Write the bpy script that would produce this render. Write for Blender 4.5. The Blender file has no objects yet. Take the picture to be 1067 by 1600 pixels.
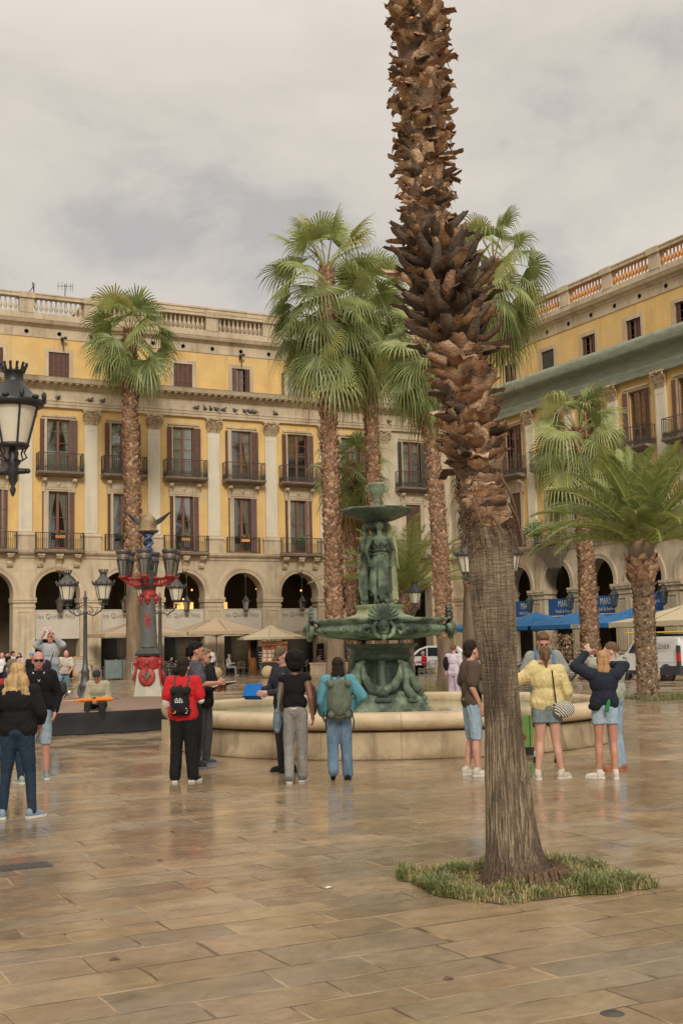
import bpy, bmesh, math, random
from mathutils import Vector, Matrix, Euler, noise
R=math.radians; PI=math.pi
S=bpy.context.scene; C=S.collection
random.seed(7)
# ---------------------------------------------------------------- camera (plaza axes: x along the left arcade, y towards it)
FPX,PITCH,ROLL,TH=1906.0,R(6.16675),R(1.202),R(27.11)
cd=bpy.data.cameras.new('camera'); cam=bpy.data.objects.new('camera',cd); C.objects.link(cam); S.camera=cam
cd.sensor_fit='VERTICAL'; cd.sensor_height=36; cd.lens=FPX/1600*36; cd.clip_end=2000; cd.clip_start=.1
def toplaza(v): return Vector((v[0]*math.cos(TH)+v[1]*math.sin(TH),-v[0]*math.sin(TH)+v[1]*math.cos(TH),v[2]))
_f=Vector((0,math.cos(PITCH),math.sin(PITCH))); _r=Vector((1,0,0)); _u=Vector((0,-math.sin(PITCH),math.cos(PITCH)))
_rr=_r*math.cos(ROLL)-_u*math.sin(ROLL); _uu=_r*math.sin(ROLL)+_u*math.cos(ROLL)
a_,b_,c_=toplaza(_rr),toplaza(_uu),-toplaza(_f)
cam.matrix_world=Matrix(((a_.x,b_.x,c_.x,0),(a_.y,b_.y,c_.y,0),(a_.z,b_.z,c_.z,1.8),(0,0,0,1)))
# ---------------------------------------------------------------- overcast sky, soft sun, exposure
SUN_EL,SUN_AZ=R(33),R(200)      # azimuth clockwise from +y
w=bpy.data.worlds.new('World'); S.world=w; w.use_nodes=True
nt=w.node_tree; nt.nodes.clear(); N=nt.nodes.new; Lk=nt.links.new
def sky_world():
    out=N('ShaderNodeOutputWorld'); bg=N('ShaderNodeBackground'); Lk(bg.outputs[0],out.inputs[0]); bg.inputs[1].default_value=0.1
    sk=N('ShaderNodeTexSky'); sk.sky_type='NISHITA'; sk.sun_disc=False; sk.sun_elevation=SUN_EL; sk.sun_rotation=SUN_AZ
    tc=N('ShaderNodeTexCoord'); sp=N('ShaderNodeSeparateXYZ'); Lk(tc.outputs['Generated'],sp.inputs[0])
    mp=N('ShaderNodeMapping'); mp.inputs['Scale'].default_value=(1,1,1.9); mp.inputs['Location'].default_value=(3.35,1.2,.4); Lk(tc.outputs['Generated'],mp.inputs[0])
    n1=N('ShaderNodeTexNoise'); n1.inputs['Scale'].default_value=3.1; n1.inputs['Detail'].default_value=9; n1.inputs['Roughness'].default_value=.56; n1.inputs['Distortion'].default_value=.25; Lk(mp.outputs[0],n1.inputs[0])
    cr=N('ShaderNodeValToRGB'); Lk(n1.outputs[0],cr.inputs[0])
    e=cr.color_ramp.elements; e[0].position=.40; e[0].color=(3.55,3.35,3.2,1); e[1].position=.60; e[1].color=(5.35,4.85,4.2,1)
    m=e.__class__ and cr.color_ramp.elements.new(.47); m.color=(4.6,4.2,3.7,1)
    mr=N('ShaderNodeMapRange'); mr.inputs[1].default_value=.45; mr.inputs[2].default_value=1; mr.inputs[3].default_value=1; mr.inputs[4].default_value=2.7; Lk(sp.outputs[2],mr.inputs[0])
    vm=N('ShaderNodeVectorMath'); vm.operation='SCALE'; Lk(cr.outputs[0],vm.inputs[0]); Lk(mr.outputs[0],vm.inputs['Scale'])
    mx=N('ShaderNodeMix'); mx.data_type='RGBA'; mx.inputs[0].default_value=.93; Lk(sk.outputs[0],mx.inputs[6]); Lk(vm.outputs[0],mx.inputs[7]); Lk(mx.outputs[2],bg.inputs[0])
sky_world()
ld=bpy.data.lights.new('sun','SUN'); ld.energy=1.5; ld.angle=R(14); ld.color=(1,.94,.85)
sun=bpy.data.objects.new('sun',ld); C.objects.link(sun)
sdir=Vector((math.sin(SUN_AZ)*math.cos(SUN_EL),math.cos(SUN_AZ)*math.cos(SUN_EL),math.sin(SUN_EL)))
sun.rotation_euler=sdir.to_track_quat('Z','Y').to_euler()
S.view_settings.view_transform='Standard'; S.view_settings.look='None'; S.view_settings.exposure=.52; S.view_settings.gamma=1
# ---------------------------------------------------------------- helpers
class MB:
    def __init__(s): s.v=[]; s.f=[]; s.m=[]; s.sm=[]; s.cur=0; s.smooth=False
    def add(s,vs,fs):
        o=len(s.v); s.v+= [tuple(v) for v in vs]
        for f in fs: s.f.append([i+o for i in f]); s.m.append(s.cur); s.sm.append(s.smooth)
    def box(s,x0,x1,y0,y1,z0,z1,M=None):
        vs=[Vector((x,y,z)) for z in (z0,z1) for y in (y0,y1) for x in (x0,x1)]
        if M: vs=[M@v for v in vs]
        s.add(vs,[(0,2,3,1),(4,5,7,6),(0,1,5,4),(2,6,7,3),(0,4,6,2),(1,3,7,5)])
    def cbox(s,c,d,M=None): s.box(c[0]-d[0]/2,c[0]+d[0]/2,c[1]-d[1]/2,c[1]+d[1]/2,c[2]-d[2]/2,c[2]+d[2]/2,M)
    def tube(s,pts,rad,n=8,cap=True,sm=True):
        pts=[Vector(p) for p in pts]; k=len(pts)
        if not hasattr(rad,'__len__'): rad=[rad]*k
        vs=[]; pu=None
        for i,p in enumerate(pts):
            t=(pts[min(i+1,k-1)]-pts[max(i-1,0)]).normalized()
            if pu is None: pu=t.orthogonal().normalized()
            else:
                pu=(pu-t*pu.dot(t)); pu=pu.normalized() if pu.length>1e-6 else t.orthogonal().normalized()
            w_=t.cross(pu)
            for j in range(n):
                a=2*PI*j/n; vs.append(p+(pu*math.cos(a)+w_*math.sin(a))*rad[i])
        fs=[(i*n+j,i*n+(j+1)%n,(i+1)*n+(j+1)%n,(i+1)*n+j) for i in range(k-1) for j in range(n)]
        b=s.smooth; s.smooth=sm; s.add(vs,fs); s.smooth=False
        if cap: s.add(vs[:n],[tuple(range(n-1,-1,-1))]); s.add(vs[-n:],[tuple(range(n))])
        s.smooth=b
    def lathe(s,prof,c=(0,0,0),n=16,wob=None,sm=True,M=None,cap=True):
        vs=[]
        for r,z in prof:
            for j in range(n):
                a=2*PI*j/n; k=wob(a,z) if wob else 1
                v=Vector((c[0]+r*k*math.cos(a),c[1]+r*k*math.sin(a),c[2]+z)); vs.append(M@v if M else v)
        fs=[(i*n+j,i*n+(j+1)%n,(i+1)*n+(j+1)%n,(i+1)*n+j) for i in range(len(prof)-1) for j in range(n)]
        b=s.smooth; s.smooth=sm; s.add(vs,fs); s.smooth=False
        if cap and prof[0][0]>1e-4: s.add(vs[:n],[tuple(range(n-1,-1,-1))])
        if cap and prof[-1][0]>1e-4: s.add(vs[-n:],[tuple(range(n))])
        s.smooth=b
    def ball(s,c,r,n=12,m=8,M=None):
        if not hasattr(r,'__len__'): r=(r,r,r)
        vs=[]; 
        for i in range(m+1):
            t=PI*i/m
            for j in range(n):
                a=2*PI*j/n; v=Vector((r[0]*math.sin(t)*math.cos(a),r[1]*math.sin(t)*math.sin(a),-r[2]*math.cos(t)))
                if M: v=M@v
                vs.append(v+Vector(c))
        b=s.smooth; s.smooth=True; s.add(vs,[(i*n+j,i*n+(j+1)%n,(i+1)*n+(j+1)%n,(i+1)*n+j) for i in range(m) for j in range(n)]); s.smooth=b
    def prof(s,pts,x0,x1):   # closed profile (y,z) extruded along x
        n=len(pts); vs=[(x0,y,z) for y,z in pts]+[(x1,y,z) for y,z in pts]
        s.add(vs,[(i,(i+1)%n,n+(i+1)%n,n+i) for i in range(n)]+[tuple(range(n-1,-1,-1)),tuple(range(n,2*n))])
    def quad(s,*p): s.add(p,[tuple(range(len(p)))])
    def mesh(s,name,mats):
        me=bpy.data.meshes.new(name); me.from_pydata(s.v,[],s.f)
        for m_ in (mats if isinstance(mats,(list,tuple)) else [mats]): me.materials.append(m_)
        me.polygons.foreach_set('material_index',s.m); me.polygons.foreach_set('use_smooth',s.sm); me.update()
        return me
    def build(s,name,mats,parent=None,label=None):
        return link(name,s.mesh(name,mats),parent,label)
def link(name,me,parent=None,label=None,loc=None,rz=None,sc=None):
    o=bpy.data.objects.new(name,me); C.objects.link(o); o.parent=parent
    if label: o['label']=label
    if loc is not None: o.location=loc
    if rz is not None: o.rotation_euler=(0,0,rz)
    if sc is not None: o.scale=sc if hasattr(sc,'__len__') else (sc,sc,sc)
    return o
def tag(o,label=None,cat=None,group=None,kind=None):
    if label: o['label']=label
    if cat: o['category']=cat
    if group: o['group']=group
    if kind: o['kind']=kind
    return o
def thing(name,label,cat,loc=(0,0,0),rz=0,group=None,sc=1):
    o=bpy.data.objects.new(name,None); C.objects.link(o); o.location=loc; o.rotation_euler=(0,0,rz); o.scale=(sc,)*3; o.empty_display_size=.2
    return tag(o,label,cat,group)
def kids(o): return [c for c in ALLKIDS().get(o.name,[])]
def ALLKIDS():
    d={}
    for c in bpy.data.objects:
        if c.parent: d.setdefault(c.parent.name,[]).append(c)
    return d
def copy_tree(o,loc=None,rz=None,label=None,group=None,sc=None):
    K=ALLKIDS()
    def rec(s,par):
        c=s.copy(); C.objects.link(c); c.parent=par
        for k in K.get(s.name,[]): rec(k,c)
        return c
    c=rec(o,o.parent)
    if loc is not None: c.location=loc
    if rz is not None: c.rotation_euler=(0,0,rz)
    if sc is not None: c.scale=(sc,)*3
    if label: c['label']=label
    if group: c['group']=group
    return c
# ---- materials
def M(name,col,rough=.75,var=.18,scale=3.,bump=.15,col2=None,metal=0,spec=.5,fine=40.,sheen=0,stretch=(1,1,1),c2pos=(.45,.7)):
    m=bpy.data.materials.new(name); m.use_nodes=True; t=m.node_tree; n=t.nodes.new; l=t.links.new; b=t.nodes['Principled BSDF']
    b.inputs['Roughness'].default_value=rough; b.inputs['Metallic'].default_value=metal; b.inputs['Specular IOR Level'].default_value=spec
    g=n('ShaderNodeNewGeometry'); mp=n('ShaderNodeMapping'); mp.inputs['Scale'].default_value=stretch; l(g.outputs['Position'],mp.inputs[0])
    a=n('ShaderNodeTexNoise'); a.inputs['Scale'].default_value=scale; a.inputs['Detail'].default_value=5; a.inputs['Roughness'].default_value=.62; l(mp.outputs[0],a.inputs[0])
    mr=n('ShaderNodeMapRange'); mr.inputs[1].default_value=.25; mr.inputs[2].default_value=.75; mr.inputs[3].default_value=1-var; mr.inputs[4].default_value=1+var; l(a.outputs[0],mr.inputs[0])
    base=None
    if col2:
        a2=n('ShaderNodeTexNoise'); a2.inputs['Scale'].default_value=scale*.45; a2.inputs['Detail'].default_value=6; l(mp.outputs[0],a2.inputs[0])
        r2=n('ShaderNodeMapRange'); r2.inputs[1].default_value=c2pos[0]; r2.inputs[2].default_value=c2pos[1]; l(a2.outputs[0],r2.inputs[0])
        mx=n('ShaderNodeMix'); mx.data_type='RGBA'; mx.inputs[6].default_value=(*col,1); mx.inputs[7].default_value=(*col2,1); l(r2.outputs[0],mx.inputs[0]); base=mx.outputs[2]
    vm=n('ShaderNodeVectorMath'); vm.operation='SCALE'; l(mr.outputs[0],vm.inputs['Scale'])
    if base: l(base,vm.inputs[0])
    else: vm.inputs[0].default_value=col
    l(vm.outputs[0],b.inputs['Base Color'])
    if bump:
        f=n('ShaderNodeTexNoise'); f.inputs['Scale'].default_value=fine; f.inputs['Detail'].default_value=3; l(mp.outputs[0],f.inputs[0])
        bp=n('ShaderNodeBump'); bp.inputs['Strength'].default_value=bump; bp.inputs['Distance'].default_value=.02; l(f.outputs[0],bp.inputs['Height']); l(bp.outputs[0],b.inputs['Normal'])
    return m
def emit(name,col,st):
    m=bpy.data.materials.new(name); m.use_nodes=True; b=m.node_tree.nodes['Principled BSDF']; b.inputs['Base Color'].default_value=(*col,1); b.inputs['Emission Color'].default_value=(*col,1); b.inputs['Emission Strength'].default_value=st; return m
def glassmat(name,tint=(.8,.85,.85),mixf=.35,rough=.04):
    m=bpy.data.materials.new(name); m.use_nodes=True; t=m.node_tree; t.nodes.clear(); n=t.nodes.new; l=t.links.new
    o=n('ShaderNodeOutputMaterial'); mx=n('ShaderNodeMixShader'); tr=n('ShaderNodeBsdfTransparent'); tr.inputs[0].default_value=(*tint,1); gl=n('ShaderNodeBsdfGlossy'); gl.inputs['Roughness'].default_value=rough
    fr=n('ShaderNodeFresnel'); fr.inputs[0].default_value=1.7; ad=n('ShaderNodeMath'); ad.operation='ADD'; ad.inputs[1].default_value=mixf*.3; l(fr.outputs[0],ad.inputs[0])
    l(ad.outputs[0],mx.inputs[0]); l(tr.outputs[0],mx.inputs[1]); l(gl.outputs[0],mx.inputs[2]); l(mx.outputs[0],o.inputs[0]); return m
TMP=bpy.data.scenes.new('workbench')
# blob surfaces: union of tapered capsules and ellipsoids, voxel-remeshed into one continuous skin
def capsule(mb,p0,r0,p1,r1,n=10):
    p0=Vector(p0);p1=Vector(p1); d=p1-p0; L=d.length
    if L<1e-5: mb.ball(p0,max(r0,r1),n,8); return
    q=d.to_track_quat('Z','Y').to_matrix(); vs=[]; pr=[]
    for i in range(5): a=PI/2*(1-i/4.); pr.append((r0*math.cos(a)+1e-4,-r0*math.sin(a)))
    for i in range(5): a=PI/2*i/4.; pr.append((r1*math.cos(a)+1e-4,L+r1*math.sin(a)))
    for r,z in pr:
        for j in range(n): b=2*PI*j/n; vs.append(q@Vector((r*math.cos(b),r*math.sin(b),z))+p0)
    k=len(pr)
    mb.add(vs,[(i*n+j,i*n+(j+1)%n,(i+1)*n+(j+1)%n,(i+1)*n+j) for i in range(k-1) for j in range(n)]+[tuple(range(n-1,-1,-1)),tuple(range((k-1)*n,k*n))])
def ell(mb,c,r,rot=(0,0,0)): mb.ball(c,r,14,10,Euler(rot).to_matrix() if any(rot) else None)
def blob(name,mb,mats,parent=None,vox=.012,smooth=4,label=None,disp=0,dsc=9.,matfn=None,dz=.6,zc=None):
    me=mb.mesh(name,mats); o=bpy.data.objects.new(name,me); TMP.collection.objects.link(o)
    r=o.modifiers.new('r','REMESH'); r.mode='VOXEL'; r.voxel_size=vox
    s_=o.modifiers.new('s','SMOOTH'); s_.factor=.5; s_.iterations=smooth
    TMP.view_layers[0].update(); dg=TMP.view_layers[0].depsgraph; m2=bpy.data.meshes.new_from_object(o.evaluated_get(dg)); o.modifiers.clear(); o.data=m2; m2.name=name; bpy.data.meshes.remove(me); TMP.collection.objects.unlink(o); C.objects.link(o)
    if disp:
        cs=[v.co.copy() for v in m2.vertices]; ns=[v.normal.copy() for v in m2.vertices]; fl=[]
        for c,n_ in zip(cs,ns):
            q=Vector((c.x*dsc,c.y*dsc,c.z*dsc*dz)); k=noise.noise(q)+.5*noise.noise(q*2.3); fl+=list(c+n_*(k*disp))
        m2.vertices.foreach_set('co',fl); m2.update()
    if zc is not None:
        for v in m2.vertices:
            if v.co.z<zc[0] and abs(v.co.x)<zc[1]: v.co.z=zc[0]+.15*(v.co.z-zc[0])+.006*noise.noise(v.co*30)
        m2.update()
    m2.polygons.foreach_set('use_smooth',[True]*len(m2.polygons))
    if matfn:
        for p in m2.polygons: p.material_index=matfn(p.center,p.normal)
    o.parent=parent
    if label: o['label']=label
    return o
def text_mesh(txt,size,mat,depth=.004,name='lettering',align='CENTER',sx=1.,shear=0,off=0):
    cu=bpy.data.curves.new('t','FONT'); cu.body=txt; cu.size=size; cu.align_x=align; cu.align_y='CENTER'; cu.extrude=depth; cu.shear=shear
    cu.resolution_u=3; cu.offset=off
    o=bpy.data.objects.new('t',cu); TMP.collection.objects.link(o); TMP.view_layers[0].update(); dg=TMP.view_layers[0].depsgraph
    me=bpy.data.meshes.new_from_object(o.evaluated_get(dg)); bpy.data.objects.remove(o)
    T=Matrix.Rotation(PI/2,4,'X')@Matrix.Diagonal((sx,1,1,1)); me.transform(T); me.materials.clear(); me.materials.append(mat); me.name=name
    return me
# ---------------------------------------------------------------- palette
stucco=M('yellow_stucco',(.66,.435,.165),.9,.13,.8,.12,col2=(.60,.44,.22),fine=25,c2pos=(.5,.8))
def streaks(m,amt=.28,sc=2.2):
    t=m.node_tree; n=t.nodes.new; l=t.links.new; b=t.nodes['Principled BSDF']; src=b.inputs['Base Color'].links[0].from_socket
    g=n('ShaderNodeNewGeometry'); mp=n('ShaderNodeMapping'); mp.inputs['Scale'].default_value=(1,1,.09); l(g.outputs['Position'],mp.inputs[0]); a=n('ShaderNodeTexNoise'); a.inputs['Scale'].default_value=sc; a.inputs['Detail'].default_value=6; a.inputs['Roughness'].default_value=.65; l(mp.outputs[0],a.inputs[0])
    r=n('ShaderNodeMapRange'); r.inputs[1].default_value=.52; r.inputs[2].default_value=.72; r.inputs[3].default_value=1; r.inputs[4].default_value=1-amt; l(a.outputs[0],r.inputs[0]); v=n('ShaderNodeVectorMath'); v.operation='SCALE'; l(src,v.inputs[0]); l(r.outputs[0],v.inputs['Scale']); l(v.outputs[0],b.inputs['Base Color']); return m
streaks(stucco,.2,1.6)
stone=M('warm_stone',(.53,.43,.295),.9,.18,1.3,.3,col2=(.40,.31,.2),fine=18,stretch=(1,1,.55))
stone2=M('stained_stone',(.53,.43,.29),.9,.22,1.2,.3,col2=(.30,.225,.145),fine=16,stretch=(1,1,.8),c2pos=(.5,.85))
pale=M('pale_render',(.62,.56,.43),.85,.08,1.1,.1)
cream=M('cream_render',(.56,.48,.35),.88,.12,.9,.2,col2=(.42,.34,.22))
streaks(stone,.3,3); streaks(stone2,.35,2.5); streaks(pale,.16,4); streaks(cream,.3,2)
ornament=M('carved_stone',(.50,.39,.24),.9,.3,9,.6,col2=(.28,.2,.12),fine=30)
wood=M('brown_shutter',(.125,.058,.040),.55,.25,6,.1,stretch=(1,1,.3))
woodf=M('window_frame_wood',(.20,.085,.055),.5,.15,6,.05)
wooddark=M('dark_shutter',(.06,.055,.04),.6,.25,6,.1)
iron=M('wrought_iron',(.085,.07,.055),.5,.3,8,.2,metal=.3)
irong=M('grey_iron',(.055,.055,.05),.45,.25,8,.2,metal=.3)
soot=M('soot_stained_slab',(.21,.165,.12),.9,.35,6,.4)
glass=glassmat('window_glass',(.9,.92,.9),.35)
curtainm=M('white_curtain',(.85,.83,.76),.9,.1,8,.1,stretch=(4,4,.3))
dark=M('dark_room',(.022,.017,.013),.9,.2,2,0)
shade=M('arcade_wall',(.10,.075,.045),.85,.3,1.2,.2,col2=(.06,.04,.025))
terracotta=M('terracotta_baluster',(.62,.30,.11),.8,.2,6,.2)
redflower=M('red_petals',(.55,.05,.03),.6,.3,30,.1); greenleaf=M('pot_leaves',(.10,.19,.04),.6,.4,20,.1)
# ---------------------------------------------------------------- ground
def paving_material():
    m=bpy.data.materials.new('wet_stone_paving'); m.use_nodes=True; t=m.node_tree; n=t.nodes.new; l=t.links.new; b=t.nodes['Principled BSDF']
    def mt(op,a,b_=None,c=None):
        x=n('ShaderNodeMath'); x.operation=op
        for i,q in enumerate((a,b_,c)):
            if q is None: continue
            if isinstance(q,(int,float)): x.inputs[i].default_value=q
            else: l(q,x.inputs[i])
        return x.outputs[0]
    g=n('ShaderNodeNewGeometry'); s=n('ShaderNodeSeparateXYZ'); l(g.outputs['Position'],s.inputs[0])
    wn=n('ShaderNodeTexNoise'); wn.inputs['Scale'].default_value=1.3; wn.inputs['Detail'].default_value=2; l(g.outputs['Position'],wn.inputs[0])
    wob=mt('MULTIPLY',mt('SUBTRACT',wn.outputs[0],.5),.09)
    y=mt('ADD',s.outputs[1],wob); x=mt('ADD',s.outputs[0],wob)
    # rows of uneven width: y warped by slow sine
    y2=mt('ADD',mt('DIVIDE',y,.345),mt('MULTIPLY',mt('SINE',mt('MULTIPLY',y,2.3)),.3))
    row=mt('FLOOR',y2); fy=mt('FRACT',y2)
    w1=n('ShaderNodeTexWhiteNoise'); w1.noise_dimensions='1D'; l(row,w1.inputs['W'])
    ro=mt('MULTIPLY',w1.outputs[0],7.3); xs=mt('ADD',mt('DIVIDE',x,mt('ADD',.68,mt('MULTIPLY',w1.outputs[0],.42))),ro)
    xs=mt('ADD',xs,mt('MULTIPLY',mt('SINE',mt('ADD',mt('MULTIPLY',xs,2.3),mt('MULTIPLY',ro,5))),.2))
    ci=mt('FLOOR',xs); fx=mt('FRACT',xs)
    ey=mt('MINIMUM',fy,mt('SUBTRACT',1,fy)); ex=mt('MULTIPLY',mt('MINIMUM',fx,mt('SUBTRACT',1,fx)),2.1)
    e=mt('MINIMUM',ex,ey)
    cb=n('ShaderNodeCombineXYZ'); l(row,cb.inputs[0]); l(ci,cb.inputs[1]); w2=n('ShaderNodeTexWhiteNoise'); w2.noise_dimensions='3D'; l(cb.outputs[0],w2.inputs[0])
    sc=n('ShaderNodeSeparateColor'); l(w2.outputs[1],sc.inputs[0])
    cr=n('ShaderNodeValToRGB'); l(sc.outputs[0],cr.inputs[0]); el=cr.color_ramp.elements
    el[0].position=0; el[0].color=(.225,.16,.095,1); el[1].position=1; el[1].color=(.36,.26,.15,1)
    for p,c in ((.12,(.235,.182,.125)),(.35,(.285,.20,.118)),(.55,(.255,.185,.115)),(.75,(.32,.225,.13)),(.9,(.29,.23,.155))): q=el.new(p); q.color=(*c,1)
    # stains
    ns=n('ShaderNodeTexNoise'); ns.inputs['Scale'].default_value=2.2; ns.inputs['Detail'].default_value=9; ns.inputs['Roughness'].default_value=.68; ns.inputs['Distortion'].default_value=.6
    off=n('ShaderNodeVectorMath'); off.operation='ADD'; l(g.outputs['Position'],off.inputs[0]); vs=n('ShaderNodeVectorMath'); vs.operation='SCALE'; l(w2.outputs[1],vs.inputs[0]); vs.inputs['Scale'].default_value=1.5; l(vs.outputs[0],off.inputs[1])
    ms=n('ShaderNodeMapping'); ms.inputs['Scale'].default_value=(1.7,2.3,1); l(off.outputs[0],ms.inputs[0]); l(ms.outputs[0],ns.inputs[0])
    k=n('ShaderNodeMapRange'); k.inputs[1].default_value=.3; k.inputs[2].default_value=.72; k.inputs[3].default_value=.72; k.inputs[4].default_value=1.25; l(ns.outputs[0],k.inputs[0])
    big=n('ShaderNodeTexNoise'); big.inputs['Scale'].default_value=.28; big.inputs['Detail'].default_value=4; l(g.outputs['Position'],big.inputs[0])
    kb=n('ShaderNodeMapRange'); kb.inputs[1].default_value=.35; kb.inputs[2].default_value=.65; kb.inputs[3].default_value=.88; kb.inputs[4].default_value=1.15; l(big.outputs[0],kb.inputs[0])
    sk_=n('ShaderNodeTexNoise'); sk_.inputs['Scale'].default_value=95; sk_.inputs['Detail'].default_value=4; l(g.outputs['Position'],sk_.inputs[0]); kk_=n('ShaderNodeMapRange'); kk_.inputs[1].default_value=.3; kk_.inputs[2].default_value=.7; kk_.inputs[3].default_value=.86; kk_.inputs[4].default_value=1.14; l(sk_.outputs[0],kk_.inputs[0])
    gr_=n('ShaderNodeTexNoise'); gr_.inputs['Scale'].default_value=5.5; gr_.inputs['Detail'].default_value=8; gr_.inputs['Roughness'].default_value=.75; gr_.inputs['Distortion'].default_value=1.2; l(g.outputs['Position'],gr_.inputs[0]); gk_=n('ShaderNodeMapRange'); gk_.inputs[1].default_value=.60; gk_.inputs[2].default_value=.70; gk_.inputs[3].default_value=1; gk_.inputs[4].default_value=.62; l(gr_.outputs[0],gk_.inputs[0])
    jn=n('ShaderNodeMapRange'); jn.inputs[1].default_value=.01; jn.inputs[2].default_value=.034; jn.inputs[3].default_value=0; jn.inputs[4].default_value=1; l(e,jn.inputs[0])
    jt=n('ShaderNodeTexNoise'); jt.inputs['Scale'].default_value=1.7; l(g.outputs['Position'],jt.inputs[0])
    jl=n('ShaderNodeMapRange'); jl.inputs[1].default_value=.47; jl.inputs[2].default_value=.56; l(jt.outputs[0],jl.inputs[0])
    jc=n('ShaderNodeMix'); jc.data_type='RGBA'; jc.inputs[6].default_value=(.10,.065,.035,1); jc.inputs[7].default_value=(.38,.28,.16,1); l(jl.outputs[0],jc.inputs[0])
    v=n('ShaderNodeVectorMath'); v.operation='SCALE'; l(cr.outputs[0],v.inputs[0]); l(mt('MULTIPLY',mt('MULTIPLY',k.outputs[0],kb.outputs[0]),mt('MULTIPLY',kk_.outputs[0],gk_.outputs[0])),v.inputs['Scale'])
    mx=n('ShaderNodeMix'); mx.data_type='RGBA'; l(jn.outputs[0],mx.inputs[0]); l(jc.outputs[2],mx.inputs[6]); l(v.outputs[0],mx.inputs[7]); l(mx.outputs[2],b.inputs['Base Color'])
    # wetness
    wt=n('ShaderNodeTexNoise'); wt.inputs['Scale'].default_value=.75; wt.inputs['Detail'].default_value=9; wt.inputs['Roughness'].default_value=.6; l(g.outputs['Position'],wt.inputs[0])
    rg=n('ShaderNodeMapRange'); rg.inputs[1].default_value=.42; rg.inputs[2].default_value=.60; rg.inputs[3].default_value=.04; rg.inputs[4].default_value=.34; l(wt.outputs[0],rg.inputs[0])
    fn=n('ShaderNodeTexNoise'); fn.inputs['Scale'].default_value=26; fn.inputs['Detail'].default_value=5; l(g.outputs['Position'],fn.inputs[0])
    l(mt('ADD',rg.outputs[0],mt('MULTIPLY',mt('SUBTRACT',fn.outputs[0],.5),.25)),b.inputs['Roughness'])
    b.inputs['Specular IOR Level'].default_value=.55
    hh=mt('ADD',mt('ADD',mt('MULTIPLY',jn.outputs[0],.45),mt('MULTIPLY',ns.outputs[0],.7)),mt('MULTIPLY',sc.outputs[1],.5))
    hh=mt('ADD',hh,mt('MULTIPLY',fn.outputs[0],.22))
    bp=n('ShaderNodeBump'); bp.inputs['Strength'].default_value=.22; bp.inputs['Distance'].default_value=.012; l(hh,bp.inputs['Height']); l(bp.outputs[0],b.inputs['Normal'])
    return m
paving=paving_material()
g=MB(); g.quad((-900,-900,0),(900,-900,0),(900,900,0),(-900,900,0)); tag(g.build('ground',paving),kind='structure')

cover=M('iron_cover',(.055,.05,.042),.5,.4,14,.5,metal=.2)
def drain(x,y,w,h,rz,label,name='drain_cover'):
    m=MB(); m.box(-w/2,w/2,-h/2,h/2,.0,.006); 
    for i in range(int(w/.06)): m.box(-w/2+.02+i*.06,-w/2+.05+i*.06,-h/2+.02,h/2-.02,.006,.009)
    o=m.build(name,cover); o.location=(x,y,0); o.rotation_euler=(0,0,rz); tag(o,label,'drain cover')
drain(2.26,10.56,.62,.27,0,'dark rectangular drain cover in the paving at the left edge')
m=MB(); m.lathe([(0,.007),(.045,.007),(.06,.0)],n=16); o=m.build('valve_cover',cover); o.location=(3.90,4.87,0); tag(o,'small round dark valve cover near the bottom right of the paving','valve cover')
litm={'white':M('scrap_paper',(.6,.56,.5),.8,.1,5,0),'brown':M('dry_leaf',(.12,.07,.035),.8,.3,5,0)}
rl=random.Random(12)
for x,y,c,d in ((4.10,8.34,'white','pale paper scrap lying on the paving left of the grass patch'),(4.88,11.08,'brown','small brown leaf scrap lying on the paving below the afro haired woman'),(3.41,10.18,'brown','small brown leaf scrap lying on the paving below the person in the red shirt'),(3.55,5.79,'brown','small brown leaf scrap lying on the paving in front of the grass patch'),(2.12,7.15,'brown','small brown leaf scrap lying on the paving in the lower left foreground'),):
    m=MB(); m.add([(rl.uniform(-.03,-.01),-.012,.004),(.02,-.02,.012),(.035,.008,.004),(0,.025,.014),(-.03,.012,.005)],[(0,1,2,3,4)]); o=m.build('litter',litm[c]); o.location=(x,y,0); tag(o,d,'litter','scraps scattered on the wet paving')
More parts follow.
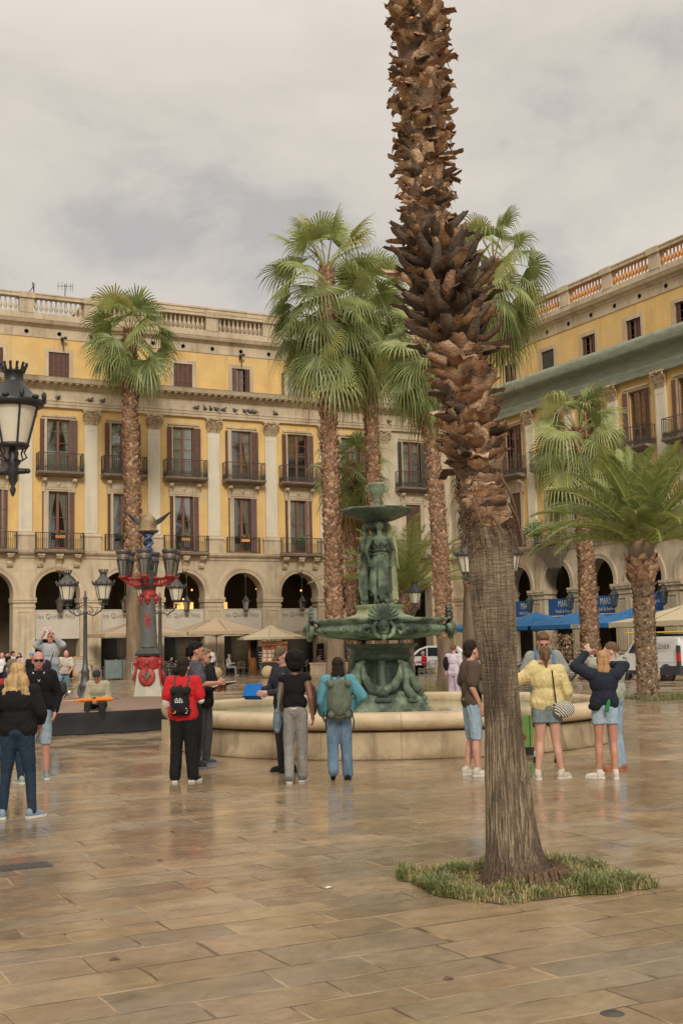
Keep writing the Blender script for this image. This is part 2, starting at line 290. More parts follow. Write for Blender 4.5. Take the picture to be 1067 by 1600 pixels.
# ---------------------------------------------------------------- arcaded buildings
def window_parts():
    T={}
    def frame(w,h,rows,dbl=True,panel=.4):
        m=MB(); t=.065
        for sx in (-1,1): m.box(*sorted((sx*w/2,sx*(w/2-t))),.16,.24,0,h)
        m.box(-w/2+t,w/2-t,.16,.24,h-t,h); m.box(-.075,.075,.14,.24,0,h-t)
        for i in range(1,rows): z=panel+(h-panel)*i/rows; m.box(-w/2+t,-.075,.175,.215,z-.018,z+.018); m.box(.075,w/2-t,.175,.215,z-.018,z+.018)
        for sx in (-1,1): 
            a,b=sorted((sx*.075,sx*(w/2-t))); m.box(a,b,.17,.23,0,panel*.35)
        return m.mesh('window',woodf)
    def pane(w,h): m=MB(); m.box(-w/2+.06,w/2-.06,.19,.20,.05,h-.06); return m.mesh('pane',glass)
    def curtain(w,h,kind,seed=0):
        m=MB(); rnd=random.Random(seed); n=26; m.smooth=True
        def sheet(x0,x1,wave,top,bot):  # edges as functions of z
            vs=[];K=10
            for i in range(K+1):
                z=bot+(top-bot)*i/K; a,b=x0(z),x1(z)
                for j in range(n+1): x=a+(b-a)*j/n; vs.append((x,.30+.03*math.sin(j*1.9+wave),z))
            m.add(vs,[(i*(n+1)+j,i*(n+1)+j+1,(i+1)*(n+1)+j+1,(i+1)*(n+1)+j) for i in range(K) for j in range(n)])
        W=w/2-.06
        if kind=='full': sheet(lambda z:-W,lambda z:-.02,0,h-.1,.1); sheet(lambda z:.02,lambda z:W,2,h-.1,.1)
        elif kind=='tied': sheet(lambda z:-W,lambda z:-W+W*.75*max(0,(z-h*.35)/(h*.65))**1.2+.07,0,h-.08,.1); sheet(lambda z:W-.07-W*.8*max(0,(z-h*.35)/(h*.65))**1.2,lambda z:W,2,h-.08,.1)
        elif kind=='right': sheet(lambda z:W-.1-W*.75*max(0,(z-h*.2)/(h*.8)),lambda z:W,1,h-.08,.1)
        elif kind=='lowhalf': sheet(lambda z:-W,lambda z:W,1,h*.42,.1); sheet(lambda z:-W,lambda z:-W+W*.6*max(0,(z-h*.4)/(h*.6))+.03,0,h-.08,h*.4); sheet(lambda z:W-.05-W*.6*max(0,(z-h*.4)/(h*.6)),lambda z:W,0,h-.08,h*.4)
        return m.mesh('curtain',curtainm)
    def shutter(w,h,mat):
        m=MB(); s=.05
        for a,b in ((0,s),(w-s,w)): m.box(a,b,-.03,.01,0,h)
        for z in (0,h*.33,h*.66,h-s): m.box(s,w-s,-.028,.008,z,z+s)
        k=int(h/.07)
        for i in range(k):
            z=i*h/k+.02; m.add([(s,-.026,z),(w-s,-.026,z),(w-s,.0,z+.055),(s,.0,z+.055)],[(0,1,2,3)])
        m.box(s,w-s,.0,.004,0,h)
        return m.mesh('shutter',mat)
    T['frame']={(w,h):frame(w,h,r) for w,h,r in ((1.44,3.3,4),(1.2,3.55,2),(1.28,1.72,3))}
    T['pane']={k:pane(*k) for k in T['frame']}
    T['cur']={}
    T['curf']=curtain
    T['sh']={}; T['shf']=shutter
    return T
WT=window_parts()
def add_window(root,x,z,w,h,kind='open',cur=None,mat=None,sw=.46,surround=None):
    mat=mat or wood
    o=link('window',WT['frame'][(w,h)],root,loc=(x,0,z)); link('pane',WT['pane'][(w,h)],o)
    if cur:
        k=(w,h,cur)
        if k not in WT['cur']: WT['cur'][k]=WT['curf'](w,h,cur)
        link('curtain',WT['cur'][k],o)
    def sh(width):
        k=(width,h,mat.name)
        if k not in WT['sh']: WT['sh'][k]=WT['shf'](width,h-.04,mat)
        return WT['sh'][k]
    if kind=='open':
        a=random.uniform(.05,.4); b=random.uniform(.05,.45)
        link('shutter',sh(sw),o,loc=(-w/2+.02,.0,.02),rz=PI+a*.9,sc=1); link('shutter',sh(sw),o,loc=(w/2-.02,-.03,.02),rz=-b)
        if surround=='in': pass
    elif kind=='closed':
        q=w/4
        for i in range(4): link('shutter',sh(round(q,3)),o,loc=(-w/2+i*q,.06,.02))
    elif kind=='half':
        link('shutter',sh(.3),o,loc=(-w/2+.02,.02,.02),rz=-.25); link('shutter',sh(.3),o,loc=(w/2-.32,.05,.02)); link('shutter',sh(.3),o,loc=(w/2,.02,.02),rz=PI+.5)
    elif kind=='inner':
        link('shutter',sh(.3),o,loc=(-w/2+.03,.08,.02)); link('shutter',sh(.3),o,loc=(w/2-.33,.08,.02))
    return o
def surround_mesh(kind):
    m=MB()
    if kind=='top':
        w,h,t=.64,1.73,.24
        m.box(-w-t,-w,-.04,.3,0,h+t); m.box(w,w+t,-.04,.3,0,h+t); m.box(-w,w,-.04,.3,h,h+t); 
    elif kind=='second':
        w,h,t=.72,3.32,.26
        m.box(-w-t,-w,-.035,.3,0,h+.12); m.box(w,w+t,-.035,.3,0,h+.12); m.box(-w,w,-.035,.3,h,h+.12); m.box(-w-t-.08,w+t+.08,-.1,.2,h+.12,h+.24)
    elif kind=='first':
        w,h,t=.6,3.57,.3
        m.box(-w-t,-w,-.05,.3,0,h+.1); m.box(w,w+t,-.05,.3,0,h+.1); m.box(-w,w,-.05,.3,h,h+.1)
        z=h+.1; m.box(-w-t-.1,w+t+.1,-.09,.2,z,z+.07)
        m.box(-w-t+.08,w+t-.08,-.03,.1,z+.07,z+.68); m.box(-.75,.75,-.06,0,z+.15,z+.58)
        m.lathe([(.0,.05),(.1,.045),(.16,.01),(.16,0)],(0,0,0),10,M=Matrix.Translation((0,-.06,z+.37))@Matrix.Rotation(PI/2,4,'X'))
        for sx in (-1,1):
            x=sx*(w+t+.03)
            m.prof([(-.0,z+.2),(-.12,z+.2),(-.16,z+.3),(-.22,z+.42),(-.42,z+.5),(-.45,z+.66),(0,z+.66)],x-.12,x+.12); m.box(x-.08,x+.08,-.12,0,z-.15,z+.2)
    elif kind=='creamfirst':
        w,h,t=.6,3.57,.22
        m.box(-w-t,-w,-.05,.3,0,h+.1); m.box(w,w+t,-.05,.3,0,h+.1); m.box(-w-t,w+t,-.05,.3,h+.1,h+.25)
    return m.mesh('surround',stone)
SUR={k:surround_mesh(k) for k in ('top','second','first')}
def rail_mesh(hw,dep,h,band,mid=False):
    m=MB()
    def run(p,q):
        p=Vector(p);q=Vector(q);L=(q-p).length;n=max(1,int(L/.125)); d=(q-p)/n
        m.tube([p+Vector((0,0,h)),q+Vector((0,0,h))],.024,6); m.tube([p+Vector((0,0,.05)),q+Vector((0,0,.05))],.02,6)
        if band: m.tube([p+Vector((0,0,band)),q+Vector((0,0,band))],.016,6)
        for i in range(n+1):
            a=p+d*i; m.tube([a+Vector((0,0,.03)),a+Vector((0,0,h))],.013 if i not in (0,n) else .024,5,cap=False)
            if band and i<n:
                b=a+d; m.tube([a+Vector((0,0,.05)),b+Vector((0,0,band))],.012,4,False); m.tube([b+Vector((0,0,.05)),a+Vector((0,0,band))],.012,4,False)
                c=(a+b)/2; m.tube([c+Vector((.05*math.cos(t*1.05),0,.05+band/2+.05*math.sin(t*1.05))) for t in range(7)],.014,4,False)
    run((-hw,-dep,0),(hw,-dep,0)); run((-hw,-dep,0),(-hw,0,0)); run((hw,-dep,0),(hw,0,0))
    return m.mesh('railing',iron)
RAIL={'second':rail_mesh(1.36,.72,1.12,.34),'wide':rail_mesh(1.46,.5,1.03,0),'narrow':rail_mesh(1.14,.16,1.03,0)}
def slab_mesh(hw,dep,z0,z1):
    m=MB(); m.prof([(0,z0-.05),(-dep*.55,z0-.03),(-dep*.75,z0+.04),(-dep-.03,z0+.09),(-dep-.06,z1-.05),(-dep-.06,z1),(0,z1)],-hw-.06,hw+.06); return m.mesh('balcony',soot)
SLAB={'second':slab_mesh(1.36,.72,-.22,0),'wide':slab_mesh(1.46,.5,-.25,0),'narrow':slab_mesh(1.14,.16,-.1,0)}
def corbel_mesh(big=False):
    m=MB()
    if big:
        z=-.25
        m.add([(-1.5,0,z),(1.5,0,z),(1.5,-.6,z),(-1.5,-.6,z),(-.55,0,z-1.35),(.55,0,z-1.35),(.45,-.14,z-1.35),(-.45,-.14,z-1.35)],[(0,1,2,3),(3,2,6,7),(0,3,7,4),(2,1,5,6),(4,7,6,5)])
        return m.mesh('corbel',soot)
    for x,s in ((0,1),):
        m.prof([(0,-1.05*s),(-.1,-1.0*s),(-.16,-.85*s),(-.1,-.7*s),(-.2,-.55*s),(-.42,-.45*s),(-.46,-.25),(0,-.25)],x-.17,x+.17); m.box(x-.22,x+.22,-.48,0,-.34,-.25)
    return m.mesh('corbel',ornament)
CORB=corbel_mesh(); CORBB=corbel_mesh(True)
def baluster_run(w,mat,n=10):
    m=MB(); pr=[(.085,0),(.085,.06),(.05,.09),(.045,.16),(.10,.27),(.125,.36),(.105,.47),(.06,.58),(.05,.7),(.065,.78),(.05,.82),(.085,.86),(.085,.93)]
    for i in range(n): m.lathe(pr,((i+.5)*w/n-w/2,0,0),8)
    return m.mesh('baluster_row',mat)
def capital_mesh(hw):
    m=MB(); m.box(-hw-.16,hw+.16,-.34,0,.84,.95); m.box(-hw,hw,-.17,0,0,.05)
    m.prof([(0,.05),(-.15,.05),(-.16,.4),(-.2,.65),(-.28,.84),(0,.84)],-hw,hw)
    rnd=random.Random(3)
    for row,(z,k,hh) in enumerate(((.06,4,.34),(.3,5,.34))):
        for i in range(k):
            x=-hw+(i+.5)*2*hw/k
            m.prof([(-.14,z),(-.2,z+hh*.5),(-.27,z+hh*.9),(-.34,z+hh),(-.31,z+hh*.82),(-.24,z+hh*.5),(-.19,z)],x-hw/k*.75,x+hw/k*.75)
            for q in (-1,1): m.ball((x+q*hw/k*.7,-.24,z+hh*.62),(.045,.05,.06),6,4)
    for sx in (-1,1):
        m.tube([(sx*(hw*.35),-.24,.6),(sx*(hw*.7),-.28,.72),(sx*(hw+.04),-.33,.78),(sx*(hw+.12),-.36,.72),(sx*(hw+.09),-.36,.62),(sx*(hw+.0),-.34,.64)],[.03,.04,.05,.05,.04,.03],6)
        m.tube([(sx*hw,-.05,.2),(sx*(hw+.1),-.2,.45),(sx*(hw+.16),-.3,.6)],.05,6)
    m.ball((0,-.33,.86),(.1,.06,.1),8,6)
    return m.mesh('capital',ornament)
CAP=capital_mesh(.41)
def pilaster_mesh(hw=.41,mat=None):
    m=MB(); m.box(-hw,hw,-.14,0,0,6.75); 
    for a,b,c,d in ((-hw+.1,-hw+.15,.3,6.4),(hw-.15,hw-.1,.3,6.4)): m.box(a,b,-.155,-.14,c,d)
    m.box(-hw+.1,hw-.1,-.155,-.14,.25,.3); m.box(-hw+.1,hw-.1,-.155,-.14,6.4,6.45)
    return m.mesh('pilaster',mat or pale)
PIL=pilaster_mesh(); PILC=pilaster_mesh(.41,cream)
def pilbase():
    m=MB(); m.box(-.62,.62,-.2,0,0,.98); m.prof([(0,.86),(-.24,.86),(-.26,.93),(-.2,1.0),(-.17,1.08),(0,1.08)],-.66,.66); m.box(-.5,.5,-.18,0,1.08,1.13); return m.mesh('pedestal',stone)
PB=pilbase()
def arch_bay(xc,x0,x1,top=7.35,r=1.365,sp=5.2):
    m=MB(); n=20; D=.95
    pts=[(xc-r,0),(xc-r,sp)]+[(xc-r*math.cos(PI*i/n),sp+r*math.sin(PI*i/n)) for i in range(1,n)]+[(xc+r,sp),(xc+r,0)]
    m.quad((x0,0,0),(xc-r,0,0),(xc-r,0,sp),(x0,0,sp)); m.quad((xc+r,0,0),(x1,0,0),(x1,0,sp),(xc+r,0,sp))
    arc=pts[1:-1]
    m.quad((x0,0,sp),(xc-r,0,sp),(xc-r,0,top),(x0,0,top)); m.quad((xc+r,0,sp),(x1,0,sp),(x1,0,top),(xc+r,0,top))
    for (a,b),(c,d) in zip(arc,arc[1:]): m.quad((a,0,b),(c,0,d),(c,0,top),(a,0,top))
    for (a,b),(c,d) in zip(pts,pts[1:]): m.quad((a,0,b),(a,D,b),(c,D,d),(c,0,d))
    # back of wall
    m.quad((x0,D,0),(xc-r,D,0),(xc-r,D,top),(x0,D,top)); m.quad((xc+r,D,0),(x1,D,0),(x1,D,top),(xc+r,D,top))
    for (a,b),(c,d) in zip(arc,arc[1:]): m.quad((a,D,b),(c,D,d),(c,D,top),(a,D,top))
    return m
def archivolt():
    m=MB(); n=24; sp=5.2
    for r0,r1,dy in ((1.365,1.58,.05),(1.58,1.72,.09)):
        P=[(-1,0)]+[(-math.cos(PI*i/n),math.sin(PI*i/n)) for i in range(n+1)]
        P=[(-1,-.25/r0*1.0)]+P[1:]+[(1,-.25/r0)]
        for (a,b),(c,d) in zip(P,P[1:]):
            def q(k,x,z): return (x*k, sp+(z*k if z>0 else (z*r0)))
            o=[q(r0,a,b),q(r0,c,d),q(r1,c,d),q(r1,a,b)]
            m.quad(*[(x,-dy,z) for x,z in o]); m.quad((o[3][0],-dy,o[3][1]),(o[2][0],-dy,o[2][1]),(o[2][0],0,o[2][1]),(o[3][0],0,o[3][1])); m.quad((o[0][0],-dy,o[0][1]),(o[1][0],-dy,o[1][1]),(o[1][0],0.003,o[1][1]),(o[0][0],0.003,o[0][1]))
    return m.mesh('archivolt',stone)
ARV=archivolt()
def facade(root,cs,ps,x0,x1,stuc,right=False,cream_from=None,top_k=None,sec_k=None,fst_k=None,wides=None,bal_mat=None):
    # ground storey walls bay by bay
    lim=[x0]+[(a+b)/2 for a,b in zip(cs,cs[1:])]+[x1]
    for i,c in enumerate(cs):
        m=arch_bay(c,lim[i],lim[i+1]); m.build('arcade_wall',stone2,root)
        link('archivolt',ARV,root,loc=(c,0,0))
    # piers: impost moulding and raised panel
    pm=MB()
    hw=(cs[1]-cs[0])/2-1.365
    for y0,y1,z0,z1 in ((-.1,.95,4.66,4.8),(-.14,1.0,4.8,4.95)): pm.box(-hw-.06,hw+.06,y0,y1,z0,z1)
    pm.box(-hw-.02,hw+.02,-.05,.96,4.36,4.42)
    for a,b in ((-.42,-.36),(.36,.42)): pm.box(a,b,-.035,0,.9,4.15)
    pm.box(-.36,.36,-.035,0,4.09,4.15); pm.box(-.36,.36,-.035,0,.9,.96); pm.box(-hw-.05,hw+.05,-.09,1,0,.55); pm.box(-.3,.3,-.03,0,1.1,3.95)
    pmesh=pm.mesh('pier_moulding',stone2)
    for p in ps: 
        if x0<=p<=x1: link('pier_moulding',pmesh,root,loc=(p,0,0))
    m=MB(); m.prof([(0,7.33),(-.06,7.35),(-.08,7.5),(-.2,7.56),(-.28,7.66),(-.30,7.80),(-.06,7.84),(0,7.84)],x0,x1); m.build('string_course',soot if False else stone2,root)
    # upper wall with openings
    holes=[]
    for i,c in enumerate(cs): holes+= [(c-.64,c+.64,18.42,20.15),(c-.72,c+.72,12.64,15.94),(c-.6,c+.6,7.9,11.45)]
    xs=sorted({x0,x1}|{a for h in holes for a in h[:2]}|({cream_from} if cream_from else set())); zs=sorted({7.82,21.0}|{a for h in holes for a in h[2:]})
    ma,mb_=MB(),MB()
    for i in range(len(xs)-1):
        for j in range(len(zs)-1):
            cx,cz=(xs[i]+xs[i+1])/2,(zs[j]+zs[j+1])/2
            if any(a<cx<b and c<cz<d for a,b,c,d in holes): continue
            m=(mb_ if (cream_from is not None and ((cx<cream_from) if right else (cx>cream_from))) else ma)
            m.quad((xs[i],0,zs[j]),(xs[i+1],0,zs[j]),(xs[i+1],0,zs[j+1]),(xs[i],0,zs[j+1]))
    for a,b,c,d in holes:
        for q in (((a,0,c),(a,.4,c),(a,.4,d),(a,0,d)),((b,0,c),(b,0,d),(b,.4,d),(b,.4,c)),((a,0,d),(a,.4,d),(b,.4,d),(b,0,d)),((a,0,c),(b,0,c),(b,.4,c),(a,.4,c))): ma.quad(*q)
    ma.build('wall',stuc,root); 
    if mb_.v: mb_.build('wall',cream,root,'unpainted cream end wall')
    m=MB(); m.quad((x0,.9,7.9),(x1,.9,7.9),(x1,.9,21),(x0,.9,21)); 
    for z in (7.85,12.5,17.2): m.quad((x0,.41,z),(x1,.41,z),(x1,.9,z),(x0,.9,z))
    m.build('dark_backing',dark,root)  # near-black sheet behind the windows, painted dark in place of unlit rooms
    # entablature
    m=MB(); m.prof([(0,16.64),(-.2,16.66),(-.2,16.82),(-.24,16.84),(-.24,17.0),(-.28,17.02),(-.28,17.12),(-.17,17.16),(-.17,17.78),(-.3,17.82),(-.3,17.9),(-.42,17.92),(-.42,18.12),(-.78,18.14),(-.84,18.3),(-.88,18.40),(-.3,18.46),(0,18.46)],x0,x1); m.build('entablature',stone,root)
    m=MB(); m.prof([(-.42,17.93),(-.5,17.95),(-.72,18.06),(-.74,18.13),(-.42,18.13)],-.1,.1); mo=m.mesh('modillion',stone); x=x0+.2
    while x<x1: link('modillion',mo,root,loc=(x,0,0)); x+=.455
    m=MB(); m.prof([(0,20.98),(-.05,21.0),(-.05,21.62),(-.12,21.66),(-.16,21.76),(-.36,21.82),(-.42,21.94),(-.45,22.02),(0,22.05)],x0,x1); m.build('cornice',stone,root)
    m=MB(); m.prof([(-.46,22.018),(-.47,22.03),(-.1,22.06),(-.1,22.02)],x0,x1); m.prof([(-.89,18.40),(-.89,18.43),(-.1,18.475),(-.1,18.44)],x0,x1); m.build('lead_flashing',soot,root)
    vm=MB(); vm.lathe([(.0,.001),(.085,.001),(.085,0),(.13,0),(.13,.03),(.085,.03),(.085,.001)],(0,0,0),14,M=Matrix.Rotation(PI/2,4,'X')); ve=vm.mesh('vent',dark)
    x=ps[0] if not right else ps[0]
    while x<x1:
        if x>x0: link('vent',ve,root,loc=(x,-.052,21.32))
        x+=(cs[1]-cs[0])/2
    # parapet
    m=MB(); m.box(x0,x1,-.1,.3,22.02,22.52); m.build('parapet',stone,root)
    pitch=cs[1]-cs[0]; br=baluster_run(pitch-.86-.1,bal_mat or stone,11 if right else 10)
    m=MB(); m.box(x0,x1,-.16,.32,23.46,23.66); m.box(x0,x1,-.2,.36,23.66,23.74); m.build('handrail',stone,root)
    pr=MB(); pr.box(-.43,.43,-.13,.3,22.5,23.5); pr.box(-.5,.5,-.24,.4,23.40,23.76); pme=pr.mesh('parapet_pier',stone)
    for p in ps:
        if x0<=p<=x1: link('parapet_pier',pme,root,loc=(p,0,0))
    for a,b in zip(ps,ps[1:]):
        if a>=x0-.1 and b<=x1+.1: o=link('balustrade',br,root,loc=((a+b)/2,.1,22.52)); o.scale=((b-a)/pitch,1,1)
    # pilasters
    for p in ps:
        if not x0<=p<=x1: continue
        cr=cream_from is not None and ((p<cream_from) if right else (p>cream_from-.6))
        o=link('pilaster',PILC if cr else PIL,root,loc=(p,0,8.95)); link('capital',CAP,o,loc=(0,0,6.75)); link('pedestal',PB,o,loc=(0,0,-1.13))
    # windows
    for i,c in enumerate(cs):
        k=top_k[i] if top_k else ('closed',None)
        if k: link('surround',SUR['top'],add_window(root,c,18.42,1.28,1.72,*k))
        k=sec_k[i] if sec_k else ('open',None)
        o=add_window(root,c,12.64,1.44,3.3,*k); link('surround',SUR['second'],o)
        b=link('balcony',SLAB['second'],root,loc=(c,0,12.62)); link('railing',RAIL['second'],b)
        k=fst_k[i] if fst_k else ('open',None)
        o=add_window(root,c,7.9,1.2,3.55,*k,sw=.40); link('surround',SUR['first'],o)
        wd='wide' if (wides and wides[i]) else 'narrow'
        b=link('balcony',SLAB[wd],root,loc=(c,-.05,7.83)); link('railing',RAIL[wd],b)
        if wd=='wide' and right: link('corbel',CORBB,b)
        elif wd=='wide':
            for q,k_ in ((-1.12,1),(0,1.3),(1.12,1)): link('corbel',CORB,b,loc=(q,0,.25*(k_-1)),sc=(1,1,k_))
    # body behind, roof
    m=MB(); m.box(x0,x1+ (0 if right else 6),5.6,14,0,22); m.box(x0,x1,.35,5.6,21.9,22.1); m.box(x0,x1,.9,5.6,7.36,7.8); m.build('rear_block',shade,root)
    # corridor behind the arches
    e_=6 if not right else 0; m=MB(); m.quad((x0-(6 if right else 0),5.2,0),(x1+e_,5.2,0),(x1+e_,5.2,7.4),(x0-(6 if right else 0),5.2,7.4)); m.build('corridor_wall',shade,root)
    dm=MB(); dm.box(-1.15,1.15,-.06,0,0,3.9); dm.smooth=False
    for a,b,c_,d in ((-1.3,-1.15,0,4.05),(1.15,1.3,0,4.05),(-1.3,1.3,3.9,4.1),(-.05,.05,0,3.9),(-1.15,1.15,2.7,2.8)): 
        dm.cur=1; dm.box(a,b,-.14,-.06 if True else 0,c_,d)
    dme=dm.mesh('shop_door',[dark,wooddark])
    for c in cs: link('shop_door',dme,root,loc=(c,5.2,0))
A=thing('arcaded_building','long yellow arcaded building with white pilasters and pale stone balustrade filling the left side','building',(0,74,0),0)
csA=[6.27,10.32,14.37,18.42,22.47,26.52,30.57,34.62,38.67,43.55]; psA=[4.25,8.30,12.35,16.40,20.43,24.50,28.55,32.62,36.62,41.2,45.9]
topA=[('closed',None),('half',None),('half','full'),('closed',None),('closed',None),('closed',None),('half',None),('open','full'),('closed',None),('inner',None,wooddark)]
secA=[('open','tied')]*3+[('open','lowhalf'),('open','full'),('open','full'),('open','right'),('open',None),('open','full'),('open','full',wooddark)]
fstA=[('open','tied')]*3+[('open','tied'),('open','tied'),('open','tied'),('open','right'),('open','full'),('closed',None),('closed',None)]
facade(A,csA,psA,4.2,46.7,stucco,False,40.6,topA,secA,fstA,[0,0,1,1,0,1,0,1,0,1])
B=thing('arcaded_building','yellow arcaded building with orange terracotta balusters on the right side','building',(46.7,74,0),-PI/2)
csB=[3.6,8.0,12.1,16.2,20.3,24.4,28.5,32.6,36.7]; psB=[1.2,5.8,9.95,14.1,18.2,22.35,26.45,30.55,34.65,38.7]
kB=[('closed',None,wooddark),('inner',None),('closed',None,wooddark),('inner',None),('inner','full'),('inner',None)]+[('inner',None)]*3
facade(B,csB,psB,0,40,stucco,True,5.2,kB,[('open','full')]*9,[('open',None),('closed',None),('closed',None),('closed',None),('open',None),('open',None),('open',None),('open',None),('open',None)],[0,0,1,0,1,0,1,0,1],terracotta)
# bird droppings / rooftop penthouse
ph=thing('penthouse','low cream penthouse wall behind the left balustrade','penthouse',(0,74,0),0)
m=MB(); m.box(20.8,34.2,.45,7,22.1,24.12); m.build('wall',stone,ph); m=MB(); m.box(20.7,34.3,.38,7.1,24.12,24.24); m.build('coping',stone,ph)
t=MB(); t.box(27.3,31.6,3,7,24.2,25.0); tag(t.build('roof_hut',M('orange_render',(.62,.38,.16),.9,.1,1,.1)),'plain ochre hut rising above the penthouse roof','roof hut').location=(0,74,0)
# safety net over the right entablature
netm=M('green_net',(.25,.27,.20),.85,.25,1.2,.25,fine=60,stretch=(1,1,4))
def net():
    m=MB(); m.smooth=True; pr=[(-.91,18.66),(-.93,18.42),(-.92,18.26),(-.87,18.08),(-.84,17.95),(-.52,17.88),(-.38,17.82),(-.24,17.76),(-.22,17.46),(-.24,17.20),(-.33,17.10),(-.31,16.96),(-.27,16.84),(-.26,16.66),(-.27,16.52)]
    n=200; vs=[]
    for i in range(n+1):
        x=4.9+35*i/n
        for j,(y,z) in enumerate(pr): k=noise.noise(Vector((x*2.2,j*.9,0))); vs.append((x,y-.02-.03*k,z+.03*noise.noise(Vector((x*1.3,0,j*.3)))))
    q=len(pr); m.add(vs,[(i*q+j,(i+1)*q+j,(i+1)*q+j+1,i*q+j+1) for i in range(n) for j in range(q-1)])
    o=m.build('safety_net',netm); o.location=(46.7,74,0); o.rotation_euler=(0,0,-PI/2)
    s=o.modifiers.new('s','SOLIDIFY'); s.thickness=.008
    tag(o,'long green safety net wrapped over the main cornice of the right building','net')
net()
# ---------------------------------------------------------------- palms
barkm=M('palm_bark',(.205,.145,.09),.92,.3,5,.6,col2=(.11,.075,.048),fine=60,stretch=(1,1,.25),c2pos=(.42,.7))
bootA=M('leaf_base_brown',(.33,.19,.105),.8,.5,14,.7,col2=(.11,.066,.038),fine=45)
bootB=M('leaf_base_tan',(.56,.375,.23),.8,.45,14,.7,col2=(.22,.13,.075),fine=45)
bootC=M('leaf_base_dark',(.085,.058,.04),.8,.45,14,.7,col2=(.17,.105,.062),fine=45)
fibre=M('palm_fibre',(.14,.085,.05),.95,.4,22,.8)
bootL=M('leaf_base_pink',(.40,.225,.135),.8,.3,6,.3,col2=(.24,.125,.07))
leafA=M('fan_leaf_green',(.175,.215,.068),.45,.35,2.2,0); leafB=M('fan_leaf_light',(.32,.355,.125),.45,.3,2.2,0); leafC=M('fan_leaf_yellow',(.33,.32,.09),.5,.3,2,0)
deadl=M('dead_leaf',(.34,.20,.075),.8,.3,3,0); stalk=M('leaf_stalk',(.27,.27,.07),.5,.2,3,0)
feaA=M('feather_leaf',(.20,.235,.075),.42,.35,3,0); feaB=M('feather_leaf_light',(.30,.33,.10),.42,.3,3,0); rach=M('rachis_yellow',(.25,.26,.06),.5,.2,3,0)
for m_ in (leafA,leafB,leafC,deadl,feaA,feaB):      # thin leaves let some light through
    t=m_.node_tree; b=t.nodes['Principled BSDF']; o=t.nodes['Material Output']; tl=t.nodes.new('ShaderNodeBsdfTranslucent'); mx=t.nodes.new('ShaderNodeMixShader'); mx.inputs[0].default_value=.3
    src=b.inputs['Base Color'].links[0].from_socket; t.links.new(src,tl.inputs[0]); t.links.new(b.outputs[0],mx.inputs[1]); t.links.new(tl.outputs[0],mx.inputs[2]); t.links.new(mx.outputs[0],o.inputs[0])
def fan_frond(mb,base,az,el,pl,R0,rnd,mat=0,n=30,droop=.5):
    h=Vector((math.cos(az),math.sin(az),0)); p=Vector(base); d=h*math.cos(el)+Vector((0,0,math.sin(el)))
    pts=[p.copy()]; K=6
    for i in range(K): d=(d+Vector((0,0,-1))*.07*(1+max(0,math.cos(el)))).normalized(); p=p+d*pl/K; pts.append(p.copy())
    mb.cur=4 if mat!=3 else 3; mb.tube(pts,[.035-.003*i for i in range(K+1)],4,False)
    s=Vector((0,0,1)).cross(h).normalized(); roll=rnd.uniform(-1.0,1.0); nn=d.cross(s).normalized(); s=(s*math.cos(roll)+nn*math.sin(roll)).normalized(); d=(d+Vector((0,0,-.35))*droop).normalized(); nn=s.cross(d).normalized()
    if nn.z<0: nn=-nn
    H=pts[-1]; A=R(rnd.uniform(88,128)); da=2*A/n; tipd=rnd.uniform(.6,1.25)*droop
    for i in range(n):
        a=-A+(i+.5)*da; L=R0*(.72+.28*math.cos(a*.62))*rnd.uniform(.92,1.06); ax=math.cos(a); 
        def P(r,off,dr,lift=0):
            aa=a+off; v=d*math.cos(aa)+s*math.sin(aa); q=H+v*(r*L)+nn*(lift - .10*L*abs(math.sin(aa))*r); q.z-=dr*L*r*r; return q
        w=da*.5; mb.cur=mat if rnd.random()<.75 else (1 if mat in (0,2) else mat)
        jl=rnd.uniform(.36,.50); e1,e2,e3=.04*droop,.22*droop*rnd.uniform(.7,1.3),tipd*rnd.uniform(.5,1.2); lf=.025
        vs=[P(.04,-w,0),P(.04,0,0,.004),P(.04,w,0), P(jl,-w,e1),P(jl,0,e1,lf),P(jl,w,e1), P(.74,-w*.42,e2),P(.74,w*.42,e2), P(.92,-w*.16,e3*.8),P(.92,w*.16,e3*.8),P(1.02,0,e3*1.25)]
        mb.add(vs,[(0,1,4,3),(1,2,5,4),(3,4,6),(4,7,6),(4,5,7),(6,7,9,8),(8,9,10)])
def fan_crown(mb,c,n,pl,R0,seed,lo=-50,hi=84,dead=0,yel=.16,droop=.42,seg=26,H=1.8):
    rnd=random.Random(seed)
    for i in range(n):
        f=(i+.5)/n; el=R(hi-(hi-lo)*f**.85); az=i*2.39996+rnd.uniform(-.25,.25)
        k=rnd.random(); mat=0 if k<.62-yel else (1 if k<.9-yel else 2 if k<.9 else 1)
        fan_frond(mb,(c[0]+.1*math.cos(az),c[1]+.1*math.sin(az),c[2]-H*f**1.3),az,el,pl*rnd.uniform(.8,1.15)*(.85+.2*f),R0*rnd.uniform(.85,1.1),rnd,mat,seg,droop*(.6+.6*f))
    for i in range(dead):
        az=rnd.uniform(0,6.28); fan_frond(mb,(c[0]+.12*math.cos(az),c[1]+.12*math.sin(az),c[2]-H),az,R(rnd.uniform(-70,-45)),pl*.7,R0*.9,rnd,3,seg//2,1.0)
def path_at(path,t):   # path: list of (Vector, radius), t in 0..1 by height
    z0,z1=path[0][0].z,path[-1][0].z; z=z0+(z1-z0)*t
    for (a,ra),(b,rb) in zip(path,path[1:]):
        if z<=b.z+1e-6: k=(z-a.z)/(b.z-a.z); return a.lerp(b,k),ra+(rb-ra)*k
    return path[-1]
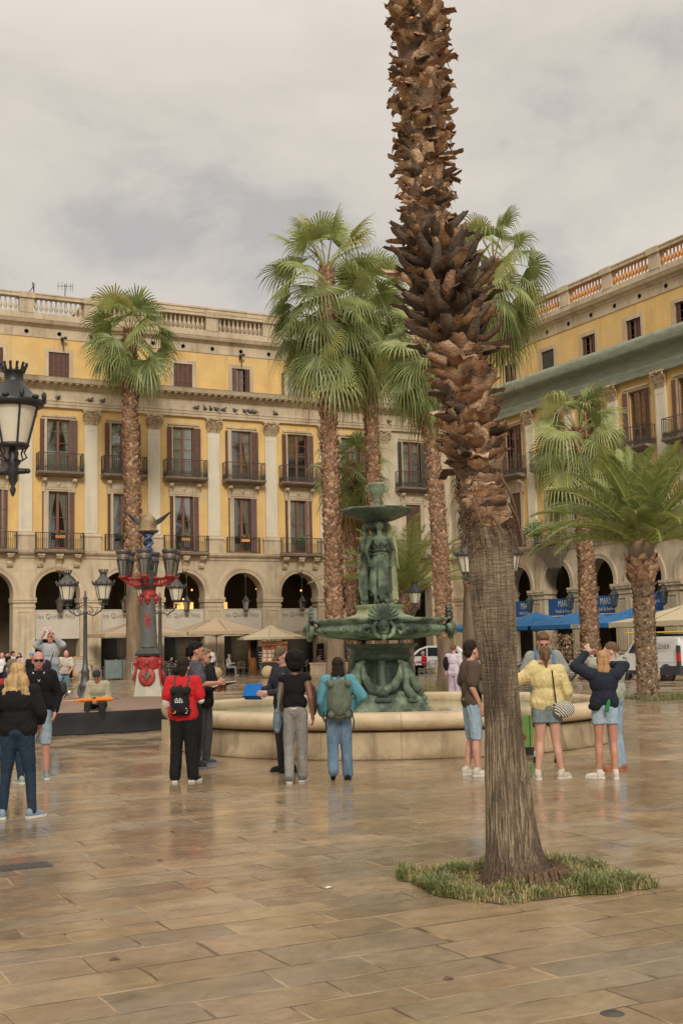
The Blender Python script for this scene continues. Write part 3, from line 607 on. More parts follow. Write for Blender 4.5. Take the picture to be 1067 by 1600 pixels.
def trunk_scales(mb,path,rows,per,size,seed,mats=(0,1,2),w=(.6,.3,.1),out=.5):
    rnd=random.Random(seed)
    for i in range(rows):
        c,r=path_at(path,(i+.3)/rows)
        for j in range(per):
            a=2*PI*(j+.5*(i%2))/per+rnd.uniform(-.12,.12); s=size*rnd.uniform(.7,1.3); ca,sa=math.cos(a),math.sin(a); o=Vector((ca,sa,0)); t=Vector((-sa,ca,0)); lean=rnd.uniform(-.6,.6)
            b=c+o*(r*.95)+Vector((0,0,rnd.uniform(-.3,.3)*s)); q=out*rnd.uniform(.5,1.5)
            mb.cur=rnd.choices(mats,w)[0]
            tip=b+o*s*q*.8+Vector((0,0,s*.95))+t*lean*s
            mb.add([b-t*s*.5,b+t*s*.5,b+t*(s*.36+lean*s*.5)+o*s*q*.55+Vector((0,0,s*.5)),tip+t*s*.16,tip-t*s*.16,b-t*(s*.36-lean*s*.5)+o*s*q*.55+Vector((0,0,s*.5)),b+o*s*q*.7+Vector((0,0,s*.55))+t*lean*s*.5],[(0,1,2,6),(0,6,5),(5,6,3,4),(6,2,3)])
def make_fan_palm(label,base,topz,lean,rb,rt,crown,group,seed,scale_from=.0,scales=(95,13,.2),mats=(0,1,2),wts=(.5,.35,.15)):
    r_=thing('fan_palm',label,'palm tree',base,0,group)
    path=[]; n=14; rnd=random.Random(seed)
    for i in range(n+1):
        t=i/n; path.append((Vector((lean[0]*t**1.5+.08*math.sin(t*5+seed)*t,lean[1]*t**1.5,topz*t)), (rb*1.35 if i==0 else rb+(rt-rb)*t)))
    m=MB(); m.smooth=True; m.cur=0; m.tube([p for p,_ in path],[r for _,r in path],14)
    sub=[(p,r) for p,r in path if p.z>=scale_from*topz-1e-3]
    if sub[0][0].z<topz: 
        m.smooth=False; mm=MB(); trunk_scales(mm,sub,scales[0],scales[1],scales[2],seed,(0,1,2),wts)
        mm.cur=0; 
        for k_ in range(len(mm.m)): mm.m[k_]+=1
        o=len(m.v); m.v+=mm.v; m.f+=[[i+o for i in f] for f in mm.f]; m.m+=mm.m; m.sm+=mm.sm
    m.build('trunk',[barkm]+[(bootA,bootB,bootC,bootL)[k] for k in mats],r_)
    if crown:
        c=MB(); top=path[-1][0]; fan_crown(c,(top.x,top.y,top.z+.1),seed=seed,**crown)
        c.build('crown',[leafA,leafB,leafC,deadl,stalk],r_)
    return r_
G='tall fan palms standing around the fountain'
make_fan_palm('tall slim fan palm on the far left in front of the yellow arcade',(21.35,68,0),20.4,(-.2,.1,0),.50,.36,dict(n=40,pl=1.75,R0=1.6,lo=-45,H=1.1),G,1,.28,(90,14,.26),(3,0,1),(.45,.35,.2))
make_fan_palm('big leafy fan palm behind the left side of the fountain bowl',(24.9,49.5,0),19.2,(-.15,0,0),.40,.31,dict(n=64,pl=2.25,R0=1.65,lo=-52,H=3.2,dead=4),G,2,.12,(105,13,.24),(3,0,1),(.6,.2,.2))
make_fan_palm('fan palm whose crown hangs just right of the biggest leafy crown',(28.4,51.5,0),18.5,(-.4,.3,0),.36,.30,dict(n=52,pl=1.8,R0=1.55,lo=-50,H=2.2,dead=4),G,3,.1,(105,12,.22),(3,0,1),(.55,.25,.2))
make_fan_palm('short fan palm with a skirt of dead orange fronds behind the fountain figures',(29.5,56.6,0),11.2,(0,0,0),.30,.26,dict(n=36,pl=1.2,R0=1.35,lo=-55,dead=14,H=1.3),G,4,.05,(60,12,.2),(0,3,1),(.5,.3,.2))
make_fan_palm('slender fan palm between the fountain and the thick foreground trunk',(24.25,39.0,0),13.2,(-.65,.2,0),.34,.215,dict(n=38,pl=1.1,R0=1.15,lo=-60,dead=3,H=1.6),G,5,.12,(115,12,.165),(3,0,1),(.6,.25,.15))
make_fan_palm('fan palm whose crown shows right of the foreground trunk against the sky',(31.9,49.3,0),20.4,(1.7,-.8,0),.36,.31,dict(n=44,pl=1.75,R0=1.5,lo=-65,hi=84,yel=.3,dead=4,droop=.75,H=2.2),G,6,.2,(115,12,.22),(3,0,1),(.5,.3,.2))
make_fan_palm('fan palm in front of the right building with bicycles at its foot',(35.6,44.9,0),11.7,(.5,.8,0),.40,.28,dict(n=36,pl=1.6,R0=1.35,lo=-55,droop=.8,H=1.8),G,7,.06,(85,13,.22),(0,3,1),(.5,.35,.15))
# feather palms
def feather(mb,base,az,el,L,rnd,mat=0,pairs=46,grav=.16,lw=.034):
    h=Vector((math.cos(az),math.sin(az),0)); p=Vector(base); d=h*math.cos(el)+Vector((0,0,math.sin(el))); K=16; pts=[p.copy()]; ds=[d.copy()]
    side=Vector((0,0,1)).cross(h).normalized(); bend=rnd.uniform(-.05,.05)
    for i in range(K): d=(d+Vector((0,0,-grav*(.35+i/K*.9)*math.cos(el*.7)))+side*bend).normalized(); p=p+d*L/K; pts.append(p.copy()); ds.append(d.copy())
    mb.cur=2; mb.tube(pts,[.05*(1-i/K)**.8+.008 for i in range(K+1)],5,False)
    for i in range(pairs):
        f=.12+.88*i/pairs; x=f*K; k=min(int(x),K-1); q=pts[k].lerp(pts[k+1],x-k); dd=ds[k]; s=dd.cross(Vector((0,0,1))); s=s.normalized() if s.length>1e-3 else side; up=s.cross(dd).normalized()
        ll=L*.21*(math.sin(PI*min(1,(f*.9+.12)))**.6)*rnd.uniform(.85,1.1)
        for sg in (-1,1):
            v=(s*sg*.8+dd*(.55+.5*f)+up*rnd.uniform(.2,.5)).normalized(); mid=q+v*ll*.5; tip=q+v*ll+Vector((0,0,-ll*rnd.uniform(.12,.35))); w_=dd*lw
            mb.cur=mat if rnd.random()<.7 else 1
            mb.add([q-w_*.5,q+w_*.5,mid+w_*.6+up*.01,mid-w_*.6,tip],[(0,1,2,3),(3,2,4)])
def make_feather_palm(label,base,h,rb,rt,n,L,seed,lo,hi,rows,size,group,boot=1.0,orange=True,grav=.16,pairs=46,lw=.034):
    r_=thing('feather_palm',label,'palm tree',base,0,group); rnd=random.Random(seed); m=MB(); m.smooth=True
    prof=[(rb*1.12,0),(rb,.3),(rb*.97,h*.3),(rb,h*.55),(rb*1.02,h*.68),(rt,h*.76),(rt*1.12,h*.88),(rt,h),(rt*.5,h+.35)]
    m.lathe(prof,n=24); m.smooth=False
    path=[(Vector((0,0,z)),r) for r,z in prof[:7]]
    mm=MB(); trunk_scales(mm,path[:6],rows,16,size,seed,(0,1,2),(.4,.35,.25),.55); trunk_scales(mm,path[5:],7,13,size*2.6,seed+1,(1,3,0),(.5,.35,.15),.55)
    for k_ in range(len(mm.m)): mm.m[k_]+=1
    o=len(m.v); m.v+=mm.v; m.f+=[[i+o for i in f] for f in mm.f]; m.m+=mm.m; m.sm+=mm.sm
    m.build('trunk',[barkm,bootA,bootB,bootC,bootL],r_)
    c=MB()
    for i in range(n):
        f=(i+.5)/n; az=i*2.39996+rnd.uniform(-.2,.2); el=R(hi-(hi-lo)*f**.9)
        feather(c,(.12*math.cos(az),.12*math.sin(az),h+.3-.4*f),az,el,L*rnd.uniform(.85,1.1)*(.75+.3*min(1,f*2)),rnd,0 if rnd.random()<.7 else 1,pairs=pairs,grav=grav,lw=lw)
    c.build('crown',[feaA,feaB,rach],r_)
    if orange:
        q=MB(); 
        for k in range(26): a=rnd.uniform(0,6.28); q.tube([(0.1,-.1,h+.5),(.15*math.cos(a)+.1,.15*math.sin(a)-.1,h+1.3),(.3*math.cos(a)+.1,.3*math.sin(a)-.1,h+rnd.uniform(1.5,2.1))],[.02,.02,.008],4)
        q.build('flower_stalks',M('orange_stalk',(.5,.2,.07),.7,.2,5,0),r_)
    return r_
make_feather_palm('feather palm with a thick knobbly trunk and arching fronds on the right',(24.5,28.3,0),4.6,.31,.36,46,3.45,11,14,88,36,.105,'feather palms',grav=.085,pairs=84,lw=.032)
make_feather_palm('small upright feather palm behind the fountain figures',(29.6,51.3,0),4.1,.36,.40,34,4.4,12,22,84,22,.15,'feather palms',orange=False,grav=.075)
# ---------------------------------------------------------------- the thick foreground palm
def groove_mat():
    m=bpy.data.materials.new('grooved_palm_bark'); m.use_nodes=True; t=m.node_tree; n=t.nodes.new; l=t.links.new; b=t.nodes['Principled BSDF']; b.inputs['Roughness'].default_value=.9
    g=n('ShaderNodeNewGeometry')
    def nz(sc,st,det=3,dist=0):
        mp=n('ShaderNodeMapping'); mp.inputs['Scale'].default_value=st; l(g.outputs['Position'],mp.inputs[0]); a=n('ShaderNodeTexNoise'); a.inputs['Scale'].default_value=sc; a.inputs['Detail'].default_value=det; a.inputs['Distortion'].default_value=dist; l(mp.outputs[0],a.inputs[0]); return a.outputs[0]
    def mr(x,a,b_,c,d): r=n('ShaderNodeMapRange'); r.inputs[1].default_value=a; r.inputs[2].default_value=b_; r.inputs[3].default_value=c; r.inputs[4].default_value=d; l(x,r.inputs[0]); return r.outputs[0]
    def mt(op,a,b_):
        x=n('ShaderNodeMath'); x.operation=op
        for i,q in enumerate((a,b_)):
            if isinstance(q,(int,float)): x.inputs[i].default_value=q
            else: l(q,x.inputs[i])
        return x.outputs[0]
    s_=n('ShaderNodeSeparateXYZ'); l(g.outputs['Position'],s_.inputs[0])
    vert=mr(nz(78,(1,1,.03),2,.1),.36,.56,0,1); hor=mr(nz(85,(.10,.10,1),3,.3),.34,.58,0,1); fine=mr(nz(95,(1,1,.5),4),.3,.7,.72,1.25)
    hm=mt('MULTIPLY',mr(s_.outputs[2],1.0,1.5,0,1),.75)
    vm=mr(s_.outputs[2],1.3,2.4,1,.45)
    h=mt('SUBTRACT',1,mt('MULTIPLY',mt('SUBTRACT',1,hor),hm)); v=mt('SUBTRACT',1,mt('MULTIPLY',mt('SUBTRACT',1,vert),vm)); ht=mt('MULTIPLY',h,v)
    st=mr(nz(2.6,(1,1,.45),5,.6),.50,.62,0,1)
    c1=n('ShaderNodeMix'); c1.data_type='RGBA'; c1.inputs[6].default_value=(.115,.083,.054,1); c1.inputs[7].default_value=(.30,.225,.145,1); l(ht,c1.inputs[0])  # groove shade painted into the bark colour, dark wherever the height is low
    c2=n('ShaderNodeMix'); c2.data_type='RGBA'; l(mt('MULTIPLY',st,.75),c2.inputs[0]); l(c1.outputs[2],c2.inputs[6]); c2.inputs[7].default_value=(.065,.045,.03,1)
    rt=n('ShaderNodeMix'); rt.data_type='RGBA'; l(mt('MULTIPLY',mr(s_.outputs[2],.32,.10,0,1),.85),rt.inputs[0]); l(c2.outputs[2],rt.inputs[6]); rt.inputs[7].default_value=(.075,.042,.025,1)
    vv=n('ShaderNodeVectorMath'); vv.operation='SCALE'; l(rt.outputs[2],vv.inputs[0]); l(fine,vv.inputs['Scale']); l(vv.outputs[0],b.inputs['Base Color'])
    bp=n('ShaderNodeBump'); bp.inputs['Strength'].default_value=.8; bp.inputs['Distance'].default_value=.012; l(mt('ADD',ht,mt('MULTIPLY',fine,.4)),bp.inputs['Height']); l(bp.outputs[0],b.inputs['Normal']); return m
def big_palm():
    r_=thing('fan_palm','thick foreground palm trunk with shaggy brown leaf stumps rising out of the picture','palm tree',(5.42,7.78,0))
    B0=Vector((5.42,7.78,0))
    raw=[(5.40,7.73,-.05,.33),(5.39,7.74,.05,.285),(5.375,7.75,.13,.235),(5.36,7.76,.25,.20),(5.345,7.765,.42,.18),(5.34,7.77,.61,.168),(5.33,7.78,.84,.153),(5.32,7.78,1.14,.131),(5.31,7.785,1.38,.126),(5.305,7.79,1.62,.128),(5.29,7.8,1.8,.145),(5.28,7.8,2.06,.158),(5.275,7.8,2.29,.162),(5.27,7.81,2.54,.162),(5.22,7.83,2.85,.15),(5.175,7.86,3.29,.15),(5.13,7.88,3.79,.15),(5.06,7.92,4.25,.155),(5.0,7.95,4.67,.15),(4.92,7.99,4.98,.14),(4.9,7.99,5.24,.15),(4.9,8.0,5.61,.165),(4.89,8.0,6.14,.17),(4.88,8.0,6.95,.165),(4.87,8.0,7.8,.165),(4.87,8.0,9.5,.17),(4.87,8.0,15.5,.17)]
    path=[(Vector((x,y,z))-B0,r) for x,y,z,r in raw]
    m=MB(); m.smooth=True; n=288; zs=[-.04+i*.02 for i in range(152)]; vs=[]
    for z in zs:
        t=(z-path[0][0].z)/(path[-1][0].z-path[0][0].z); c,r=path_at(path,t)
        for j in range(n):
            a=2*PI*j/n; q=Vector((math.cos(a)*7.5,math.sin(a)*7.5,z*.9+.15*math.sin(a*9)))
            g=noise.noise(q*1.6); rid=min(1,abs(g)*5.5); rid=min(1,rid+.25*max(0,noise.noise(q*.5))); g2=noise.noise(q*3.7+Vector((5,0,0))); hz=.5*noise.noise(Vector((math.cos(a),math.sin(a),z*22)))*max(0,min(1,(z-1.1)))
            k=r+.015*rid+.004*g2+.004*hz+.02*max(0,.25-z)*4*noise.noise(Vector((math.cos(a)*3,math.sin(a)*3,z*2)))*2.2-.006
            vs.append(Vector((c.x+k*math.cos(a),c.y+k*math.sin(a),z)))
    m.add(vs,[(i*n+j,i*n+(j+1)%n,(i+1)*n+(j+1)%n,(i+1)*n+j) for i in range(len(zs)-1) for j in range(n)])
    up=[p for p in path if p[0].z>2.6]; m.tube([p for p,_ in up],[r for _,r in up],20)
    m.cur=0; o=m.build('trunk',[groove_mat(),fibre],r_)
    for p in o.data.polygons:
        if p.center.z>2.66: p.material_index=1
    # leaf stumps
    rnd=random.Random(5); f=MB(); 
    def flap(c,r,a,L,w0,w1,el,curl,twist,mat,tear=.0,cup=.35):
        ca,sa=math.cos(a),math.sin(a); o=Vector((ca,sa,0)); t=Vector((-sa,ca,0)); K=6; J=6; p=c+o*r*.9; e=el; vs=[]
        d0=None
        for i in range(K+1):
            u=i/K; d=(o*math.cos(e)+Vector((0,0,math.sin(e)))); d=(d+t*twist*u).normalized()
            if i: p=p+d*L/K
            e+=curl/K; nn=t.cross(d).normalized(); 
            if nn.dot(o)<0: nn=-nn
            w=(w0+(w1-w0)*u**.8)
            for j in range(J+1):
                x=(j/J-.5)*2; q=p+t*x*w*.5-nn*(cup*w*x*x*(1-.35*u))+nn*.006*rnd.uniform(-1,1)
                if i==K: q=q+d*rnd.uniform(-.25,.25)*L*.2
                vs.append(q)
        fs=[(i*(J+1)+j,i*(J+1)+j+1,(i+1)*(J+1)+j+1,(i+1)*(J+1)+j) for i in range(K) for j in range(J)]
        f.cur=mat; f.smooth=True; f.add(vs,fs)
    z=2.62
    while z<11.8:
        t=(z-path[0][0].z)/(path[-1][0].z-path[0][0].z); c,r=path_at(path,t)
        for j in range(15):
            a=2*PI*j/15+z*7.3+rnd.uniform(-.3,.3); zz=Vector((0,0,rnd.uniform(-.03,.03)))
            mt=rnd.choices((0,1,2),(.5,.3,.2))[0]
            if z<3.05: flap(c+zz,r,a,rnd.uniform(.08,.13),.26,.17,R(rnd.uniform(35,75)),R(15),rnd.uniform(-.35,.35),rnd.choices((0,1,2),(.6,.2,.2))[0],cup=.18)
            elif z<4.0: flap(c+zz,r,a,rnd.uniform(.14,.23),.19,.10,R(rnd.uniform(15,70)),R(rnd.uniform(-40,30)),rnd.choice((-1,1))*rnd.uniform(.3,1.1),mt,cup=.3)
            elif z<5.02:
                k=math.sin(PI*(z-3.95)/1.1)
                flap(c+zz,r,a,rnd.uniform(.19,.30)+.08*k,.17,.06,R(rnd.uniform(-25,40)),R(rnd.uniform(10,90)),rnd.uniform(-.7,.7),rnd.choices((0,1,2),(.22,.05,.73))[0],cup=.45)
            else: flap(c+zz,r,a,rnd.uniform(.09,.175),.115,.085,R(rnd.uniform(-5,82)),R(rnd.uniform(-60,30)),rnd.choice((-1,1))*rnd.uniform(.1,1.9),rnd.choices((0,1,2),(.42,.48,.10))[0],cup=.3)
        z+=.08 if z<5 else .078
    f.smooth=False
    f.build('leaf_stumps',[bootA,bootB,bootC],r_)
    h=MB()      # loose fibres and hanging strips
    for i in range(900):
        z=rnd.uniform(2.9,8.2) if i%4 else rnd.uniform(2.5,2.85); t=(z-path[0][0].z)/(path[-1][0].z-path[0][0].z); c,r=path_at(path,t); a=rnd.uniform(0,6.28); o=Vector((math.cos(a),math.sin(a),0)); tt=Vector((-math.sin(a),math.cos(a),0))
        L=rnd.uniform(.06,.15); p=c+o*(r+.015); s=rnd.uniform(-1,1); h.tube([p,p+o*.03+tt*s*L*.5+Vector((0,0,-L*.2)),p+o*.05+tt*s*L*.8+Vector((0,0,-L*.8))],[.004,.003,.001],4,False)
    for a,z,L in ((-1.2,3.05,.3),(-.6,2.85,.3),(-1.9,2.75,.2),(-2.4,2.85,.2)):
        t=(z-path[0][0].z)/(path[-1][0].z-path[0][0].z); c,r=path_at(path,t); o=Vector((math.cos(a),math.sin(a),0)); tt=Vector((-math.sin(a),math.cos(a),0)); p=c+o*(r+.06)
        h.tube([p,p+o*.06+tt*.03+Vector((0,0,-L*.4)),p+o*.09+tt*.08+Vector((0,0,-L))],[.012,.014,.004],5,False)
    h.build('loose_fibres',fibre,r_)['kind']='stuff'
    c=MB(); fan_crown(c,tuple(path[-1][0]),40,1.3,1.4,99,lo=-45,seg=16); c.build('crown',[leafA,leafB,leafC,deadl,stalk],r_)
    rt=MB()     # roots skirt
    rt.smooth=True
    for i in range(420):
        a=rnd.uniform(0,6.28); r0=rnd.uniform(.2,.31); p=Vector((math.cos(a)*r0+.03,math.sin(a)*r0-.04,.02)); L=rnd.uniform(.05,.13); rt.tube([p+Vector((0,0,.1)),p+Vector((math.cos(a)*.03,math.sin(a)*.03,.02)),p+Vector((math.cos(a)*L,math.sin(a)*L,-.02))],[.012,.013,.005],5,False)
    rt.build('roots',fibre,r_)['kind']='stuff'
big_palm()
# grass in the tree pits
grassm=M('grass_blades',(.14,.165,.045),.6,.5,8,0); grassy=M('dry_grass',(.34,.26,.115),.7,.4,8,0); soil=M('dark_soil',(.11,.085,.045),.95,.4,12,.6)
def grass_patch(name,pts,n,label,seed,L=(.05,.13),dry=.4,avoid=None,clump=1.0):
    rnd=random.Random(seed); P=[Vector((x,y,0)) for x,y in pts]; m=MB(); lo=Vector((min(p.x for p in P),min(p.y for p in P),0)); hi=Vector((max(p.x for p in P),max(p.y for p in P),0))
    def inside(q):
        c=False; j=len(P)-1
        for i in range(len(P)):
            if (P[i].y>q.y)!=(P[j].y>q.y) and q.x<(P[j].x-P[i].x)*(q.y-P[i].y)/(P[j].y-P[i].y)+P[i].x: c=not c
            j=i
        return c
    m.cur=2; ed=[]
    for a_,b_ in zip(P,P[1:]+P[:1]):
        for q_ in range(9): e_=a_.lerp(b_,q_/9); cc=sum(P,Vector())/len(P); nz=noise.noise(e_*2.7+Vector((seed,3,0))); ed.append(cc+(e_-cc)*(.93+.10*nz))
    m.add([(p.x,p.y,.006) for p in ed],[tuple(range(len(ed)))])
    k=0
    while k<n:
        q=Vector((rnd.uniform(lo.x,hi.x),rnd.uniform(lo.y,hi.y),.006))
        d=noise.noise(q*3.1+Vector((seed,0,0)))
        qq=q+Vector((noise.noise(q*4)*.16,noise.noise(q*4+Vector((9,0,0)))*.16,0))
        if not inside(qq) or (avoid and (q-Vector(avoid[0])).length<avoid[1]) or rnd.random()<.35-d*clump: k+=.2; continue
        k+=1; a=rnd.uniform(0,6.28); l=rnd.uniform(*L)*(1+d*1.1)*rnd.choice((.6,1,1,1.3)); b=Vector((math.cos(a),math.sin(a),0)); s=Vector((-math.sin(a),math.cos(a),0))*.0035; le=rnd.uniform(.2,1.1)
        m.cur=1 if rnd.random()<dry-d*.8 else 0
        p1=q+b*l*.3*le+Vector((0,0,l*.6)); p2=q+b*l*le+Vector((0,0,l*(1-.3*le)))
        m.add([q-s,q+s,p1+s*.8,p1-s*.8,p2],[(0,1,2,3),(3,2,4)])
    return tag(m.build(name,[grassm,grassy,soil]),label,'grass',kind='stuff')
grass_patch('grass',[(4.70,8.22),(4.62,7.62),(4.80,7.13),(5.3,7.10),(6.13,7.03),(6.2,7.7),(6.16,8.5),(5.42,8.62),(4.85,8.55)],26000,'shaggy green and straw coloured grass around the foot of the thick palm trunk',3,(.018,.085),.42,((5.42,7.74,0),.27),clump=1.6)
grass_patch('grass',[(23.6,27.2),(26.2,26.4),(26.6,28.6),(24.2,29.4)],2600,'low green grass at the foot of the knobbly feather palm',4,(.08,.2),.1,((24.35,28.4,0),.3))
grass_patch('grass',[(23.2,38.2),(25.3,37.8),(25.6,39.8),(23.6,40.2)],1500,'dry tufts at the foot of the slender palm behind the fountain',5,(.15,.5),.75,((24.3,38.9,0),.3))
def shrub(): # bushy tuft at the foot of the palm by the bicycles
    m=MB(); rnd=random.Random(8)
    for i in range(1600):
        a=rnd.uniform(0,6.28); r=.42+rnd.uniform(-.1,.35); z=rnd.uniform(.2,2.0); r*=1-.35*abs(z-1.2)/1.2; p=Vector((r*math.cos(a),r*math.sin(a),z)); q=Vector((rnd.uniform(-1,1),rnd.uniform(-1,1),rnd.uniform(-.5,1)))*.12
        s=Vector((rnd.uniform(-1,1),rnd.uniform(-1,1),0))*.03; m.cur=rnd.choice((0,0,1)); m.add([p-s,p+s,p+q+s*.4,p+q-s*.4],[(0,1,2,3)])
    o=m.build('root_tuft',[bootB,fibre]); o.location=(35,46.2,0); tag(o,'bushy brown tuft wrapped around the foot of the palm by the bicycles','tuft')
shrub()
# ---------------------------------------------------------------- fountain
bronze=streaks(M('green_bronze',(.19,.245,.165),.68,.5,6,.5,col2=(.055,.072,.05),fine=30,metal=.15,c2pos=(.4,.6)),.5,9)
bronzed=M('dark_bronze',(.05,.068,.05),.55,.5,4,.35,col2=(.13,.18,.115),metal=.2,c2pos=(.5,.75))
bronzel=M('pale_bronze',(.22,.27,.165),.75,.35,3,.3,col2=(.36,.36,.20),c2pos=(.45,.65))
fstone=streaks(M('fountain_stone',(.42,.32,.19),.75,.28,2.6,.5,col2=(.20,.14,.075),fine=22,c2pos=(.45,.7)),.45,5)
cope=M('worn_coping',(.50,.385,.24),.5,.22,2.6,.35,col2=(.33,.23,.13),fine=20)
def water_mat():
    m=M('pool_water',(.30,.34,.22),.05,.12,1,0,spec=.5); t=m.node_tree; b=t.nodes['Principled BSDF']; g=t.nodes.new('ShaderNodeNewGeometry'); n=t.nodes.new('ShaderNodeTexNoise'); n.inputs['Scale'].default_value=5; t.links.new(g.outputs['Position'],n.inputs[0])
    bp=t.nodes.new('ShaderNodeBump'); bp.inputs['Strength'].default_value=.25; bp.inputs['Distance'].default_value=.02; t.links.new(n.outputs[0],bp.inputs['Height']); t.links.new(bp.outputs[0],b.inputs['Normal']); return m
FC=(11.33,20.26,0); F=thing('fountain','round stone basin fountain with green bronze bowl and three standing figures','fountain',FC,-TH)
def ring(prof,n,label,mat,seg=24,gap=.0025):
    for k in range(seg):
        m=MB(); m.smooth=True; a0,a1=2*PI*k/seg+gap/4,2*PI*(k+1)/seg-gap/4; q=8; P=len(prof); vs=[]
        for i in range(q+1):
            a=a0+(a1-a0)*i/q
            for r,z in prof: vs.append((r*math.cos(a),r*math.sin(a),z))
        m.add(vs,[(i*P+j,(i+1)*P+j,(i+1)*P+(j+1)%P,i*P+(j+1)%P) for i in range(q) for j in range(P)]); m.smooth=False
        m.add(vs[:P],[tuple(range(P))]); m.add(vs[-P:],[tuple(range(P-1,-1,-1))])
        o=m.build(n,mat,F)
        if label and k==0: pass
ring([(3.85,0),(4.08,0),(4.10,.02),(4.06,.10),(4.03,.42),(3.85,.42)],'wall_block',None,fstone,20)
cp=[(3.72,.44),(3.98,.44),(4.02,.46)]+[(4.09+.10*math.cos(a),.585+.115*math.sin(a)) for a in [R(x) for x in (-70,-45,-20,5,30,55,75)]]+[(4.02,.71),(3.85,.72),(3.74,.70),(3.70,.66)]
ring(cp,'coping_stone',None,cope,16)
m=MB(); m.lathe([(3.86,.0),(3.86,.5)],n=64,cap=False); m.lathe([(.01,.47),(3.86,.47)],n=64,cap=False); m.build('basin_lining',fstone,F)
m=MB(); m.lathe([(0.01,.53),(3.84,.53)],n=64,cap=False); m.build('water',water_mat(),F)
# pedestal: stepped octagonal foot, waisted body
def octw(a,z): 
    b=(a+PI/8)%(PI/4)-PI/8; return .93/math.cos(b) if z<.0 else 1
m=MB()
def lob(k,am): return lambda a,z:1+am*math.cos(k*a)
m.lathe([(1.18,.45),(1.18,.62),(1.10,.66),(1.12,.72),(1.02,.78),(.98,.86),(.86,.92),(.80,1.02)],n=48,wob=lambda a,z:1+.05*abs(math.cos(2*a))**.6-.02)
m.build('foot',bronze,F)
m=MB(); m.lathe([(.80,1.0),(.72,1.06),(.62,1.2),(.56,1.42),(.52,1.62),(.55,1.72),(.70,1.76),(.74,1.86),(.66,1.92),(.70,2.0),(.86,2.06),(.86,2.12)],n=48,wob=lambda a,z:1+.07*math.cos(4*a)); m.build('shaft',bronzed,F)
for k in range(4):      # scroll brackets, swags, lion paws round the pedestal
    a=PI/4+k*PI/2; Mx=Matrix.Rotation(a,4,'Z')
    m=MB(); pts=[(.60,0,1.70),(.80,0,1.62),(.86,0,1.45),(.80,0,1.28),(.84,0,1.1),(.98,0,.95),(1.08,0,.86),(1.1,0,.95),(1.02,0,1.0)]; m.tube([Mx@Vector(p) for p in pts],[.06,.09,.10,.10,.10,.11,.09,.06,.03],8)
    for y in (-.1,0,.1): m.ball(Mx@Vector((1.06,y,.82)),(.07,.05,.06))
    m.build('scroll_bracket',bronze,F)
    a=k*PI/2; Mx=Matrix.Rotation(a,4,'Z'); m=MB()
    for s in (-1,1): m.tube([Mx@Vector(p) for p in [(.56,s*.46,1.62),(.72,s*.42,1.36),(.84,s*.26,1.12),(.86,s*.0,1.04)]],[.05,.09,.13,.13],8)
    m.build('garland',bronze,F)
    m=MB(); m.tube([Mx@Vector(p) for p in [(.62,0,1.75),(.70,0,1.5),(.76,0,1.2),(.9,0,.98),(1.02,0,.9)]],[.09,.12,.13,.14,.1],10)
    for y in (-.12,-.04,.04,.12): m.ball(Mx@Vector((1.05,y,.84)),(.08,.045,.07))
    for i in range(7):
        for y in (-.07,0,.07): m.tube([Mx@Vector((.70+.03*i,y,1.62-i*.09)),Mx@Vector((.78+.03*i,y*1.2,1.55-i*.09))],[.03,.01],5)
    m.build('lion_leg',bronzed,F)
for o in bpy.data.objects:
    if o.parent==F and o.name.split('.')[0] in ('foot','shaft','scroll_bracket','garland','lion_leg'): o.scale=(.76,.76,.80); o.location.z=.09
# main bowl with shell masks
BZ=1.87
m=MB(); bw=lambda a,z:1+.012*math.cos(24*a)
m.lathe([(.35,BZ-.02),(.8,BZ-.0),(1.15,BZ+.04),(1.40,BZ+.09),(1.44,BZ+.12)],n=96,wob=lambda a,z:1+.02*abs(math.cos(16*a)))
m.lathe([(1.44,BZ+.12),(1.50,BZ+.17),(1.47,BZ+.24),(1.44,BZ+.27),(1.44,BZ+.30),(1.56,BZ+.33),(1.57,BZ+.37),(1.50,BZ+.385),(1.42,BZ+.37),(1.38,BZ+.30),(.5,BZ+.2)],n=96); 
for i in range(48): a=2*PI*i/48; m.ball((1.47*math.cos(a),1.47*math.sin(a),BZ+.19),(.06,.06,.05),8,6)
m.build('bowl',bronze,F).scale=(.82,.82,1)
m=MB(); m.lathe([(.01,BZ+.34),(1.4,BZ+.34)],n=48,cap=False); m.build('bowl_water',bpy.data.materials['pool_water'],F).scale=(.82,.82,1)
for k in range(4):
    a=-PI/2+k*PI/2+.02; Mx=Matrix.Translation((1.22*math.cos(a),1.22*math.sin(a),BZ+.2))@Matrix.Rotation(a-PI/2,4,'Z')@Matrix.Scale(1.12,4); m=MB()  # local +y outward
    for i in range(11):   # scallop shell
        t=R(-100+20*i); m.tube([Mx@Vector((0,.06,.12)),Mx@Vector((.13*math.sin(t),.1,.16+.11*math.cos(t))),Mx@Vector((.24*math.sin(t),.06,.2+.19*math.cos(t)))],[.015,.03,.035],6)
    m.ball(Mx@Vector((0,.1,.02)),(.105,.1,.14),12,10); m.ball(Mx@Vector((0,.2,.0)),(.03,.04,.05)); m.ball(Mx@Vector((0,.17,-.07)),(.045,.03,.02))
    for s in (-1,1): 
        m.ball(Mx@Vector((s*.045,.175,.04)),(.025,.02,.015)); m.tube([Mx@Vector(p) for p in [(s*.1,.08,.1),(s*.17,.1,.02),(s*.14,.12,-.1),(s*.06,.12,-.16)]],[.04,.05,.045,.02],6)
        m.tube([Mx@Vector(p) for p in [(s*.18,.03,.02),(s*.30,.05,.03),(s*.33,.06,-.05),(s*.26,.07,-.09),(s*.22,.07,-.03)]],[.05,.05,.045,.035,.02],6)
    m.ball(Mx@Vector((0,.1,-.14)),(.06,.05,.07)); m.build('shell_mask',bronze,F)
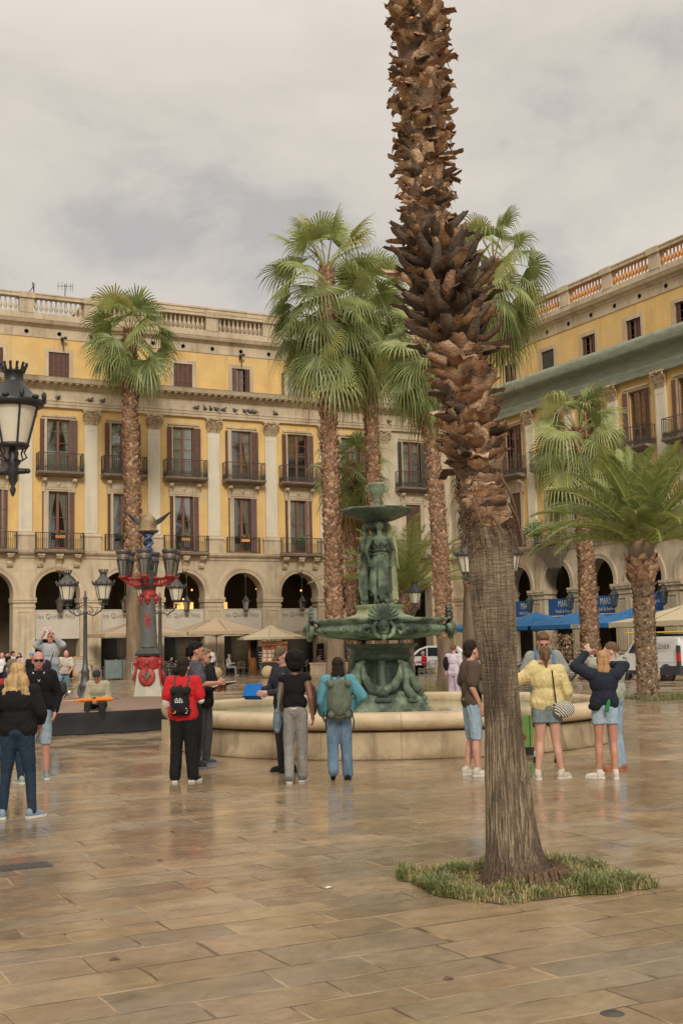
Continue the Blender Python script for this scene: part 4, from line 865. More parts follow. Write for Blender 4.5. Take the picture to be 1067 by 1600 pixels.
# figure plinth
m=MB(); m.lathe([(.62,BZ+.30),(.62,BZ+.42),(.54,BZ+.44),(.45,BZ+.47),(.42,BZ+.50),(.41,BZ+.58),(.44,BZ+.60),(.44,BZ+.65)],n=32,wob=lambda a,z:1+.05*math.cos(6*a)); m.build('plinth',bronzel,F)
PZ=BZ+.65
def grace(a,label,mat):
    m=MB(); Mx=Matrix.Rotation(a,4,'Z')@Matrix.Translation((0,.22,PZ))@Matrix.Diagonal((1.18,1.12,1.03,1)) # faces outward +y
    def c(p,r,q,s): capsule(m,Mx@Vector(p),r,Mx@Vector(q),s,12)
    c((.05,0,.04),.075,(.06,.0,.40),.075); c((.06,.0,.40),.075,(.06,0,.78),.115); c((-.07,.03,.04),.07,(-.075,.07,.40),.07); c((-.075,.07,.40),.072,(-.06,0,.78),.112)
    c((0,0,.76),.135,(0,.0,.84),.125); c((0,.0,.84),.12,(0,.0,1.0),.092); c((0,0,1.0),.095,(0,.0,1.14),.115); c((-.05,0,1.2),.075,(.05,0,1.2),.075)
    for s in (-1,1):
        c((s*.055,.07,1.12),.055,(s*.055,.07,1.11),.05); c((s*.155,0,1.22),.052,(s*.22,-.01,.98),.043); c((s*.22,-.01,.98),.042,(s*.17,.06,.74),.03); c((s*.17,.06,.74),.034,(s*.15,.1,.68),.028)
        m.ball(Mx@Vector((s*.07,.09,.05)),(.035,.07,.03))
    c((0,0,1.24),.05,(0,.01,1.36),.045); m.ball(Mx@Vector((0,.02,1.44)),(.072,.085,.10)); m.ball(Mx@Vector((0,-.03,1.48)),(.085,.09,.085)); m.ball(Mx@Vector((0,.105,1.43)),.016); m.ball(Mx@Vector((0,-.1,1.44)),.05)
    rn=random.Random(int(a*10)); 
    for i in range(26):   # drapery folds
        t=rn.uniform(-1.9,1.9); r0=.12+.02*rn.random(); x=math.sin(t); y=math.cos(t)
        c((x*r0,y*r0*.9,rn.uniform(.7,.9)),.022,(x*r0*1.05+rn.uniform(-.03,.03),y*r0*1.0,rn.uniform(.05,.3)),.03)
    for z,w_ in ((.92,.125),(1.0,.11)): 
        for i in range(12): t0=2*PI*i/12; t1=2*PI*(i+1)/12; c((w_*math.sin(t0),w_*.8*math.cos(t0),z+.02*math.cos(2*t0)),.018,(w_*math.sin(t1),w_*.8*math.cos(t1),z+.02*math.cos(2*t1)),.018)
    for i in range(5): c((-.12+.06*i,.115,1.12-.03*abs(i-2)),.014,(-.06+.03*i,.12,.98),.014)
    blob('figure',m,mat,F,vox=.011,smooth=3,label=label,disp=.004,dsc=14)
grace(PI+.12,'draped bronze woman facing the viewer',bronze); grace(PI+.12+2*PI/3,None,bronzel); grace(PI+.12-2*PI/3,None,bronze)
m=MB(); m.tube([(0,0,PZ),(0,0,PZ+1.6)],.09,10); m.build('core_column',bronzed,F)
TZ=PZ+1.40
m=MB(); m.lathe([(.10,TZ-.02),(.2,TZ+.05),(.22,TZ+.1),(.16,TZ+.16),(.18,TZ+.2)],n=24)
m.lathe([(.12,TZ+.16),(.3,TZ+.2),(.55,TZ+.30),(.63,TZ+.36),(.655,TZ+.40),(.62,TZ+.415),(.3,TZ+.36),(.0,TZ+.34)],n=64,wob=lambda a,z:1+(.035*math.cos(8*a) if z>TZ+.25 else 0)); m.build('top_dish',bronzed,F)
m=MB(); m.lathe([(.64,TZ+.385),(.665,TZ+.40),(.66,TZ+.43),(.6,TZ+.425),(.6,TZ+.40)],n=64,wob=lambda a,z:1+.035*math.cos(8*a)); m.build('dish_rim',bronze,F)
m=MB(); m.lathe([(.08,TZ+.36),(.09,TZ+.45),(.05,TZ+.5),(.05,TZ+.55),(.08,TZ+.58),(.04,TZ+.62),(.11,TZ+.70),(.15,TZ+.80),(.14,TZ+.86),(.17,TZ+.9),(.14,TZ+.93),(.05,TZ+.93)],n=24)
for s in (-1,1): m.tube([(s*.12,-.02,TZ+.84),(s*.2,-.02,TZ+.88),(s*.22,-.02,TZ+.8),(s*.16,-.02,TZ+.76)],.022,6)
m.build('urn',bronzel,F)
for o in bpy.data.objects:
    if o.parent==F and o.name.split('.')[0] not in ('wall_block','coping_stone','basin_lining','water'): o.location.x-=.17
# bollard ball and post at the basin edge
ballm=M('sandstone_ball',(.42,.32,.18),.8,.25,3,.4,col2=(.25,.18,.10))
def stone_ball(loc,label,r=.33,post=0,g='round stone bollards'):
    m=MB(); m.ball((0,0,r*.93+post),r,24,16)
    if post: m.box(-r*.75,r*.75,-r*.75,r*.75,0,post); m.box(-r*.9,r*.9,-r*.9,r*.9,-.0,.1)
    else: m.lathe([(r*.4,0),(r*.42,.04)],n=16)
    tag(link('stone_bollard',m.mesh('stone_bollard',ballm),None,loc=loc),label,'bollard',g)
stone_ball((7.42,21.3,0),'stone ball on a square post at the left edge of the fountain basin',.235,.50)
stone_ball((24.6,63.6,0),'round stone ball on the ground behind the bearded man with glasses',.36)
stone_ball((27.0,62.0,0),'round stone ball beyond the man in the cap holding the blue folder',.36)
stone_ball((31.9,36.6,0),'round stone ball beside the white van',.33)
# electrical box leaning on the basin
gb=thing('utility_box','bright green painted utility box against the fountain wall behind the yellow sweater','utility box',(11.5,16.15,0),R(-22))
m=MB(); m.box(-.2,.2,-.12,.12,.12,.62); m.build('cabinet',M('lime_paint',(.28,.52,.14),.5,.15,5,.05),gb); m=MB(); m.box(-.16,.16,-.1,.1,0,.12); m.build('plinth',irong,gb)
m=MB(); m.lathe([(0,0),(.06,0),(.06,.006),(0,.006)],n=14,M=Matrix.Translation((-.12,-.121,.28))@Matrix.Rotation(PI/2,4,'X')); m.build('sticker',M('red_sticker',(.5,.06,.04),.5,.1,5,0),gb); m=MB(); m.box(.0,.01,-.125,-.12,.12,.62); m.build('door_seam',irong,gb)
# papers floating in the pool edge
m=MB(); m.box(-.14,.14,-.1,.1,0,.004); o=m.build('wet_paper',M('pink_paper',(.6,.5,.5),.6,.1,5,0)); o.location=(13.3,18.2,.535); tag(o,'pinkish sheet floating on the pool water right of the bronze foot','paper')
# ---------------------------------------------------------------- stage with black skirt
deck=M('stage_boards',(.20,.125,.085),.55,.3,2,.2,stretch=(1,8,1)); skirt=M('black_cloth',(.009,.008,.008),.85,.3,3,.4)
ST=thing('stage','low round stage with reddish boards and a black cloth skirt','stage',(7.6,29.9,0))
m=MB(); m.lathe([(0,.44),(3.9,.44),(3.92,.46),(3.9,.48),(0,.48)],n=72); m.build('platform',deck,ST)
m=MB(); m.smooth=True; n=300; rs=[(3.94,.455),(3.97,.40),(3.99,.22),(4.03,.08),(4.12,.015)]; vs=[]
for i in range(n):
    a=2*PI*i/n
    for j,(r,z) in enumerate(rs): k=noise.noise(Vector((math.cos(a)*9,math.sin(a)*9,j*.25)))*(.03+.035*j); vs.append(((r+k)*math.cos(a),(r+k)*math.sin(a),z))
m.add(vs,[(i*5+j,((i+1)%n)*5+j,((i+1)%n)*5+j+1,i*5+j+1) for i in range(n) for j in range(4)]); m.build('skirt',skirt,ST)
# ---------------------------------------------------------------- street lamps
frost=M('frosted_pane',(.60,.55,.43),.35,.08,3,0); grl=M('lantern_metal',(.085,.085,.082),.45,.3,6,.2,metal=.5); blackm=M('black_iron',(.03,.03,.032),.42,.3,6,.2,metal=.4)
def lantern_parts(root,M0,s,metal,pane=None,four=True,name='lantern'):
    """six sided lantern, total height about 1.3*s, origin at its bottom finial"""
    n=6; m=MB()
    def L(prof,nn=n): m.lathe([(r*s,z*s) for r,z in prof],n=nn,sm=nn>8,M=M0)
    L([(0,0),(.03,.02),(.04,.07),(.02,.10),(.05,.14),(.05,.18),(.02,.2),(.02,.3)],12)
    L([(.0,.30),(.17,.30),(.19,.33),(.17,.35)],24); L([(.27,.77),(.34,.79),(.36,.84),(.33,.87),(.30,.87)],24)
    L([(.33,.86),(.24,.93),(.17,1.02),(.12,1.08),(.11,1.10),(.11,1.19),(.13,1.20),(.13,1.22),(.10,1.22)],24)
    for k in range(n):
        a=2*PI*k/n; ca,sa=math.cos(a),math.sin(a)
        m.tube([M0@Vector((.175*s*ca,.175*s*sa,.34*s)),M0@Vector((.285*s*ca,.285*s*sa,.79*s))],.014*s,4)
        m.tube([M0@Vector((.17*s*ca,.17*s*sa,.32*s)),M0@Vector((.13*s*ca,.13*s*sa,.24*s)),M0@Vector((.16*s*ca,.16*s*sa,.18*s)),M0@Vector((.1*s*ca,.1*s*sa,.14*s)),M0@Vector((.04*s*ca,.04*s*sa,.16*s))],.012*s,4)
        m.ball(M0@Vector((.36*s*ca,.36*s*sa,.90*s)),(.03*s,.03*s,.06*s),6,5); a2=a+PI/6; m.ball(M0@Vector((.35*s*math.cos(a2),.35*s*math.sin(a2),.87*s)),(.045*s,.045*s,.03*s),6,4)
        for q in (a,a2): m.tube([M0@Vector((.12*s*math.cos(q),.12*s*math.sin(q),1.21*s)),M0@Vector((.145*s*math.cos(q),.145*s*math.sin(q),1.28*s))],.016*s,5); m.ball(M0@Vector((.15*s*math.cos(q),.15*s*math.sin(q),1.295*s)),.02*s,6,4)
    o=m.build(name,metal,root)
    g=MB(); g.lathe([(.165*s,.345*s),(.275*s,.785*s)],n=24,M=M0); g.build('pane',pane or frost,o)
    return o
def lamp_post(loc,rz,label,h=4.2,arm=.55,s=.85,metal=grl,group='two armed iron lamp posts'):
    r_=thing('street_lamp',label,'lamp post',loc,rz,group); m=MB()
    m.lathe([(.30,0),(.30,.12),(.22,.2),(.2,.5),(.24,.55),(.17,.65),(.13,1.0),(.16,1.05),(.10,1.15),(.075,1.5),(.065,h-.6),(.09,h-.55),(.06,h-.5),(.05,h-.1),(.09,h-.05),(.04,h),(.02,h+.18),(.0,h+.22)],n=16); m.build('post',metal,r_)
    for sg in (-1,1):
        m=MB(); m.tube([(0,0,h-.55),(sg*arm*.45,0,h-.66),(sg*arm*.85,0,h-.5),(sg*arm,0,h-.28)],[.03,.03,.028,.03],6); m.tube([(sg*.06,0,h-.3),(sg*arm*.3,0,h-.35),(sg*arm*.45,0,h-.5),(sg*arm*.3,0,h-.58),(sg*arm*.22,0,h-.48)],.016,5); m.tube([(sg*arm*.55,0,h-.6),(sg*arm*.7,0,h-.42),(sg*arm*.6,0,h-.38)],.014,5); m.build('arm',metal,r_)
        lantern_parts(r_,Matrix.Translation((sg*arm,0,h-.45)),s,metal)
    return r_
lamp_post((11.25,41.4,0),-TH,'iron lamp post with two white lanterns left of the red monument lamp',3.6,.62,1.05)
lamp_post((15.0,44.6,0),-TH,'iron lamp post half hidden right behind the red monument lamp',3.7,.62,1.0)
lamp_post((21.95,32.6,0),-TH+.1,'iron lamp post with a big white lantern left of the thick palm trunk',4.05,.7,1.15)
lamp_post((28.5,49.85,0),-TH,'distant iron lamp post beside the upright feather palm',3.7,.7,1.1)
def near_lamp():
    r_=thing('street_lamp','black iron lamp whose large crowned lantern enters the picture at the upper left','lamp post',(1.918,13.627,-.14),-TH); m=MB()
    m.lathe([(.32,.14),(.32,.3),(.22,.4),(.2,.8),(.25,.85),(.15,1.0),(.12,1.6),(.09,2.1),(.075,4.6),(.1,4.7),(.03,4.8),(.02,5.0),(0,5.05)],n=16); m.build('post',blackm,r_)
    for sg in (-1,1):
        m=MB(); m.tube([(0,0,3.9),(sg*.5,0,3.85),(sg*.9,0,3.86),(sg*1.12,0,3.86)],[.05,.045,.04,.03],8); m.lathe([(0,-.28),(.02,-.25),(.035,-.2),(.02,-.16),(.05,-.1),(.05,-.04),(.075,0),(.05,.05),(.08,.09),(.05,.14),(.06,.2),(.02,.3)],n=14,M=Matrix.Translation((sg*.98,0,3.86))); m.ball((sg*1.14,0,3.86),.03,8,6); m.build('arm',blackm,r_)
        lantern_parts(r_,Matrix.Translation((sg*.98,0,3.84)),.92,blackm)
    return r_
near_lamp()
# monument lamp: stone foot, red shields, six red arms, serpents and winged helmet
redp=M('red_enamel',(.36,.03,.025),.5,.4,9,.3,col2=(.20,.03,.02)); goldp=M('old_gold',(.26,.18,.085),.5,.4,8,.3,metal=.2,col2=(.12,.08,.045)); bluep=M('blue_serpent',(.05,.10,.22),.4,.3,8,.2); whites=M('white_marble',(.52,.48,.38),.75,.15,3,.3)
def gaudi():
    r_=thing('monument_lamp','six armed lamp with stone foot, red shields, blue serpents and winged helmet on top','lamp post',(10.93,33.5,0),-TH)
    def tr(n,prof,sides,mat,rot=0,sm=False): m=MB(); m.lathe(prof,n=sides,sm=sm,M=Matrix.Rotation(rot,4,'Z')); return m.build(n,mat,r_)
    tr('foot',[(.52,0),(.50,.1),(.33,1.35),(.31,1.45)],6,whites,PI/6)
    m=MB(); m.lathe([(.46,1.22),(.50,1.30),(.46,1.42),(.50,1.5),(.36,1.58)],n=24,wob=lambda a,z:1+.06*math.cos(6*a)); 
    for k in range(6): a=PI/6+k*PI/3; m.ball((.5*math.cos(a),.5*math.sin(a),1.38),(.09,.09,.09)); m.tube([(.48*math.cos(a),.48*math.sin(a),1.35),(.54*math.cos(a),.54*math.sin(a),1.0),(.56*math.cos(a),.56*math.sin(a),.75)],[.06,.045,.015],6)
    m.build('red_collar',redp,r_).scale=(.76,.76,1)
    for k in range(3):
        a=-PI/2+k*2*PI/3; Mx=Matrix.Translation((.37*math.cos(a),.37*math.sin(a),1.02))@Matrix.Rotation(a+PI/2,4,'Z')@Matrix.Rotation(-.13,4,'X'); m=MB()
        m.lathe([(0,-.05),(.20,-.04),(.24,0),(.20,.02),(0,.02)],n=24,wob=lambda a,z:1+(.25*max(0,-math.sin(a))**4),M=Mx@Matrix.Rotation(PI/2,4,'X')@Matrix.Scale(1,4)); o=m.build('shield',redp,r_)
        m=MB()
        for q in range(7): t=R(-70+q*23); m.tube([Mx@Vector((.02*math.sin(t),-.055,-.12)),Mx@Vector((.08*math.sin(t),-.07,.0)),Mx@Vector((.14*math.sin(t),-.06,.11*math.cos(t)))],[.012,.02,.012],5)
        m.build('shield_relief',goldp,o)
    tr('cap_stone',[(.40,1.58),(.42,1.64),(.30,1.78),(.25,1.82)],6,irong,PI/6)
    tr('column',[(.25,1.82),(.24,1.95),(.18,3.35)],20,M('dark_granite',(.10,.10,.09),.6,.25,8,.2),0,True)
    m=MB(); m.lathe([(.2,3.25),(.26,3.3),(.2,3.37),(.22,3.45)],n=18)
    for k in range(4): a=-PI/2+k*PI/2; m.ball((.2*math.cos(a),.2*math.sin(a),3.2),(.10,.10,.12)); m.ball((.2*math.cos(a),.2*math.sin(a),3.1),(.06,.06,.08))
    m.build('red_masks',redp,r_)
    # striped shield painted on the column
    m=MB()
    for i,(x0,x1,z0,z1) in enumerate(((-.08,-.05,2.45,2.75),(-.02,.01,2.35,2.8),(.05,.08,2.35,2.75),(-.09,.09,2.58,2.62),(-.09,.09,2.48,2.51))): m.box(x0,x1,-.232,-.215,z0,z1)
    o=m.build('painted_arms',redp,r_)
    tr('hub',[(.15,3.35),(.2,3.45),(.24,3.57),(.24,3.77),(.18,3.9),(.13,4.0)],12,irong,0,True)
    for k in range(6):
        a=-PI/2+k*PI/3; c_,s_=math.cos(a),math.sin(a); m=MB(); P=lambda r,z:Vector((r*.92*c_,r*.92*s_,z-.85))
        m.tube([P(.18,4.45),P(.45,4.42),P(.7,4.5),P(.82,4.58)],[.07,.04,.035,.05],8); m.tube([P(.18,4.62),P(.45,4.6),P(.72,4.62),P(.82,4.62)],[.06,.035,.03,.05],6)
        for i in range(5): m.tube([P(.25+i*.11,4.43),P(.30+i*.11,4.6)],.02,5)
        m.lathe([(.05,-.08),(.12,-.03),(.15,0),(.10,.04)],n=12,M=Matrix.Translation(P(.82,4.66))); m.build('arm',redp,r_)
        g_=MB(); LM=Matrix.Translation(P(.82,4.68))@Matrix.Scale(.86,4)
        g_.lathe([(.10,0),(.13,.03)],n=8,sm=False,M=LM); g_.lathe([(.20,.50),(.235,.53),(.21,.58),(.20,.62),(.21,.68),(.17,.78),(.08,.84),(.05,.86)],n=16,M=LM); g_.lathe([(.23,.72),(.26,.80),(.24,.86),(.2,.86)],n=16,M=LM)
        for q in range(8): t=2*PI*q/8; g_.tube([LM@Vector((.12*math.cos(t),.12*math.sin(t),.02)),LM@Vector((.20*math.cos(t),.20*math.sin(t),.52))],.012,4)
        o=g_.build('lantern',grl,r_); p=MB(); p.lathe([(.115,.03),(.19,.51)],n=8,sm=False,M=LM); p.build('pane',M_lant,o); p=MB(); p.lathe([(.215,.60),(.21,.7),(.16,.8)],n=16,M=LM); p.build('copper_band',M_cop,o)
    m=MB(); m.lathe([(.12,3.95),(.16,4.15),(.1,4.25),(.06,4.35),(.06,5.0)],n=14); m.build('spindle',irong,r_)
    for sg in (0,PI):
        m=MB(); pts=[(.12*math.cos(t*.9+sg),.12*math.sin(t*.9+sg),4.3+t*.07) for t in range(11)]+[(.18*math.cos(9.5+sg),.0,5.06),(.24*(1 if sg==0 else -1),-.03,5.1),(.3*(1 if sg==0 else -1),-.05,5.13)]; m.tube(pts,[.02]+[.045]*10+[.05,.045,.02],8); m.build('serpent',bluep,r_)
    m=MB(); m.lathe([(.26,5.9),(.30,5.93),(.26,5.97),(.23,5.99),(.25,6.1),(.22,6.25),(.14,6.36),(.05,6.42),(0,6.47)],n=20); m.build('helmet',goldp,r_).location.z=-.8
    for sg in (-1,1):
        m=MB()
        for i in range(6): m.tube([(sg*.24,0,6.12+i*.02),(sg*(.36+.02*i),.02,6.2+i*.03),(sg*(.48+.045*i),.03,6.28+.05*i)],[.03,.03,.008],5)
        m.build('wing',blackm,r_).location.z=-.8
M_lant=glassmat('lantern_glass',(.6,.65,.6),1.2,.1); M_cop=M('aged_copper',(.20,.13,.10),.5,.4,10,.3,metal=.5)
gaudi()
# hanging arch lanterns
def hang_lantern(loc,rz,label,rod,g,s=.75):
    r_=thing('hanging_lantern',label,'lantern',loc,rz,g); m=MB(); m.tube([(0,0,.98*s*1.2),(0,0,rod)],.025,6); m.lathe([(.06,rod-.3),(.09,rod-.2),(.05,rod-.1),(.1,rod)],n=8); m.build('rod',irong,r_)
    m=MB(); m.lathe([(.0,0),(.03,.05),(.14*s,.12*s),(.15*s,.16*s)],n=6,sm=False); m.lathe([(.25*s,.74*s),(.34*s,.76*s),(.33*s,.8*s),(.22*s,.88*s),(.15*s,1.0*s),(.06*s,1.12*s),(.05*s,1.2*s)],n=6,sm=False)
    for k in range(6): a=PI/3*k; m.tube([(.15*s*math.cos(a),.15*s*math.sin(a),.15*s),(.25*s*math.cos(a),.25*s*math.sin(a),.75*s)],.012,4)
    o=m.build('lantern',irong,r_); p=MB(); p.lathe([(.14*s,.16*s),(.24*s,.74*s)],n=6,sm=False); p.build('pane',M_lant,o)
for i,(c,wd) in enumerate(zip(csA[1:],('far left edge','second arch from the left edge','arch left of the two lantern post','arch behind the monument lamp','arch right of the monument lamp','arch above the largest square umbrella','arch left of the leafy palm trunk','arch hidden between the palm trunks','cream corner arch'))):
    hang_lantern((c+.05,73.72,3.95),0,'small iron lantern hanging on a rod in the '+wd,2.55,'lanterns hanging in the arcade arches',.95)
for i,(c,wd) in enumerate(zip(psB[1:7],('next to the corner','behind the thick foreground trunk','left of the plant draped balcony','between two blue banners','behind the knobbly feather palm','above the white van'))):
    hang_lantern((46.7-.55,74-c,3.5),0,'iron wall lantern on the right arcade pillar '+wd,1.15,'lanterns on the right arcade pillars',1.0)
# ---------------------------------------------------------------- cafe terrace, banners, parasols
tanc=M('tan_canvas',(.44,.33,.215),.9,.12,1.5,.1); creamc=M('cream_canvas',(.56,.47,.31),.9,.1,1.5,.1); bluec=M('blue_canvas',(.02,.15,.36),.8,.15,1.5,.1); banw=M('banner_white',(.52,.46,.37),.85,.08,2,.05); banb=M('banner_blue',(.014,.085,.26),.7,.12,2,.05)
inkm=M('ink_letters',(.07,.055,.045),.7,.1,5,0); whm=M('white_letters',(.62,.60,.56),.7,.05,5,0); steel=M('steel_tube',(.28,.27,.25),.4,.2,6,.05,metal=.7); woodc=M('orange_wood',(.42,.17,.05),.6,.3,4,.1); rattan=M('rattan',(.30,.22,.13),.8,.3,12,.3)
for i,(c,ds) in enumerate(((18.42,'left of the two lantern lamp post'),(22.47,'behind the leftmost slim palm'),(26.52,'right of the monument lamp'),(30.57,'above the round cream parasol'),(34.62,'left of the bronze bowl'),(38.67,'between the palm trunks'))):
    r_=thing('banner','white arch banner lettered in dark serif style, '+ds,'banner',(c,74.18,2.5),0,'white banners filling the arches')
    m=MB(); m.smooth=True; n=12; vs=[]; 
    for i2 in range(n+1):
        for j in range(7): x=-1.36+2.72*i2/n; z_=1.68*j/6; vs.append((x,.02*math.sin(i2*1.3+c)*(1-j/6)+.01*math.sin(i2*.7),z_))
    m.add(vs,[(a*7+b,(a+1)*7+b,(a+1)*7+b+1,a*7+b+1) for a in range(n) for b in range(6)]); m.smooth=False; m.box(-1.36,1.36,-.02,.02,-.04,.02); m.box(-1.36,1.36,-.02,.03,1.66,1.72); m.build('cloth',banw,r_)
    t=text_mesh('les Quinze Nits',.40,inkm,.003,off=-.008); o=link('lettering',t,r_,loc=(-.05,-.035,1.32)); o.scale=(.92,1,1.05)
for c,l1,l2,ds in ((8.1,'MARISC','Fish & Seafood','nearest the thick trunk'),(12.1,'MARISC','Paella & Organic','left of the slender trunk with bicycles'),(16.2,'MARISC','Fish & Seafood','right of the slender trunk with bicycles'),(20.3,'','Organic','behind the knobbly feather palm')):
    r_=thing('banner','dark blue arch banner with white lettering, '+ds,'banner',(47.0,74-c,3.25),-PI/2,'blue restaurant banners')
    m=MB(); m.box(-1.36,1.36,-.012,.012,0,1.08); m.build('cloth',banb,r_); m=MB(); m.box(-1.36,1.36,-.018,-.012,-.04,.03); m.build('hem',whm,r_)
    if l1: link('lettering',text_mesh(l1,.50,whm,.004),r_,loc=(.35,-.022,.74)).scale=(.80,1,1.12)
    link('lettering',text_mesh(l2,.27 if l1 else .36,whm,.004),r_,loc=(.30,-.022,.28 if l1 else .6))
    m=MB(); m.tube([(-1.3,-.1,1.0),(-.6,-.35,1.7),(.9,-.5,1.9)] if 0 else [(.15,-.25,.3),(1.1,-.18,1.45)],.014,5); o=m.build('awning_crank',M('pale_green_tube',(.25,.36,.28),.6),r_)  # slanted awning crank, a thin pale green tube
def parasol(loc,rz,hw,hd,top,edge,mat,label,group,sides=4,val=.22,txt=None,cat='parasol'):
    r_=thing('parasol',label,cat,loc,rz,group); m=MB()
    if sides==4: cor=[(-hw,-hd),(0,-hd*1.0),(hw,-hd),(hw,0),(hw,hd),(0,hd),(-hw,hd),(-hw,0)]
    else: cor=[(hw*math.cos(2*PI*i/sides),hw*math.sin(2*PI*i/sides)) for i in range(sides)]
    n=len(cor); K=5
    def P(i,f): 
        x,y=cor[i%n]; z_=edge+(top-edge)*(1-f)**1.0-.10*math.sin(PI*f)*(.6)*(1 if not(sides==4 and i%2) else 1.25)
        return (x*f,y*f,z_)
    m.smooth=False
    for i in range(n):
        for k in range(K):
            a,b=k/K,(k+1)/K
            if k==0: m.add([P(i,0),P(i,b),P(i+1,b)],[(0,1,2)])
            else: m.add([P(i,a),P(i,b),P(i+1,b),P(i+1,a)],[(0,1,2,3)])
    m.build('canopy',mat,r_)
    v=MB()
    for i in range(n):
        a,b=Vector(P(i,1)),Vector(P(i+1,1)); L=8
        for q in range(L):
            p0=a.lerp(b,q/L); p1=a.lerp(b,(q+1)/L); d0=val*(1-.12*abs(math.sin(q*1.2))); d1=val*(1-.12*abs(math.sin((q+1)*1.2))); v.add([p0,p1,p1-Vector((0,0,d1)),p0-Vector((0,0,d0))],[(0,1,2,3)])
    v.build('valance',mat,r_)
    p=MB(); p.tube([(0,0,0),(0,0,top)],.035,8); p.box(-.35,.35,-.35,.35,0,.08); p.build('pole',steel,r_)
    rb=MB()
    for i in range(n): rb.tube([(0,0,edge-.35+.0),Vector(P(i,.55))-Vector((0,0,.03))],.012,4); rb.tube([Vector(P(i,.02))-Vector((0,0,.03)),Vector(P(i,1))-Vector((0,0,.02))],.012,4)
    rb.build('ribs',steel,r_)
    if txt: link('lettering',text_mesh(txt[0],txt[1],txt[2],.003),r_,loc=txt[3])
    return r_
g4='tan square parasols of the terrace'
parasol((22.45,71.1,0),0,2.5,1.9,3.45,2.68,tanc,'tan square parasol farthest left behind the slim palm',g4); parasol((27.55,71.1,0),0,2.5,1.9,3.62,2.72,tanc,'tan square parasol in the middle behind the two men',g4); parasol((36.6,71.1,0),0,2.9,1.9,3.75,2.72,tanc,'tan square parasol at the right end under the bronze bowl',g4)
parasol((30.3,69.0,0),.3,2.15,2.15,3.05,2.3,creamc,'round cream parasol between the tan ones','round cream parasol',8,.16)
g5='blue parasols of the seafood terrace'
for s_,ds in ((11.0,'nearest the thick foreground trunk'),(15.4,'left of the bicycle palm'),(19.8,'right of the bicycle palm'),(24.2,'behind the knobbly feather palm')):
    parasol((42.6,74-s_,0),-PI/2,2.3,2.1,3.42,2.58,bluec,'blue square parasol '+ds,g5,val=.24,txt=('OPEN' if 0 else '',.1,whm,(0,0,0)) if 0 else None)
m=MB(); m.cbox((0,0,0),(.75,.01,.2)); o=m.build('valance_patch',whm); o.location=(40.46,52.2,2.46); o.rotation_euler=(0,0,-PI/2); tag(o,'small white sign patch hanging on the edge of a blue parasol','sign'); link('lettering',text_mesh('LICORI',.17,inkm,.003),o,loc=(0,-.01,0))
parasol((41.0,44.3,0),-PI/2,2.9,2.4,3.35,2.55,creamc,'beige square parasol above the white van at the right edge','beige parasol',val=.26,txt=("L'AMB",.42,inkm,(-.9,-2.30,2.84)))
# tables and chairs
def chair_proto():
    r_=thing('cafe_chair','','chair'); m=MB(); m.box(-.21,.21,-.2,.2,.43,.46); m.build('seat',rattan,r_)
    m=MB(); m.smooth=False
    for i in range(5): x=-.18+.09*i; m.tube([(x,-.2,.46),(x,-.27,.84)],.012,4)
    m.tube([(-.21,-.2,.45),(-.21,-.28,.85),(.21,-.28,.85),(.21,-.2,.45)],.018,6); m.build('backrest',rattan,r_)
    for x in (-.2,.2):
        m=MB(); m.tube([(x,.18,0),(x,.18,.44)],.015,5); m.build('leg',steel,r_); m=MB(); m.tube([(x,-.22,0),(x,-.19,.44)],.015,5); m.build('leg',steel,r_)
        m=MB(); m.tube([(x*1.08,.18,.44),(x*1.08,.18,.65),(x*1.08,-.24,.66)],.014,5); m.build('armrest',steel,r_)
    return r_
def table_proto():
    r_=thing('cafe_table','','table'); m=MB(); m.box(-.36,.36,-.36,.36,.71,.74); m.build('tabletop',steel,r_)
    for x in (-.3,.3):
        for y in (-.3,.3): m=MB(); m.tube([(x,y,0),(x,y,.71)],.018,5); m.build('leg',steel,r_)
    return r_
ch0,tb0=chair_proto(),table_proto(); fc=ft=True
def put(proto,first,loc,rz,label,group):
    if first: proto.location=loc; proto.rotation_euler=(0,0,rz); tag(proto,label,None,group); return proto
    return copy_tree(proto,loc,rz,label,group)
gt,gch='square metal tables of the terrace','woven chairs of the terrace'
tl=[(20.6,70.9,'farthest left by the arcade pier'),(23.6,70.3,'behind the parked bicycles'),(26.4,70.6,'under the middle tan parasol'),(28.9,71.4,'in front of the seated man by the arcade'),(32.9,71.4,'left of the bronze bowl in shadow'),(35.0,70.8,'beside the woman in lilac'),(37.6,71.0,'under the bronze bowl'),(32.9,55.4,'by the man in the red jacket')]
for i,(x,y,ds) in enumerate(tl): put(tb0,i==0,(x,y,0),.1*i,'square metal terrace table '+ds,gt)
ci=0
for i,(x,y,ds) in enumerate(tl):
    for k,(dx,dy,rz,w) in enumerate(((-.65,.05,-PI/2,'left of'),(.65,-.05,PI/2,'right of'),(.05,-.65,0,'in front of'),)):
        if i==7 and k==0: continue
        put(ch0,ci==0,(x+dx,y+dy,0),rz+random.uniform(-.3,.3),'woven terrace chair '+w+' the table '+ds.replace('in front of the','near the'),gch); ci+=1
